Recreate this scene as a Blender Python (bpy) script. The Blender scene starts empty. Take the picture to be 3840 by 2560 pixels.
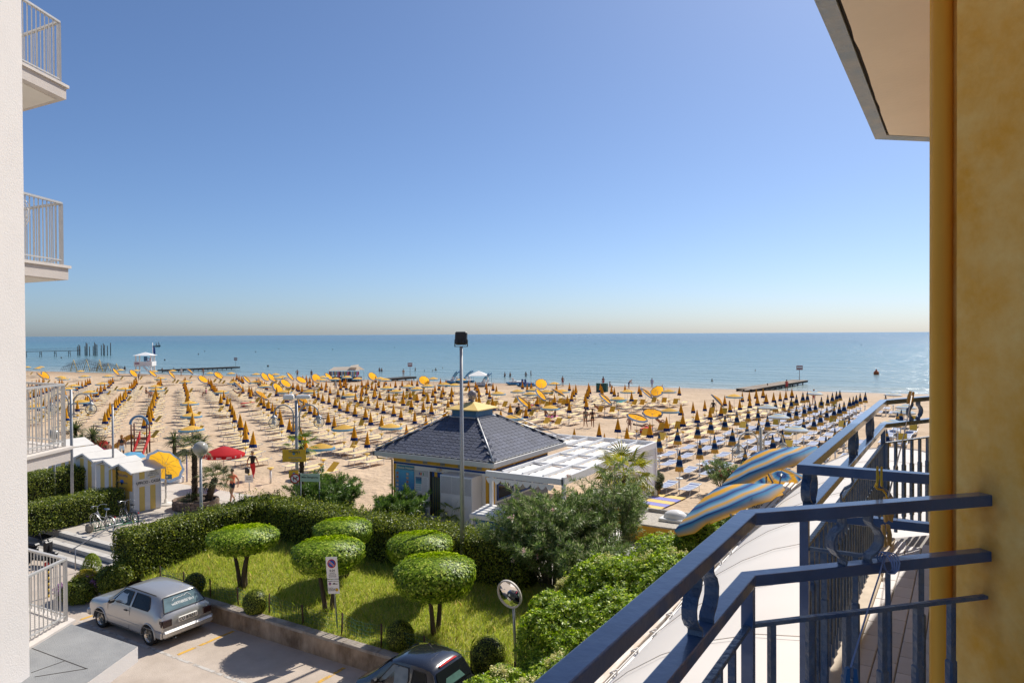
import bpy, bmesh, math, random
import numpy as np
from mathutils import Vector, Matrix
R = math.radians
PI = math.pi
random.seed(7)
rng = np.random.default_rng(11)
scn = bpy.context.scene
COL = scn.collection

# ---------------------------------------------------------------- camera
A = R(31.0)                      # the coast runs along X, the sea lies towards +Y; the camera is turned 31 degrees to it
FPX = 2667.0                     # focal length in photo pixels (3840 wide)
H = 8.4
ROLL = math.atan(18 / 3390.0)
PITCH = -math.atan(28 / FPX)
cd = bpy.data.cameras.new('camera')
cd.sensor_width = 36.0
cd.lens = FPX / 3840 * 36.0
cd.clip_start = 0.05
cd.clip_end = 90000
cam = bpy.data.objects.new('camera', cd)
COL.objects.link(cam)
cam.matrix_world = Matrix.Translation((0, 0, H)) @ Matrix.Rotation(A, 4, 'Z') @ Matrix.Rotation(PI / 2 + PITCH, 4, 'X') @ Matrix.Rotation(-ROLL, 4, 'Z')
scn.camera = cam

# ---------------------------------------------------------------- light
SUN_EL, SUN_AZ = R(48.0), R(7.0)         # azimuth from +Y towards +X
w = bpy.data.worlds.new('World')
scn.world = w
w.use_nodes = True
nt = w.node_tree
bg = nt.nodes['Background']
sky = nt.nodes.new('ShaderNodeTexSky')
sky.sky_type = 'NISHITA'
sky.sun_disc = False
sky.sun_elevation = SUN_EL
sky.sun_rotation = SUN_AZ
sky.altitude = 0
sky.air_density = 0.75
sky.dust_density = 0.85
sky.ozone_density = 7.5
nt.links.new(sky.outputs[0], bg.inputs[0])
bg.inputs[1].default_value = 0.097
sd = bpy.data.lights.new('sun', 'SUN')
sd.energy = 4.6
sd.angle = R(0.55)
sd.color = (1.0, 0.94, 0.85)
sun = bpy.data.objects.new('sun', sd)
COL.objects.link(sun)
sdir = Vector((math.sin(SUN_AZ) * math.cos(SUN_EL), math.cos(SUN_AZ) * math.cos(SUN_EL), math.sin(SUN_EL)))
sun.rotation_euler = sdir.to_track_quat('Z', 'Y').to_euler()
sun.location = (0, 0, 60)
vs = scn.view_settings
vs.view_transform = 'Standard'
vs.look = 'None'
vs.exposure = 0.33
vs.gamma = 1.0
vs.use_curve_mapping = False
scn.cycles.use_denoising = True
scn.cycles.max_bounces = 8
scn.cycles.transparent_max_bounces = 12

# ---------------------------------------------------------------- photo pixel -> place
def ray(px, py):
	x, y = px - 1920, -(py - 1280)
	c, s = math.cos(-ROLL), math.sin(-ROLL)
	x, y = c * x - s * y, s * x + c * y
	c, s = math.cos(PITCH), math.sin(PITCH)
	d = (x, c * FPX - s * y, s * FPX + c * y)
	k = 1 / d[1]
	x, z = d[0] * k, d[2] * k
	return x * math.cos(A) - math.sin(A), x * math.sin(A) + math.cos(A), z
def G(px, py, z=0.0):            # where the line of sight meets the level z
	d = ray(px, py)
	t = (z - H) / d[2]
	return Vector((d[0] * t, d[1] * t, z))
def D(px, py, depth):            # the point at that depth from the camera
	d = ray(px, py)
	return Vector((d[0] * depth, d[1] * depth, H + d[2] * depth))
def XY(x, y, z=0.0):             # camera-aligned plan coordinates (x across, y ahead)
	return Vector((x * math.cos(A) - y * math.sin(A), x * math.sin(A) + y * math.cos(A), z))
def depth_of(p):
	return -p[0] * math.sin(A) + p[1] * math.cos(A)

# ---------------------------------------------------------------- materials
def lin(c):
	return tuple((v / 12.92 if v <= 0.04045 else ((v + 0.055) / 1.055) ** 2.4) for v in c)
def hexc(h):
	return lin(tuple(int(h[i:i + 2], 16) / 255 for i in (0, 2, 4)))
MATS = {}
def mat(name, col, rough=0.6, metal=0.0, var=0.0, vscale=3.0, bump=0.0, bscale=40.0, spec=0.4, col2=None, detail=4.0, stretch=None, coat=0.0, obvar=0.0):
	"""Principled material; var mottles the colour between col and col2 (or a darker col) with noise, bump adds fine relief."""
	if name in MATS:
		return MATS[name]
	m = bpy.data.materials.new(name)
	m.use_nodes = True
	n, l = m.node_tree.nodes, m.node_tree.links
	b = n['Principled BSDF']
	c = (*col, 1)
	b.inputs['Base Color'].default_value = c
	b.inputs['Roughness'].default_value = rough
	b.inputs['Metallic'].default_value = metal
	b.inputs['Specular IOR Level'].default_value = spec
	if coat:
		b.inputs['Coat Weight'].default_value = coat
		b.inputs['Coat Roughness'].default_value = 0.05
	m.diffuse_color = c
	tc = n.new('ShaderNodeTexCoord')
	src = tc.outputs['Object']
	if stretch:
		mp = n.new('ShaderNodeMapping')
		mp.inputs['Scale'].default_value = stretch
		l.new(src, mp.inputs[0])
		src = mp.outputs[0]
	colout = None
	if var or col2:
		no = n.new('ShaderNodeTexNoise')
		no.inputs['Scale'].default_value = vscale
		no.inputs['Detail'].default_value = detail
		no.inputs['Roughness'].default_value = 0.65
		l.new(src, no.inputs['Vector'])
		rp = n.new('ShaderNodeValToRGB')
		rp.color_ramp.elements[0].position = 0.32
		rp.color_ramp.elements[1].position = 0.68
		c2 = col2 or tuple(v * (1 - var) for v in col)
		rp.color_ramp.elements[0].color = (*c2, 1)
		rp.color_ramp.elements[1].color = c
		l.new(no.outputs['Fac'], rp.inputs[0])
		colout = rp.outputs[0]
	if obvar:
		oi = n.new('ShaderNodeObjectInfo')
		hs = n.new('ShaderNodeHueSaturation')
		mr = n.new('ShaderNodeMapRange')
		mr.inputs['To Min'].default_value = 1 - obvar
		mr.inputs['To Max'].default_value = 1 + obvar
		l.new(oi.outputs['Random'], mr.inputs[0])
		l.new(mr.outputs[0], hs.inputs['Value'])
		if colout:
			l.new(colout, hs.inputs['Color'])
		else:
			hs.inputs['Color'].default_value = c
		colout = hs.outputs[0]
	if colout:
		l.new(colout, b.inputs['Base Color'])
	if bump:
		nb = n.new('ShaderNodeTexNoise')
		nb.inputs['Scale'].default_value = bscale
		nb.inputs['Detail'].default_value = 5
		l.new(src, nb.inputs['Vector'])
		bm_ = n.new('ShaderNodeBump')
		bm_.inputs['Strength'].default_value = bump
		bm_.inputs['Distance'].default_value = 0.02
		l.new(nb.outputs['Fac'], bm_.inputs['Height'])
		l.new(bm_.outputs[0], b.inputs['Normal'])
	MATS[name] = m
	return m
def leafmat(name, c1, c2, trans=0.35, rough=0.45, c3=None):
	"""Leaves: colour runs between c1 and c2 by the leaf's own random number (attribute rnd); light passes through."""
	if name in MATS:
		return MATS[name]
	m = bpy.data.materials.new(name)
	m.use_nodes = True
	n, l = m.node_tree.nodes, m.node_tree.links
	b = n['Principled BSDF']
	b.inputs['Roughness'].default_value = rough
	b.inputs['Specular IOR Level'].default_value = 0.28
	at = n.new('ShaderNodeAttribute')
	at.attribute_name = 'rnd'
	rp = n.new('ShaderNodeValToRGB')
	rp.color_ramp.elements[0].color = (*c1, 1)
	rp.color_ramp.elements[1].color = (*c2, 1)
	if c3:
		rp.color_ramp.elements[1].position = 0.78
		e = rp.color_ramp.elements.new(0.94)  # on hedges and shrubs the palest leaves paint in highlights
		e.color = (*c3, 1)
	l.new(at.outputs['Fac'], rp.inputs[0])
	l.new(rp.outputs[0], b.inputs['Base Color'])
	tr = n.new('ShaderNodeBsdfTranslucent')
	br = n.new('ShaderNodeHueSaturation')
	br.inputs['Value'].default_value = 1.6
	br.inputs['Saturation'].default_value = 1.1
	l.new(rp.outputs[0], br.inputs['Color'])
	l.new(br.outputs[0], tr.inputs[0])
	mx = n.new('ShaderNodeMixShader')
	mx.inputs[0].default_value = trans
	l.new(b.outputs[0], mx.inputs[1])
	l.new(tr.outputs[0], mx.inputs[2])
	l.new(mx.outputs[0], n['Material Output'].inputs[0])
	MATS[name] = m
	return m
def clothmat(name, build, rough=0.8, trans=0.35):
	"""Thin canvas that lets some light through; build(nodes, links) returns the colour socket."""
	if name in MATS:
		return MATS[name]
	m = bpy.data.materials.new(name)
	m.use_nodes = True
	n, l = m.node_tree.nodes, m.node_tree.links
	b = n['Principled BSDF']
	b.inputs['Roughness'].default_value = rough
	b.inputs['Specular IOR Level'].default_value = 0.2
	tr = n.new('ShaderNodeBsdfTranslucent')
	mx = n.new('ShaderNodeMixShader')
	mx.inputs[0].default_value = trans
	s = build(n, l)
	if isinstance(s, tuple):
		b.inputs['Base Color'].default_value = (*s, 1)
		tr.inputs[0].default_value = (*s, 1)
	else:
		l.new(s, b.inputs['Base Color'])
		l.new(s, tr.inputs[0])
	l.new(b.outputs[0], mx.inputs[1])
	l.new(tr.outputs[0], mx.inputs[2])
	l.new(mx.outputs[0], n['Material Output'].inputs[0])
	MATS[name] = m
	return m

# ---------------------------------------------------------------- objects
def tag(o, label=None, cat=None, group=None, kind=None):
	if label: o['label'] = label
	if cat: o['category'] = cat
	if group: o['group'] = group
	if kind: o['kind'] = kind
	return o
def empty(name, loc=(0, 0, 0), rz=0.0, label=None, cat=None, group=None):
	o = bpy.data.objects.new(name, None)
	COL.objects.link(o)
	o.empty_display_size = 0.2
	o.location = loc
	o.rotation_euler = (0, 0, rz)
	return tag(o, label, cat, group)
def inst(name, mesh, parent=None, loc=(0, 0, 0), rot=(0, 0, 0), scale=(1, 1, 1)):
	o = bpy.data.objects.new(name, mesh)
	COL.objects.link(o)
	o.parent = parent
	o.location = loc
	o.rotation_euler = rot
	o.scale = scale
	return o
def copy_tree(o, parent=None):
	c = o.copy()
	COL.objects.link(c)
	c.parent = parent
	for ch in list(o.children):
		copy_tree(ch, c)
	return c
class MB:
	"""Collects shapes into one mesh; material index per face."""
	def __init__(self):
		self.v, self.f, self.m, self.s = [], [], [], []
	def add(self, vs, fs, mi=0, smooth=False):
		o = len(self.v)
		self.v += [tuple(p) for p in vs]
		for f in fs:
			self.f.append(tuple(i + o for i in f))
			self.m.append(mi)
			self.s.append(smooth)
		return self
	def box(self, lo, hi, mi=0, mtx=None):
		x0, y0, z0 = lo
		x1, y1, z1 = hi
		p = [(x0, y0, z0), (x1, y0, z0), (x1, y1, z0), (x0, y1, z0), (x0, y0, z1), (x1, y0, z1), (x1, y1, z1), (x0, y1, z1)]
		if mtx is not None:
			p = [mtx @ Vector(q) for q in p]
		return self.add(p, [(0, 3, 2, 1), (4, 5, 6, 7), (0, 1, 5, 4), (1, 2, 6, 5), (2, 3, 7, 6), (3, 0, 4, 7)], mi)
	def cbox(self, lo, hi, c=0.01, mi=0, mtx=None):
		"""Box with chamfered edges."""
		bm = bmesh.new()
		bmesh.ops.create_cube(bm, size=1)
		d = [hi[i] - lo[i] for i in range(3)]
		for q in bm.verts:
			q.co = Vector([lo[i] + (q.co[i] + 0.5) * d[i] for i in range(3)])
		bmesh.ops.bevel(bm, geom=list(bm.edges), offset=min(c, min(d) * 0.45), segments=1, affect='EDGES')
		return self.bm(bm, mi, mtx)
	def bm(self, bm, mi=0, mtx=None, smooth=False):
		bm.verts.index_update()
		vs = [(mtx @ q.co if mtx is not None else q.co.copy()) for q in bm.verts]
		fs = [tuple(q.index for q in f.verts) for f in bm.faces]
		bm.free()
		return self.add(vs, fs, mi, smooth)
	def beam(self, p, q, w, h, up=(0, 0, 1), mi=0):
		"""Rectangular bar from p to q, w across, h along up."""
		p, q = Vector(p), Vector(q)
		d = (q - p).normalized()
		up = Vector(up)
		sx = d.cross(up)
		if sx.length < 1e-4:
			sx = d.cross(Vector((1, 0, 0)))
		sx.normalize()
		uz = sx.cross(d).normalized()
		a, b = sx * w / 2, uz * h / 2
		vs = [p - a - b, p + a - b, p + a + b, p - a + b, q - a - b, q + a - b, q + a + b, q - a + b]
		return self.add(vs, [(0, 1, 2, 3), (7, 6, 5, 4), (0, 4, 5, 1), (1, 5, 6, 2), (2, 6, 7, 3), (3, 7, 4, 0)], mi)
	def tube(self, pts, r, n=8, mi=0, cap=True, smooth=True):
		pts = [Vector(p) for p in pts]
		rs = r if isinstance(r, (list, tuple)) else [r] * len(pts)
		vs, fs = [], []
		ref = None
		for i, p in enumerate(pts):
			d = (pts[min(i + 1, len(pts) - 1)] - pts[max(i - 1, 0)]).normalized()
			if ref is None:
				ref = d.orthogonal().normalized()
			ref = (ref - d * ref.dot(d))
			ref = ref.normalized() if ref.length > 1e-5 else d.orthogonal().normalized()
			b = d.cross(ref)
			for k in range(n):
				a = 2 * PI * k / n
				vs.append(p + (ref * math.cos(a) + b * math.sin(a)) * rs[i])
		for i in range(len(pts) - 1):
			for k in range(n):
				k2 = (k + 1) % n
				fs.append((i * n + k, i * n + k2, (i + 1) * n + k2, (i + 1) * n + k))
		if cap:
			fs.append(tuple(range(n - 1, -1, -1)))
			fs.append(tuple(range((len(pts) - 1) * n, len(pts) * n)))
		return self.add(vs, fs, mi, smooth)
	def cyl(self, c, r, h, n=16, mi=0, r2=None, smooth=True):
		c = Vector(c)
		return self.tube([c, c + Vector((0, 0, h))], [r, r if r2 is None else r2], n, mi, True, smooth)
	def lathe(self, prof, n=16, mi=0, c=(0, 0, 0), mtx=None, smooth=True, arc=2 * PI):
		"""prof: list of (r, z) turned about the vertical through c."""
		vs, fs = [], []
		full = abs(arc - 2 * PI) < 1e-6
		nn = n if full else n + 1
		for r, z in prof:
			for k in range(nn):
				a = arc * k / n
				q = Vector((r * math.cos(a), r * math.sin(a), z))
				vs.append((mtx @ q if mtx is not None else q) + Vector(c))
		for i in range(len(prof) - 1):
			for k in range(n):
				k2 = (k + 1) % nn
				fs.append((i * nn + k, i * nn + k2, (i + 1) * nn + k2, (i + 1) * nn + k))
		return self.add(vs, fs, mi, smooth)
	def ball(self, c, r, n=12, mi=0, sz=None):
		sx, sy, sz_ = sz or (1, 1, 1)
		prof = [(math.cos(-PI / 2 + PI * i / (n // 2)) * r, math.sin(-PI / 2 + PI * i / (n // 2)) * r) for i in range(n // 2 + 1)]
		return self.lathe(prof, n, mi, c, Matrix.Diagonal((sx, sy, sz_)))
	def prism(self, poly, z0, z1, mi=0):
		n = len(poly)
		vs = [(p[0], p[1], z0) for p in poly] + [(p[0], p[1], z1) for p in poly]
		a = sum(poly[i][0] * poly[(i + 1) % n][1] - poly[(i + 1) % n][0] * poly[i][1] for i in range(n))
		fs = [tuple(range(n - 1, -1, -1)), tuple(range(n, 2 * n))] + [(i, (i + 1) % n, n + (i + 1) % n, n + i) for i in range(n)]
		if a < 0:
			fs = [tuple(reversed(f)) for f in fs]
		return self.add(vs, fs, mi)
	def plate(self, poly, nrm, t, mi=0):
		"""Flat polygon of 3-D points given thickness t along -nrm."""
		nrm = Vector(nrm).normalized()
		n = len(poly)
		poly = [Vector(p) for p in poly]
		vs = poly + [p - nrm * t for p in poly]
		fs = [tuple(range(n)), tuple(range(2 * n - 1, n - 1, -1))] + [((i + 1) % n, i, n + i, n + (i + 1) % n) for i in range(n)]
		return self.add(vs, fs, mi)
	def quad(self, a, b, c, d, mi=0):
		return self.add([a, b, c, d], [(0, 1, 2, 3)], mi)
	def mesh(self, name, mats):
		me = bpy.data.meshes.new(name)
		me.from_pydata(self.v, [], self.f)
		for m in (mats if isinstance(mats, (list, tuple)) else [mats]):
			me.materials.append(m)
		me.polygons.foreach_set('material_index', self.m)
		me.polygons.foreach_set('use_smooth', self.s)
		me.update()
		return me
	def build(self, name, mats, parent=None, loc=(0, 0, 0), rz=0.0, label=None, cat=None, group=None, kind=None):
		o = inst(name, self.mesh(name, mats), parent, loc, (0, 0, rz))
		return tag(o, label, cat, group, kind)
def soup(name, V, F4, mats, rnd=None, mi=None, smooth=False):
	"""Mesh from numpy arrays: V (n,3), F4 (m,4) quads."""
	me = bpy.data.meshes.new(name)
	V = np.asarray(V, np.float32)
	F4 = np.asarray(F4, np.int32)
	k = F4.shape[1]
	me.vertices.add(len(V))
	me.vertices.foreach_set('co', V.ravel())
	me.loops.add(F4.size)
	me.loops.foreach_set('vertex_index', F4.ravel())
	me.polygons.add(len(F4))
	me.polygons.foreach_set('loop_start', np.arange(0, F4.size, k, dtype=np.int32))
	me.polygons.foreach_set('loop_total', np.full(len(F4), k, np.int32))
	if mi is not None:
		me.polygons.foreach_set('material_index', np.asarray(mi, np.int32))
	if smooth:
		me.polygons.foreach_set('use_smooth', np.ones(len(F4), bool))
	for m in (mats if isinstance(mats, (list, tuple)) else [mats]):
		me.materials.append(m)
	me.update(calc_edges=True)
	if rnd is not None:
		a = me.attributes.new('rnd', 'FLOAT', 'POINT')
		a.data.foreach_set('value', np.asarray(rnd, np.float32))
	return me
def leaves(P, N, ln, wd, tilt=0.6, up=0.25, seed=0, jit=0.25):
	"""A four-cornered folded leaf at each point P, roughly facing N. Returns V, F, rnd for soup()."""
	r = np.random.default_rng(seed)
	n = len(P)
	N = N + r.normal(0, tilt, (n, 3)) + np.array([0, 0, up])
	N /= np.linalg.norm(N, axis=1)[:, None] + 1e-9
	T = np.cross(N, r.normal(0, 1, (n, 3)))
	T /= np.linalg.norm(T, axis=1)[:, None] + 1e-9
	B = np.cross(N, T)
	L = (ln * (1 + r.normal(0, jit, n)).clip(0.4, 1.8))[:, None]
	Wd = (wd * (1 + r.normal(0, jit, n)).clip(0.4, 1.8))[:, None]
	a = P - T * L * 0.5
	c = P + T * L * 0.5 - N * L * 0.10
	b = P + B * Wd * 0.5 + N * Wd * 0.12
	d = P - B * Wd * 0.5 + N * Wd * 0.12
	V = np.stack([a, b, c, d], 1).reshape(-1, 3)
	F = np.arange(4 * n).reshape(-1, 4)
	return V, F, np.repeat(r.random(n), 4)
def merge(parts):
	V, F, Q = [], [], []
	o = 0
	for v, f, q in parts:
		V.append(v)
		F.append(f + o)
		Q.append(q)
		o += len(v)
	return np.concatenate(V), np.concatenate(F), np.concatenate(Q)
def text(parent, s, origin, xdir, ydir, size, m, align='CENTER', name='lettering', off=0.004, bold=False, squash=1.0, shear=0.0):
	"""Raised lettering; origin in the parent's frame, reading along xdir with ydir up."""
	cu = bpy.data.curves.new(name, 'FONT')
	cu.body = s
	cu.size = size
	cu.align_x = align
	cu.align_y = 'CENTER'
	cu.extrude = 0.001
	cu.shear = shear
	cu.resolution_u = 2
	if bold:
		cu.offset = size * 0.018
	cu.materials.append(m)
	tmp = bpy.data.objects.new('lettering_curve', cu)
	me = bpy.data.meshes.new_from_object(tmp)
	bpy.data.objects.remove(tmp)
	o = bpy.data.objects.new(name, me)
	COL.objects.link(o)
	o.parent = parent
	x, y = Vector(xdir).normalized(), Vector(ydir).normalized()
	z = x.cross(y)
	mt = Matrix((x * squash, y, z)).transposed().to_4x4()
	mt.translation = Vector(origin) + z * off
	o.matrix_local = mt
	return o
def frame2(p, q):
	"""Yaw of the direction p->q."""
	return math.atan2(q[1] - p[1], q[0] - p[0])
def boolean_cut(mesh, cutters):
	"""mesh minus each cutter mesh, evaluated once."""
	o = bpy.data.objects.new('cutting', mesh)
	COL.objects.link(o)
	tmp = []
	for c in cutters:
		co = bpy.data.objects.new('cutter', c)
		COL.objects.link(co)
		tmp.append(co)
		md = o.modifiers.new('b', 'BOOLEAN')
		md.operation = 'DIFFERENCE'
		md.solver = 'EXACT'
		md.object = co
	dg = bpy.context.evaluated_depsgraph_get()
	me = bpy.data.meshes.new_from_object(o.evaluated_get(dg))
	for t in tmp + [o]:
		bpy.data.objects.remove(t)
	return me
# ================================================================ ground, sand and sea
SEA_Z = -0.35
shore_pts = [G(px, py, SEA_Z) for px, py in ((96, 1391), (650, 1403), (2174, 1442), (2821, 1461), (3490, 1480))]
sx_ = np.array([p.x for p in shore_pts])
sy_ = np.array([p.y for p in shore_pts])
o_ = np.argsort(sx_)
SK = np.polyfit(sx_, sy_, 1)
def shore(u):
	return SK[0] * u + SK[1]
def sand_z(u, v):
	d = v - shore(u)
	return np.interp(d, [-400, -16, -5, 0, 8, 40], [0, 0, -0.12, SEA_Z, -0.75, -2.2])

def sand_material():
	m = bpy.data.materials.new('beach_sand')
	m.use_nodes = True
	n, l = m.node_tree.nodes, m.node_tree.links
	b = n['Principled BSDF']
	b.inputs['Specular IOR Level'].default_value = 0.2
	tc = n.new('ShaderNodeTexCoord')
	P = tc.outputs['Object']
	def noise(scale, det=4):
		q = n.new('ShaderNodeTexNoise')
		q.inputs['Scale'].default_value = scale
		q.inputs['Detail'].default_value = det
		l.new(P, q.inputs['Vector'])
		return q.outputs['Fac']
	rp = n.new('ShaderNodeValToRGB')
	rp.color_ramp.elements[0].position, rp.color_ramp.elements[1].position = 0.3, 0.7
	rp.color_ramp.elements[0].color = (0.44, 0.325, 0.215, 1)
	rp.color_ramp.elements[1].color = (0.59, 0.445, 0.305, 1)
	l.new(noise(0.35, 8), rp.inputs[0])
	# damp sand near the water line (a property of the beach: distance from the shore)
	sep = n.new('ShaderNodeSeparateXYZ')
	l.new(P, sep.inputs[0])
	def mth(op, a, b_):
		q = n.new('ShaderNodeMath')
		q.operation = op
		for i, x in enumerate((a, b_)):
			if isinstance(x, (int, float)):
				q.inputs[i].default_value = x
			else:
				l.new(x, q.inputs[i])
		return q.outputs[0]
	dist = mth('SUBTRACT', sep.outputs['Y'], mth('ADD', mth('MULTIPLY', sep.outputs['X'], float(SK[0])), float(SK[1])))
	dist = mth('ADD', dist, mth('MULTIPLY', noise(0.15, 3), 5.0))
	wet = n.new('ShaderNodeMapRange')
	wet.inputs['From Min'].default_value = -17
	wet.inputs['From Max'].default_value = 1.0
	l.new(dist, wet.inputs[0])
	mx = n.new('ShaderNodeMix')
	mx.data_type = 'RGBA'
	l.new(wet.outputs[0], mx.inputs['Factor'])
	l.new(rp.outputs[0], mx.inputs['A'])
	mx.inputs['B'].default_value = (0.33, 0.22, 0.125, 1)
	l.new(mx.outputs['Result'], b.inputs['Base Color'])
	rr = n.new('ShaderNodeMapRange')
	rr.inputs['To Min'].default_value = 0.95
	rr.inputs['To Max'].default_value = 0.5
	l.new(wet.outputs[0], rr.inputs[0])
	l.new(rr.outputs[0], b.inputs['Roughness'])
	vo = n.new('ShaderNodeTexVoronoi')
	vo.inputs['Scale'].default_value = 1.7
	vo.feature = 'SMOOTH_F1'
	l.new(P, vo.inputs['Vector'])
	hsum = mth('ADD', mth('MULTIPLY', vo.outputs['Distance'], 0.8), mth('MULTIPLY', noise(3.2, 6), 1.0))
	bp = n.new('ShaderNodeBump')
	bp.inputs['Strength'].default_value = 1.0
	bp.inputs['Distance'].default_value = 0.13
	l.new(hsum, bp.inputs['Height'])
	l.new(bp.outputs[0], b.inputs['Normal'])
	return m
us = np.concatenate([np.linspace(-700, -160, 14), np.linspace(-150, 60, 71), np.linspace(70, 500, 12)])
ds = np.concatenate([np.linspace(0, 1, 40)])
vsn = []
V = []
for t in ds:
	for u_ in us:
		v0, v1 = 24.8, shore(u_) + 30
		v_ = v0 + (v1 - v0) * t
		V.append((u_, v_, float(sand_z(u_, v_)) + (0.03 * math.sin(u_ * 0.9 + v_ * 0.5) + 0.03 * math.sin(v_ * 1.3 - u_ * 0.4)) * (0.02 < t < 0.7)))
nu = len(us)
F = [(j * nu + i, j * nu + i + 1, (j + 1) * nu + i + 1, (j + 1) * nu + i) for j in range(len(ds) - 1) for i in range(nu - 1)]
o = inst('sand_beach', soup('sand_beach', V, F, sand_material(), smooth=True))
tag(o, 'wide pale golden sand beach reaching to the water', 'beach', kind='structure')

def sea_material():
	m = bpy.data.materials.new('sea_water')
	m.use_nodes = True
	n, l = m.node_tree.nodes, m.node_tree.links
	b = n['Principled BSDF']
	b.inputs['Roughness'].default_value = 0.2
	b.inputs['IOR'].default_value = 1.33
	b.inputs['Specular IOR Level'].default_value = 0.28
	tc = n.new('ShaderNodeTexCoord')
	P = tc.outputs['Object']
	sep = n.new('ShaderNodeSeparateXYZ')
	l.new(P, sep.inputs[0])
	def mth(op, a, b_):
		q = n.new('ShaderNodeMath')
		q.operation = op
		for i, x in enumerate((a, b_)):
			if isinstance(x, (int, float)):
				q.inputs[i].default_value = x
			else:
				l.new(x, q.inputs[i])
		return q.outputs[0]
	def noise(vec, scale, det=3, sc=(1, 1, 1)):
		mp = n.new('ShaderNodeMapping')
		mp.inputs['Scale'].default_value = sc
		mp.inputs['Rotation'].default_value = (0, 0, R(-14))
		l.new(vec, mp.inputs[0])
		q = n.new('ShaderNodeTexNoise')
		q.inputs['Scale'].default_value = scale
		q.inputs['Detail'].default_value = det
		l.new(mp.outputs[0], q.inputs['Vector'])
		return q.outputs['Fac']
	dist = mth('SUBTRACT', sep.outputs['Y'], mth('ADD', mth('MULTIPLY', sep.outputs['X'], float(SK[0])), float(SK[1])))
	dn = mth('ADD', dist, mth('MULTIPLY', mth('SUBTRACT', noise(P, 0.02, 4, (0.25, 1, 1)), 0.5), 90.0))
	rp = n.new('ShaderNodeValToRGB')
	cr = rp.color_ramp
	cr.elements[0].position, cr.elements[0].color = 0.0, (0.22, 0.27, 0.24, 1)
	cr.elements[1].position, cr.elements[1].color = 1.0, (0.062, 0.135, 0.175, 1)
	for p_, c_ in ((0.02, (0.15, 0.235, 0.24)), (0.10, (0.105, 0.205, 0.225)), (0.30, (0.060, 0.165, 0.195)), (0.65, (0.042, 0.125, 0.165))):
		e = cr.elements.new(p_)
		e.color = (*c_, 1)
	mr = n.new('ShaderNodeMapRange')
	mr.inputs['From Min'].default_value = 0
	mr.inputs['From Max'].default_value = 900
	l.new(dn, mr.inputs[0])
	l.new(mr.outputs[0], rp.inputs[0])
	# thin broken foam along the shore
	fo = mth('MULTIPLY', mth('GREATER_THAN', noise(P, 0.5, 4, (0.25, 1.4, 1)), 0.58), mth('LESS_THAN', dist, 5.0))
	mx = n.new('ShaderNodeMix')
	mx.data_type = 'RGBA'
	l.new(mth('MULTIPLY', fo, 0.6), mx.inputs['Factor'])
	l.new(rp.outputs[0], mx.inputs['A'])
	mx.inputs['B'].default_value = (0.75, 0.76, 0.74, 1)
	l.new(mx.outputs['Result'], b.inputs['Base Color'])
	h = mth('ADD', mth('MULTIPLY', noise(P, 0.55, 4, (0.35, 1.5, 1)), 0.9), mth('MULTIPLY', noise(P, 0.09, 3, (0.3, 1.6, 1)), 2.2))
	bp = n.new('ShaderNodeBump')
	bp.inputs['Strength'].default_value = 1.0
	bp.inputs['Distance'].default_value = 0.7
	l.new(h, bp.inputs['Height'])
	l.new(bp.outputs[0], b.inputs['Normal'])
	return m
mb = MB()
mb.add([(-45000, shore(-45000) - 3 if False else 60, SEA_Z), (45000, 60, SEA_Z), (45000, 42000, SEA_Z), (-45000, 42000, SEA_Z)], [(0, 1, 2, 3)])
mb.build('sea', sea_material(), label='calm blue green sea reaching to the horizon', cat='sea', kind='structure')

# ---- made ground
M_asph = mat('car_park_asphalt', (0.52, 0.44, 0.365), 0.92, var=0.22, vscale=1.3, bump=0.5, bscale=55, col2=(0.41, 0.34, 0.275), detail=10)
M_prom = mat('promenade_concrete', (0.52, 0.465, 0.40), 0.85, var=0.18, vscale=1.1, bump=0.25, bscale=40, detail=8)
M_slab = mat('promenade_slab', (0.55, 0.49, 0.42), 0.85, var=0.14, vscale=1.5, bump=0.25, bscale=40, detail=8, obvar=0.06)
M_earth = mat('bare_earth', (0.16, 0.12, 0.08), 0.95, var=0.35, vscale=1.2, bump=0.6, bscale=12)
mb = MB()
mb.add([(-700, -90, -0.53), (500, -90, -0.53), (500, 26, -0.53), (-700, 26, -0.53)], [(0, 1, 2, 3)])
mb.build('ground', M_earth, label='bare earth under the gardens and hotels', cat='ground', kind='structure')
mb = MB()
mb.add([(-60, 2, -0.5), (-4, 2, -0.5), (-4, 14.2, -0.5), (-26, 14.2, -0.5), (-26, 16, -0.5), (-60, 16, -0.5)], [(0, 1, 2, 3, 4, 5)])
mb.build('car_park', M_asph, label='sunlit beige grey asphalt car park below the garden wall', cat='car park', kind='structure')
mb = MB()
mb.prism([(-220, 16.2), (-26.0, 16.2), (-26.0, 19.9), (200, 19.9), (200, 24.9), (-220, 24.9)], -0.3, 0.0)
prom = mb.build('promenade', M_prom, label='pale concrete promenade between the hedges and the sand', cat='promenade', kind='structure')
for i in range(12):
	for j in range(5):
		u0, v0 = -43 + i * 1.5, 17.2 + j * 1.52
		mb = MB()
		mb.cbox((u0 + 0.012, v0 + 0.012, 0.001), (u0 + 1.488, v0 + 1.508, 0.022 + 0.004 * random.random()), 0.008)
		mb.build('paving_slab', M_slab, prom)
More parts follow.
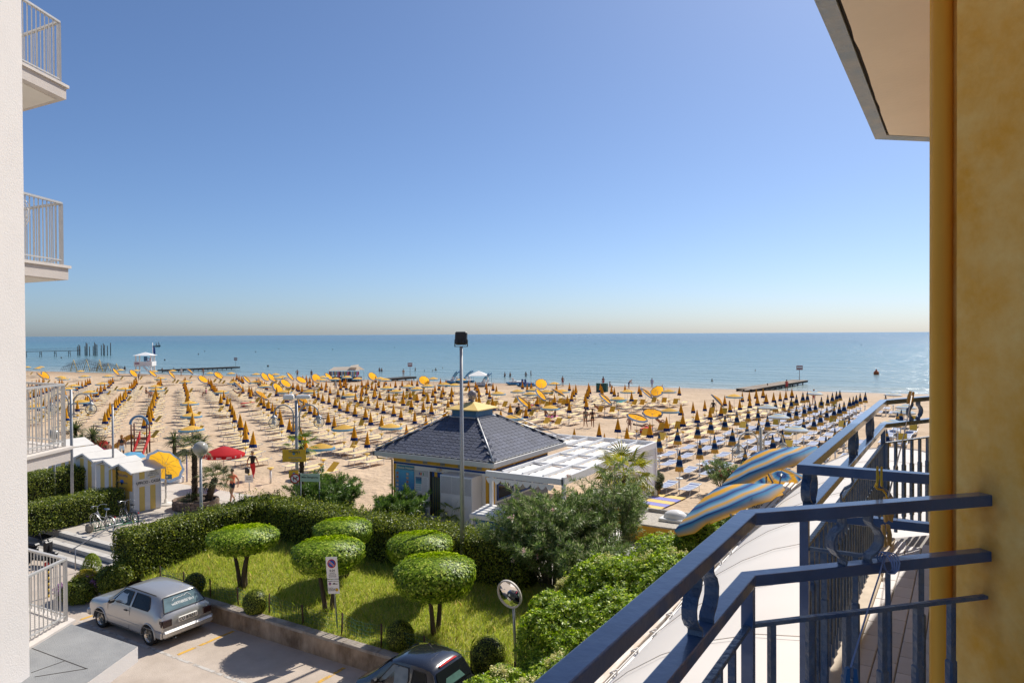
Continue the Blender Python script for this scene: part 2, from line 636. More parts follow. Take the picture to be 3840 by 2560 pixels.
# parking bay lines, worn yellow paint
def worn_paint(name, col):
	m = mat(name, col, 0.85)
	n, l = m.node_tree.nodes, m.node_tree.links
	tc = n.new('ShaderNodeTexCoord')
	no = n.new('ShaderNodeTexNoise')
	no.inputs['Scale'].default_value = 5
	no.inputs['Detail'].default_value = 8
	l.new(tc.outputs['Object'], no.inputs['Vector'])
	rp = n.new('ShaderNodeValToRGB')
	rp.color_ramp.elements[0].position, rp.color_ramp.elements[1].position = 0.36, 0.50
	l.new(no.outputs['Fac'], rp.inputs[0])
	b = n['Principled BSDF']
	l.new(rp.outputs[0], b.inputs['Alpha'])
	return m
M_yline = worn_paint('worn_yellow_paint', (0.62, 0.36, 0.06))
M_wline = worn_paint('worn_white_paint', (0.5, 0.47, 0.43))
for (a_, b_, m_, nm) in (((-18.28, 12.05), (-18.16, 13.95), M_yline, 'bay_line'), ((-13.7, 12.05), (-13.58, 13.9), M_yline, 'bay_line'), ((-23.2, 12.05), (-23.08, 13.9), M_yline, 'bay_line'), ((-23, 11.93), (-9, 12.03), M_wline, 'bay_line')):
	mb = MB()
	mb.add([(a_[0], a_[1], -0.495), (b_[0], a_[1], -0.495), (b_[0], b_[1], -0.495), (a_[0], b_[1], -0.495)], [(0, 1, 2, 3)])
	tag(mb.build(nm, m_), kind='structure')

# ---- low garden wall
M_wallc = mat('stained_concrete', (0.46, 0.35, 0.25), 0.95, bump=0.7, bscale=14, col2=(0.13, 0.085, 0.05), vscale=1.8, detail=10, stretch=(1, 1, 0.55))
M_cope = mat('weathered_coping', (0.45, 0.40, 0.34), 0.95, col2=(0.20, 0.165, 0.13), vscale=2.2, detail=9, bump=0.5, bscale=25)
gw = empty('garden_wall', (-21.6, 14.05, -0.5), 0, 'stained low concrete wall holding the lawn above the car park', 'wall')
mb = MB()
N_ = 48
Vw, Fw = [], []
for i in range(N_ + 1):
	uu = i * 15.6 / N_
	for k, (yy, zz) in enumerate(((0, 0), (0.012 * math.sin(i * 1.7), 0.25), (0.01 * math.sin(i * 2.3), 0.5), (0.24, 0.5), (0.24, 0))):
		Vw.append((uu, yy, zz))
for i in range(N_):
	for k in range(4):
		Fw.append((i * 5 + k, (i + 1) * 5 + k, (i + 1) * 5 + k + 1, i * 5 + k + 1))
mb.add(Vw, Fw)
mb.build('wall_body', M_wallc, gw)
uu = 0.0
while uu < 15.5:
	ln_ = 1.2 + 0.5 * random.random()
	mb = MB()
	mb.cbox((uu + 0.006, -0.03, 0.5), (min(uu + ln_, 15.6) - 0.006, 0.27, 0.575 + 0.012 * random.random()), 0.014)
	mb.build('coping_stone', M_cope, gw)
	uu += ln_

# ---- lawn: a mound of earth with grass on it
def lawn_z(u, v):
	t = np.clip((v - 14.2) / 3.0, 0, 1)
	e = np.clip((-(u) - 7.0) / 3.0, 0, 1)
	return 0.03 + 0.30 * t * t * (3 - 2 * t) * (0.4 + 0.6 * e) + 0.035 * np.sin(u * 1.3 + 1) * np.sin(v * 1.1) * t
gu, gv = np.linspace(-25.5, -3.8, 88), np.linspace(14.26, 20.2, 26)
V = [(a, b, float(lawn_z(a, b))) for b in gv for a in gu]
F = [(j * 88 + i, j * 88 + i + 1, (j + 1) * 88 + i + 1, (j + 1) * 88 + i) for j in range(25) for i in range(87)]
M_lawn = mat('lawn_soil', (0.27, 0.33, 0.06), 0.95, col2=(0.37, 0.36, 0.11), vscale=0.8, bump=0.6, bscale=25, detail=7)
o = inst('lawn', soup('lawn', V, F, M_lawn, smooth=True))
tag(o, 'sloping lawn of dry yellow green grass in the walled garden', 'lawn', kind='structure')
def grass(name, n, lo, hi, u0, u1, v0, v1, label, seed, m, wid=0.009, keep=None):
	r = np.random.default_rng(seed)
	U, Vv = r.uniform(u0, u1, n), r.uniform(v0, v1, n)
	if keep is not None:
		k = keep(U, Vv, r)
		U, Vv = U[k], Vv[k]
		n = len(U)
	Z = lawn_z(U, Vv) - 0.01
	h = r.uniform(lo, hi, n)
	a = r.uniform(0, 2 * PI, n)
	lean = r.uniform(0.1, 0.75, n) * h
	la = r.uniform(0, 2 * PI, n)
	wv = np.stack([np.cos(a), np.sin(a), 0 * a], 1) * (wid * r.uniform(0.6, 1.3, n))[:, None]
	B = np.stack([U, Vv, Z], 1)
	T = B + np.stack([np.cos(la) * lean, np.sin(la) * lean, h], 1)
	Mid = B + np.stack([np.cos(la) * lean * 0.35, np.sin(la) * lean * 0.35, h * 0.6], 1)
	Vt = np.stack([B - wv, B + wv, Mid + wv * 0.8, T, Mid - wv * 0.8], 1).reshape(-1, 3)
	k = np.arange(n) * 5
	Ft = np.stack([k, k + 1, k + 2, k + 3, k + 4], 1)
	me = soup(name, Vt, Ft, m, rnd=np.repeat(r.random(n), 5))
	return tag(inst(name, me), label, 'grass', kind='stuff')
M_grass = leafmat('grass_blade', (0.25, 0.345, 0.045), (0.47, 0.485, 0.10), 0.42, 0.7, c3=(0.58, 0.48, 0.2))
def clump(U, V_, r):
	f = np.sin(U * 1.1 + 0.7) * np.sin(V_ * 1.7 + 0.3) + 0.6 * np.sin(U * 2.9) * np.sin(V_ * 2.3)
	return (f + r.normal(0, 0.5, len(U))) > -0.25
grass('lawn_grass', 80000, 0.05, 0.14, -23.6, -7.0, 14.32, 19.3, 'short dry yellow green grass covering the garden lawn', 3, M_grass, 0.008)
grass('long_grass', 9000, 0.15, 0.38, -23.5, -9.0, 14.34, 19.2, 'tufts of long uncut grass gone to seed on the lawn', 4, M_grass, 0.006, clump)

# ---- steps from the car park up to the promenade, with ramp wall and handrail
M_step = mat('step_gravel_concrete', (0.40, 0.37, 0.33), 0.9, var=0.3, vscale=14, bump=0.5, bscale=60, detail=6)
M_nose = mat('step_stone_edge', (0.56, 0.53, 0.48), 0.8, var=0.2, vscale=4, bump=0.3, bscale=30)
M_steel = mat('galvanised_steel', (0.42, 0.42, 0.42), 0.45, metal=0.7, var=0.15, vscale=8)
M_wood_grey = mat('weathered_board', (0.42, 0.31, 0.215), 0.85, var=0.35, vscale=3, stretch=(1, 0.15, 4), bump=0.4, bscale=12, obvar=0.15)
st = empty('stone_steps', (-32.4, 14.0, -0.5), 0, 'three broad stone edged steps rising from the car park to the promenade', 'steps')
for k in range(3):
	y0 = 2.05 - (2 - k) * 0.66
	z1 = 0.5 - (2 - k) * 0.1667
	mb = MB()
	mb.box((0, y0 + 0.3, 0), (6.3, y0 + 0.66 + (0.0 if k < 2 else 0.03), z1 - 0.004 - (0.012 if k == 2 else 0)))
	mb.build('tread', M_step, st)
	for i in range(3):
		mb = MB()
		mb.cbox((i * 2.1 + 0.006, y0, z1 - 0.165), ((i + 1) * 2.1 - 0.006, y0 + 0.3, z1 + 0.006), 0.012)
		mb.build('edge_stone', M_nose, st)
rw = empty('plank_ramp_wall', (-25.75, 13.6, -0.5), 0, 'sloping retaining wall of weathered boards beside the stone steps', 'wall')
for k in range(6):
	y1 = 4.4 - k * 0.62
	mb = MB()
	mb.cbox((0, 0.1, k * 0.16 + 0.004), (0.09 + 0.012 * random.random(), max(0.7, 4.6 - 0.0 * k), k * 0.16 + 0.155), 0.006) if k < 3 else mb.cbox((0, 0.9 + (k - 3) * 1.1, k * 0.16 + 0.004), (0.09 + 0.012 * random.random(), 4.6, k * 0.16 + 0.155), 0.006)
	mb.build('plank', M_wood_grey, rw)
mb = MB()
mb.beam((0.05, 0.0, 0.47), (0.05, 4.4, 1.15), 0.16, 0.05)
mb.build('capping', mat('pale_capping', (0.60, 0.55, 0.47), 0.8, var=0.15), rw)
hr = empty('handrail', (-29.3, 14.3, -0.35), 0, 'thin grey steel handrail running down the stone steps', 'handrail')
pa, pb = G(425, 2065, 0.0) - Vector((-29.3, 14.3, -0.35)), G(283, 2138, -0.4) - Vector((-29.3, 14.3, -0.35))
for q in (pa, pb):
	mb = MB()
	mb.tube([q, q + Vector((0, 0, 1.0 if q is pa else 0.86))], 0.022, 8)
	mb.build('post', M_steel, hr)
mb = MB()
mb.tube([pa + Vector((0.05, 0.35, 1.02)), pa + Vector((0, 0, 1.0)), pb + Vector((0, 0, 0.86)), pb + Vector((-0.05, -0.16, 0.8)), pb + Vector((-0.05, -0.16, 0.72))], 0.024, 8)
mb.build('rail', M_steel, hr)
# ================================================================ the hotel the photograph is taken from
M_ochre = mat('ochre_render', (0.94, 0.62, 0.20), 0.9, col2=(0.84, 0.41, 0.045), vscale=6.5, detail=9, bump=0.35, bscale=22)
M_ochre_pipe = mat('ochre_paint', (0.88, 0.50, 0.07), 0.7, col2=(0.72, 0.32, 0.025), vscale=2.5, stretch=(1, 1, 0.12), detail=5, bump=0.15, bscale=12)
M_soffit = mat('cream_soffit', (0.84, 0.72, 0.58), 0.9, var=0.08, vscale=1.2, bump=0.12, bscale=30)
M_fascia = mat('grey_blue_edge', (0.46, 0.46, 0.46), 0.9, col2=(0.28, 0.36, 0.46), vscale=4, detail=9, bump=0.4, bscale=40)
M_groove = mat('dark_drip_groove', (0.035, 0.025, 0.02), 0.95, var=0.4, vscale=6)
M_navy = mat('navy_gloss_paint', (0.055, 0.115, 0.25), 0.28, var=0.35, vscale=5, detail=7, bump=0.09, bscale=30, spec=0.5, coat=0.5)
M_navyold = mat('navy_flaking_paint', (0.03, 0.08, 0.18), 0.38, col2=(0.15, 0.18, 0.22), vscale=9, detail=8, bump=0.5, bscale=45)
ZR = H - 0.5                     # top of the handrails
E_ = G(3694, 1849, ZR)           # where the handrail enters the wall
def xyof(p):
	return p.x * math.cos(A) + p.y * math.sin(A), -p.x * math.sin(A) + p.y * math.cos(A)
ex, ey = xyof(E_)
wd = Vector((-0.286, 0.958)).normalized()
ht = empty('hotel', XY(ex, ey, -0.5), 0, 'ochre rendered hotel wall with a rounded pipe beside the balcony', 'building')
loc0 = Vector(ht.location)
def plan(pts):
	return [(XY(x, y).x - loc0.x, XY(x, y).y - loc0.y) for x, y in pts]
W1 = (ex + wd.x * 0.10, ey + wd.y * 0.10)
kq = lambda px, d: ((px - 1920) / FPX * d, d)
mb = MB()
mb.prism(plan([(ex - wd.x * 1.5, ey - wd.y * 1.5), W1, kq(3588, W1[1] + 0.06), kq(3574, W1[1] + 0.07), kq(3497, W1[1] + 0.16), kq(3496, 5.5), (8, 5.9), (8, 0.4)]), 0, 17)
mb.build('wall', M_ochre, ht)
# rusty run-off stains round the three bars let into the wall
def stain(m, pts, col, rad):
	n, l = m.node_tree.nodes, m.node_tree.links
	b = n['Principled BSDF']
	old = b.inputs['Base Color'].links[0].from_socket
	tc = n.new('ShaderNodeTexCoord')
	no = n.new('ShaderNodeTexNoise')
	no.inputs['Scale'].default_value = 16
	no.inputs['Detail'].default_value = 6
	l.new(tc.outputs['Object'], no.inputs['Vector'])
	mp = n.new('ShaderNodeMapping')
	mp.inputs['Scale'].default_value = (1, 1, 0.55)
	l.new(tc.outputs['Object'], mp.inputs[0])
	d = None
	for p in pts:
		vm = n.new('ShaderNodeVectorMath')
		vm.operation = 'DISTANCE'
		l.new(mp.outputs[0], vm.inputs[0])
		vm.inputs[1].default_value = (p[0], p[1], p[2] * 0.55)
		if d is None:
			d = vm.outputs['Value']
		else:
			q = n.new('ShaderNodeMath')
			q.operation = 'MINIMUM'
			l.new(d, q.inputs[0])
			l.new(vm.outputs['Value'], q.inputs[1])
			d = q.outputs[0]
	ad = n.new('ShaderNodeMath')
	ad.operation = 'MULTIPLY_ADD'
	l.new(no.outputs['Fac'], ad.inputs[0])
	ad.inputs[1].default_value = rad * 1.1
	l.new(d, ad.inputs[2])
	mr = n.new('ShaderNodeMapRange')
	mr.inputs['From Min'].default_value = rad * 0.45
	mr.inputs['From Max'].default_value = rad * 1.6
	mr.inputs['To Min'].default_value, mr.inputs['To Max'].default_value = 0.75, 0.0
	l.new(ad.outputs[0], mr.inputs[0])
	mx = n.new('ShaderNodeMix')
	mx.data_type = 'RGBA'
	l.new(mr.outputs[0], mx.inputs['Factor'])
	l.new(old, mx.inputs['A'])
	mx.inputs['B'].default_value = (*col, 1)
	l.new(mx.outputs['Result'], b.inputs['Base Color'])
stain(M_ochre, [(0, 0, z + 0.5) for z in (ZR - 0.03, ZR - 0.20, ZR - 0.33)], (0.42, 0.15, 0.02), 0.07)
pc = kq(3532, W1[1] + 0.085)
pp = plan([pc])[0]
mb = MB()
mb.tube([(pp[0], pp[1], 0.0), (pp[0], pp[1], 17.0)], 0.031, 20)
mb.build('downpipe', M_ochre_pipe, ht)
pp2 = plan([kq(3500, W1[1] + 0.15)])[0]
mb = MB()
mb.tube([(pp2[0], pp2[1], 0.0), (pp2[0], pp2[1], 17.0)], 0.012, 12)
mb.build('edge_bead', M_ochre, ht)

# ---- slab of the balcony above
ZS = H + 1.4
c0, c1 = G(3053, 2, ZS), G(3282, 523, ZS)
dv = (c1 - c0).normalized()
far_r = G(3486, 532, ZS)
du = (far_r - c1).normalized()
back = c0 - dv * 3.5
bs = empty('balcony_slab', c1, 0, 'cream underside of the balcony slab overhead with a grey edge and dark drip groove', 'balcony')
def loc(p): return tuple(Vector(p) - c1)
perp = Vector((dv.y, -dv.x, 0))
if perp.dot(du) < 0: perp = -perp
q1, q2, q3, q4 = c1, c1 + du * 3.0, back + perp * 3.0, back
def inset(d):
	return [c1 - dv * d + perp * d * 1.05 + du * 0.0, q2 - dv * d, q3, q4 + perp * d]
mb = MB()
mb.prism([loc(p)[:2] for p in (q1, q2, q3, q4)], 0.02, 0.22)
mb.build('edge', M_fascia, bs)
a1, a2, a3, a4 = inset(0.075)
mb = MB()
mb.prism([loc(p)[:2] for p in (c1, q2, a2, a1)], 0.0, 0.019)
mb.prism([loc(p)[:2] for p in (c1, a1, a4, back)], 0.0, 0.0185)
mb.build('edge_strip', M_fascia, bs)
b1 = inset(0.093)
mb = MB()
mb.prism([loc(p)[:2] for p in inset(0.076)], 0.013, 0.018)
mb.build('drip_groove', M_groove, bs)
# plaster with a slightly ragged edge
rag = []
for i in range(41):
	t = i / 40
	p = b1[3].lerp(b1[0], t) + perp * random.uniform(-0.004, 0.005)
	rag.append(loc(p)[:2])
mb = MB()
mb.prism(rag + [loc(b1[1])[:2], loc(b1[2])[:2]], -0.004, 0.012)
mb.build('soffit', M_soffit, bs)

# ---- railings: handrail, second rail, thin third bar, bellied strips between the rails, sleeved balusters
def ribbon(mb, pts, nrm, w, t):
	"""Flat strip following pts (in the plane whose normal is nrm), w wide along nrm, t thick."""
	nrm = Vector(nrm).normalized()
	n = len(pts)
	vs, fs = [], []
	for i, p in enumerate(pts):
		d = (Vector(pts[min(i + 1, n - 1)]) - Vector(pts[max(i - 1, 0)])).normalized()
		s = nrm.cross(d).normalized()
		for a, b in ((-1, -1), (1, -1), (1, 1), (-1, 1)):
			vs.append(Vector(p) + nrm * a * w / 2 + s * b * t / 2)
	for i in range(n - 1):
		for k in range(4):
			fs.append((i * 4 + k, i * 4 + (k + 1) % 4, (i + 1) * 4 + (k + 1) % 4, (i + 1) * 4 + k))
	fs += [(3, 2, 1, 0), tuple((n - 1) * 4 + k for k in range(4))]
	mb.add(vs, fs, 0, False)
def bellied(p, d, z0, z1, parent, hw=0.085):
	"""The pair of bowed strips between two rails, centred at p, along direction d."""
	d = Vector(d).normalized()
	nrm = Vector((-d.y, d.x, 0))
	for s in (-1, 1):
		prof = [(0.55, 1.0), (0.52, 0.86), (0.60, 0.78), (0.85, 0.68), (1.0, 0.52), (0.97, 0.36), (0.78, 0.22), (0.55, 0.14), (0.48, 0.08), (0.52, 0.0)]
		pts = [Vector((p[0], p[1], 0)) + d * s * hw * a + Vector((0, 0, z0 + (z1 - z0) * b)) for a, b in prof]
		mb = MB()
		ribbon(mb, pts, nrm, 0.034, 0.0065)
		mb.build('bellied_strip', M_navyold, parent)
def railing(root, pts, zt, spacing, orn, floor_z, phase=0.5):
	o0 = Vector(root.location)
	L = [Vector((p.x - o0.x, p.y - o0.y, 0)) for p in pts]
	zt -= o0.z
	fz = floor_z - o0.z
	for nm, zc, w_, h_, m_ in (('handrail', zt - 0.0175, 0.048, 0.035, M_navy), ('second_rail', zt - 0.19, 0.044, 0.032, M_navy), ('thin_bar', zt - 0.32, 0.022, 0.012, M_navyold)):
		# one continuous mitred bar
		vs, fs = [], []
		n = len(L)
		for i, p in enumerate(L):
			d0 = (L[i] - L[i - 1]).normalized() if i else (L[1] - L[0]).normalized()
			d1 = (L[i + 1] - L[i]).normalized() if i < n - 1 else d0
			t = (d0 + d1).normalized()
			s = Vector((t.y, -t.x, 0)) / max(0.35, t.dot(d0))
			for a, b in ((-1, -1), (1, -1), (1, 1), (-1, 1)):
				vs.append(p + s * a * w_ / 2 + Vector((0, 0, zc + b * h_ / 2)))
		for i in range(n - 1):
			for k in range(4):
				fs.append((i * 4 + k, i * 4 + (k + 1) % 4, (i + 1) * 4 + (k + 1) % 4, (i + 1) * 4 + k))
		fs += [(3, 2, 1, 0), tuple((n - 1) * 4 + k for k in range(4))]
		mb = MB()
		mb.add(vs, fs)
		o = mb.build(nm, m_, root)
		md = o.modifiers.new('bevel', 'BEVEL')
		md.width = 0.0035
		md.segments = 2
	for i in range(len(L) - 1):
		seg = L[i + 1] - L[i]
		d = seg.normalized()
		mz = Matrix.Rotation(math.atan2(d.y, d.x), 4, 'Z')
		k = phase * spacing
		while k < seg.length - 0.07:
			p = L[i] + d * k
			mb = MB()
			mb.box((-0.009, -0.009, fz + 0.02), (0.009, 0.009, zt - 0.326), 0, Matrix.Translation(p) @ mz)
			mb.cbox((-0.014, -0.014, fz + 0.12), (0.014, 0.014, zt - 0.50), 0.005, 0, Matrix.Translation(p) @ mz)
			mb.build('baluster', M_navyold, root)
			k += spacing
		if i == 0 or i == len(L) - 2 or seg.length > 0.5:
			for tt in orn[i]:
				bellied(L[i] + d * tt, d, zt - 0.174, zt - 0.035, root)
	for p in L[1:-1]:
		mb = MB()
		mb.box((-0.016, -0.016, fz), (0.016, 0.016, zt - 0.206), 0, Matrix.Translation(p))
		mb.build('corner_post', M_navy, root)
	bar = MB()
	bar.add([], [])
FL = H - 1.52                     # balcony floor level
k1 = G(2805, 1917, ZR)
p0 = G(2065, 2560, ZR)
dn_ = (k1 - p0).normalized()
kend = E_ + (E_ - k1).normalized() * 0.03
own = empty('balcony_railing', (k1.x, k1.y, FL), 0, 'glossy navy iron balcony railing ending in the ochre wall above its own rail stubs', 'railing')
railing(own, [p0 - dn_ * 1.6, k1, kend], ZR, 0.125, {0: [1.6 + (k1 - p0).length * 0.62, 1.2], 1: [(G(3245, 1900, ZR) - k1).length]}, FL, 0.6)
n1, n2 = G(3017, 1739, ZR), G(3312, 1499, ZR)
nw = G(3520, 1778, ZR)
nf = G(3520, 1481, ZR)
nb = empty('balcony_railing', (n1.x, n1.y, FL), 0, 'navy iron railing of the next balcony with clothes pegs tied to it', 'railing')
railing(nb, [nw, n1, n2, nf], ZR, 0.105, {0: [(nw - n1).length * 0.52], 1: [0.10, (n2 - n1).length * 0.46, (n2 - n1).length * 0.72], 2: [(nf - n2).length * 0.55]}, FL, 0.5)

# ---- floor of the next balcony, laid with small grey tiles
M_tile = mat('grey_lilac_tile', (0.64, 0.60, 0.59), 0.6, var=0.12, vscale=6, obvar=0.10)
M_curb = mat('cream_curb', (0.62, 0.52, 0.40), 0.8, var=0.25, vscale=7)
fl = empty('balcony_floor', (n1.x, n1.y, FL - 0.22), 0, 'grey tiled floor of the next balcony behind the navy railing', 'balcony')
o0 = Vector(fl.location)
ud = (nw - n1).normalized()
vd = (n2 - n1).normalized()
out_ = -ud * 0.07
poly = [n1 + out_ - vd * 0.06, n2 + out_ + vd * 0.05, nf + vd * 0.1 + ud * 0.3, n1 + ud * 1.5 + vd * 2.0, n1 + ud * 1.2 - vd * 0.06]
mb = MB()
mb.prism([(p.x - o0.x, p.y - o0.y) for p in poly], 0.0, 0.185)
mb.build('slab', mat('grout', (0.30, 0.28, 0.26), 0.9), fl)
mb = MB()
yaw_v = math.atan2(vd.y, vd.x)
mb.cbox((-0.06, -0.075, 0.19), ((n2 - n1).length + 0.05, 0.05, 0.222), 0.006, 0, Matrix.Rotation(yaw_v, 4, 'Z'))
mb.build('curb', M_curb, fl)
L_ = (n2 - n1).length
mb = MB()
mb.cbox((-0.094, -0.046, 0.186), (0.094, 0.046, 0.196), 0.003)
tile_me = mb.mesh('floor_tile', M_tile)
sgn = 1 if Vector((-math.sin(yaw_v), math.cos(yaw_v), 0)).dot(ud) > 0 else -1
for j in range(8):
	for i in range(17):
		a_ = 0.1 + i * 0.192 + (0.096 if j % 2 else 0)
		if a_ < L_ - 0.02:
			inst('floor_tile', tile_me, fl, Matrix.Rotation(yaw_v, 3, 'Z') @ Vector((a_, sgn * (0.105 + j * 0.0965), 0)), (0, 0, yaw_v))
of = empty('balcony_floor', (k1.x, k1.y, FL - 0.22), 0, 'tiled floor of the balcony behind the railing that enters the ochre wall', 'balcony')
o0 = Vector(of.location)
mb = MB()
e1 = kend
pl = [k1 - (kend - k1).normalized() * 0.06, kend, XY(2.6, 1.2), XY(2.6, -1), p0 - dn_ * 2.2 - ud * 0.06]
mb.prism([(p.x - o0.x, p.y - o0.y) for p in pl], 0.0, 0.2)
mb.build('slab', M_tile, of)

# ---- clothes pegs, cords
M_peg = mat('peg_wood', (0.62, 0.36, 0.10), 0.6, var=0.3, vscale=30)
M_cordy = mat('yellow_cord', (0.65, 0.42, 0.04), 0.8)
M_cordb = mat('blue_cord', (0.22, 0.30, 0.52), 0.8)
M_cordw = mat('pale_cord', (0.66, 0.62, 0.55), 0.8)
def peg(p, s, label, m, tilt=0.0):
	o = empty('clothes_peg', p, 0, label, 'clothes peg', 'clothes pegs on the balcony cords')
	for sx in (-1, 1):
		mb = MB()
		mb.add([(sx * 0.004 * s, -0.006 * s, 0), (sx * 0.012 * s, -0.006 * s, -0.002), (sx * 0.016 * s, -0.006 * s, -0.035 * s), (sx * 0.010 * s, -0.006 * s, -0.075 * s), (sx * 0.003 * s, -0.006 * s, -0.07 * s), (sx * 0.004 * s, -0.006 * s, -0.03 * s)] +
               [(sx * 0.004 * s, 0.006 * s, 0), (sx * 0.012 * s, 0.006 * s, -0.002), (sx * 0.016 * s, 0.006 * s, -0.035 * s), (sx * 0.010 * s, 0.006 * s, -0.075 * s), (sx * 0.003 * s, 0.006 * s, -0.07 * s), (sx * 0.004 * s, 0.006 * s, -0.03 * s)],
               [(0, 1, 2, 3, 4, 5), (11, 10, 9, 8, 7, 6)] + [(i, (i + 1) % 6, 6 + (i + 1) % 6, 6 + i) for i in range(6)])
		mb.build('jaw', m, o)
	mb = MB()
	mb.tube([(-0.014 * s, 0, -0.03 * s), (0.014 * s, 0, -0.03 * s)], 0.004 * s, 8)
	mb.build('spring', M_steel, o)
	o.rotation_euler = (0, tilt, A)
pg1 = D(3331, 1862, 2.42)
pg2 = D(3420, 1482, 5.18)
pg3 = D(3320, 1965, 2.36)
peg(pg1, 1.15, 'pale wooden clothes peg hanging on the stretched pale cord', M_peg)
peg(pg2 + Vector((0, 0, 0.03)), 1.3, 'yellow clothes peg gripping the far corner of the next railing', M_peg, 0.25)
peg(pg3, 1.0, 'wooden clothes peg hanging under the yellow cord knot', M_peg, -0.1)
M_pegb = mat('blue_peg', (0.012, 0.10, 0.26), 0.4)
peg(D(3190, 2500, 1.72), 1.0, 'dark blue clothes peg at the lower end of the blue cord', M_pegb)
mb = MB()
mb.tube([pg2, (pg1 + pg2) / 2 - Vector((0, 0, 0.03)), pg1 - Vector((0, 0, 0.0))], 0.0028, 6)
mb.build('washing_line', M_cordw, label='thin pale cord stretched between two pegs on the next balcony', cat='cord')
mb = MB()
y_ = D(3290, 1764, 2.30)
kp = [y_ + Vector((0, 0, 0.004)), D(3296, 1790, 2.3), D(3282, 1822, 2.32), D(3290, 1832, 2.33), D(3310, 1836, 2.35), D(3322, 1850, 2.38), pg1 - Vector((0, 0, 0.02))]
mb.tube(kp, 0.0034, 6)
rax = Matrix.Rotation(math.atan2(ud.y, ud.x), 3, 'Z') @ Matrix.Rotation(PI / 2, 3, 'Y')
for k in range(2):
	mb.lathe([(0.031, -0.003), (0.034, 0), (0.031, 0.003)], 12, 0, y_ + ud * 0.012 * k - Vector((0, 0, 0.018)), rax)
mb.build('cord_knot', M_cordy, label='yellow cord knotted round the railing of the next balcony', cat='cord')
mb = MB()
ct = D(3318, 2082, 2.06)
mb.tube([ct, D(3296, 2160, 2.0), D(3250, 2300, 1.9), D(3190, 2500, 1.72)], 0.0022, 6)
for k in range(4):
	mb.lathe([(0.029, -0.003), (0.032, 0), (0.029, 0.003)], 10, 0, ct + Vector((0.006 * k, -0.002 * k, -0.018)), Matrix.Rotation(math.atan2((kend - k1).y, (kend - k1).x), 3, 'Z') @ Matrix.Rotation(PI / 2 + 0.15 * (k - 1.5), 3, 'Y'))
mb.build('hanging_line', M_cordb, label='thin blue cord wound on the lower rail and hanging down', cat='cord')

# ---- white canvas veranda roof below, with its gutter
def canvas_roof(n, l):
	return (0.74, 0.70, 0.65)
M_canvas = clothmat('white_canvas', canvas_roof, 0.85, 0.15)
M_wpaint = mat('white_enamel', (0.76, 0.74, 0.70), 0.5, var=0.10, vscale=3, bump=0.1, bscale=14)
M_wrust = mat('white_enamel_rusting', (0.74, 0.71, 0.66), 0.6, col2=(0.52, 0.38, 0.25), vscale=3.5, detail=9, bump=0.2, bscale=25, stretch=(1.4, 0.35, 1.4))
M_dark = mat('dark_recess', (0.05, 0.045, 0.04), 0.9)
UG = -4.35
# canvas
ver = empty('veranda_roof', (UG, 0, 3.0), 0, 'long white canvas veranda roof with a rusting white gutter under the balconies', 'roof')
prof = [(0.0, 0.0), (0.12, 0.16), (0.5, 0.52), (1.0, 0.88), (1.6, 1.2), (2.3, 1.45), (3.0, 1.56), (3.8, 1.52), (4.6, 1.3), (5.2, 1.0)]
vv = np.arange(-5, 27.01, 0.3)
V, F = [], []
for j, y in enumerate(vv):
	sag = 0.05 * abs(math.sin(PI * y / 2.4)) ** 0.7
	for i, (a, b) in enumerate(prof):
		V.append((a, y, b + (sag - 0.05 if 0 < i < 9 else 0) + 0.008 * math.sin(y * 5 + i)))
k = len(prof)
F = [(j * k + i, j * k + i + 1, (j + 1) * k + i + 1, (j + 1) * k + i) for j in range(len(vv) - 1) for i in range(k - 1)]
inst('canvas', soup('canvas', V, F, M_canvas, smooth=True), ver)
for i in range(13):
	mb = MB()
	mb.tube([(a, -4.8 + i * 2.4, b + 0.004) for a, b in prof], 0.007, 5)
	mb.build('seam', mat('canvas_seam', (0.60, 0.56, 0.50), 0.9), ver)
mb = MB()
mb.add([(a, 27.0, b) for a, b in prof] + [(5.2, 27.0, -0.4), (0, 27.0, -0.4)], [tuple(range(k + 2))])
mb.build('canvas_end', M_canvas, ver)
for (u0, u1, z0, z1, m_) in ((-0.40, -0.27, -0.16, 0.015, M_wrust), (-0.26, -0.22, -0.14, -0.06, M_dark), (-0.21, -0.10, -0.16, 0.03, M_wrust), (-0.06, 0.02, -0.14, 0.0, M_wpaint)):
	mb = MB()
	mb.cbox((u0, -5, z0), (u1, 27, z1), 0.012)
	mb.build('gutter_profile', m_, ver)
mb = MB()
mb.box((-0.02, -0.012, 0), (0.01, 0.012, 0.11))
mb.box((-0.12, -0.012, 0.03), (0.0, 0.012, 0.05))
mb.beam((-0.1, 0, 0.05), (0.0, 0, 0.11), 0.02, 0.012)
brk = mb.mesh('bracket', M_wpaint)
for i in range(26):
	inst('bracket', brk, ver, (0.0, 3.2 + i * 0.9, 0.0))
mb = MB()
cp = [(0.02 + 0.03 * math.sin(y * 1.7), y, 0.10 + 0.02 * math.sin(y * 2.3)) for y in np.arange(3, 14, 0.4)]
mb.tube(cp, 0.009, 6)
mb.build('cable', M_wpaint, ver)
for i in range(10):
	for a in (0.3, 4.9):
		mb = MB()
		mb.box((a - 0.04, 1 + i * 2.8, -3.0), (a + 0.04, 1.08 + i * 2.8, 0.2 if a < 1 else 1.1))
		mb.build('post', M_wpaint, ver)

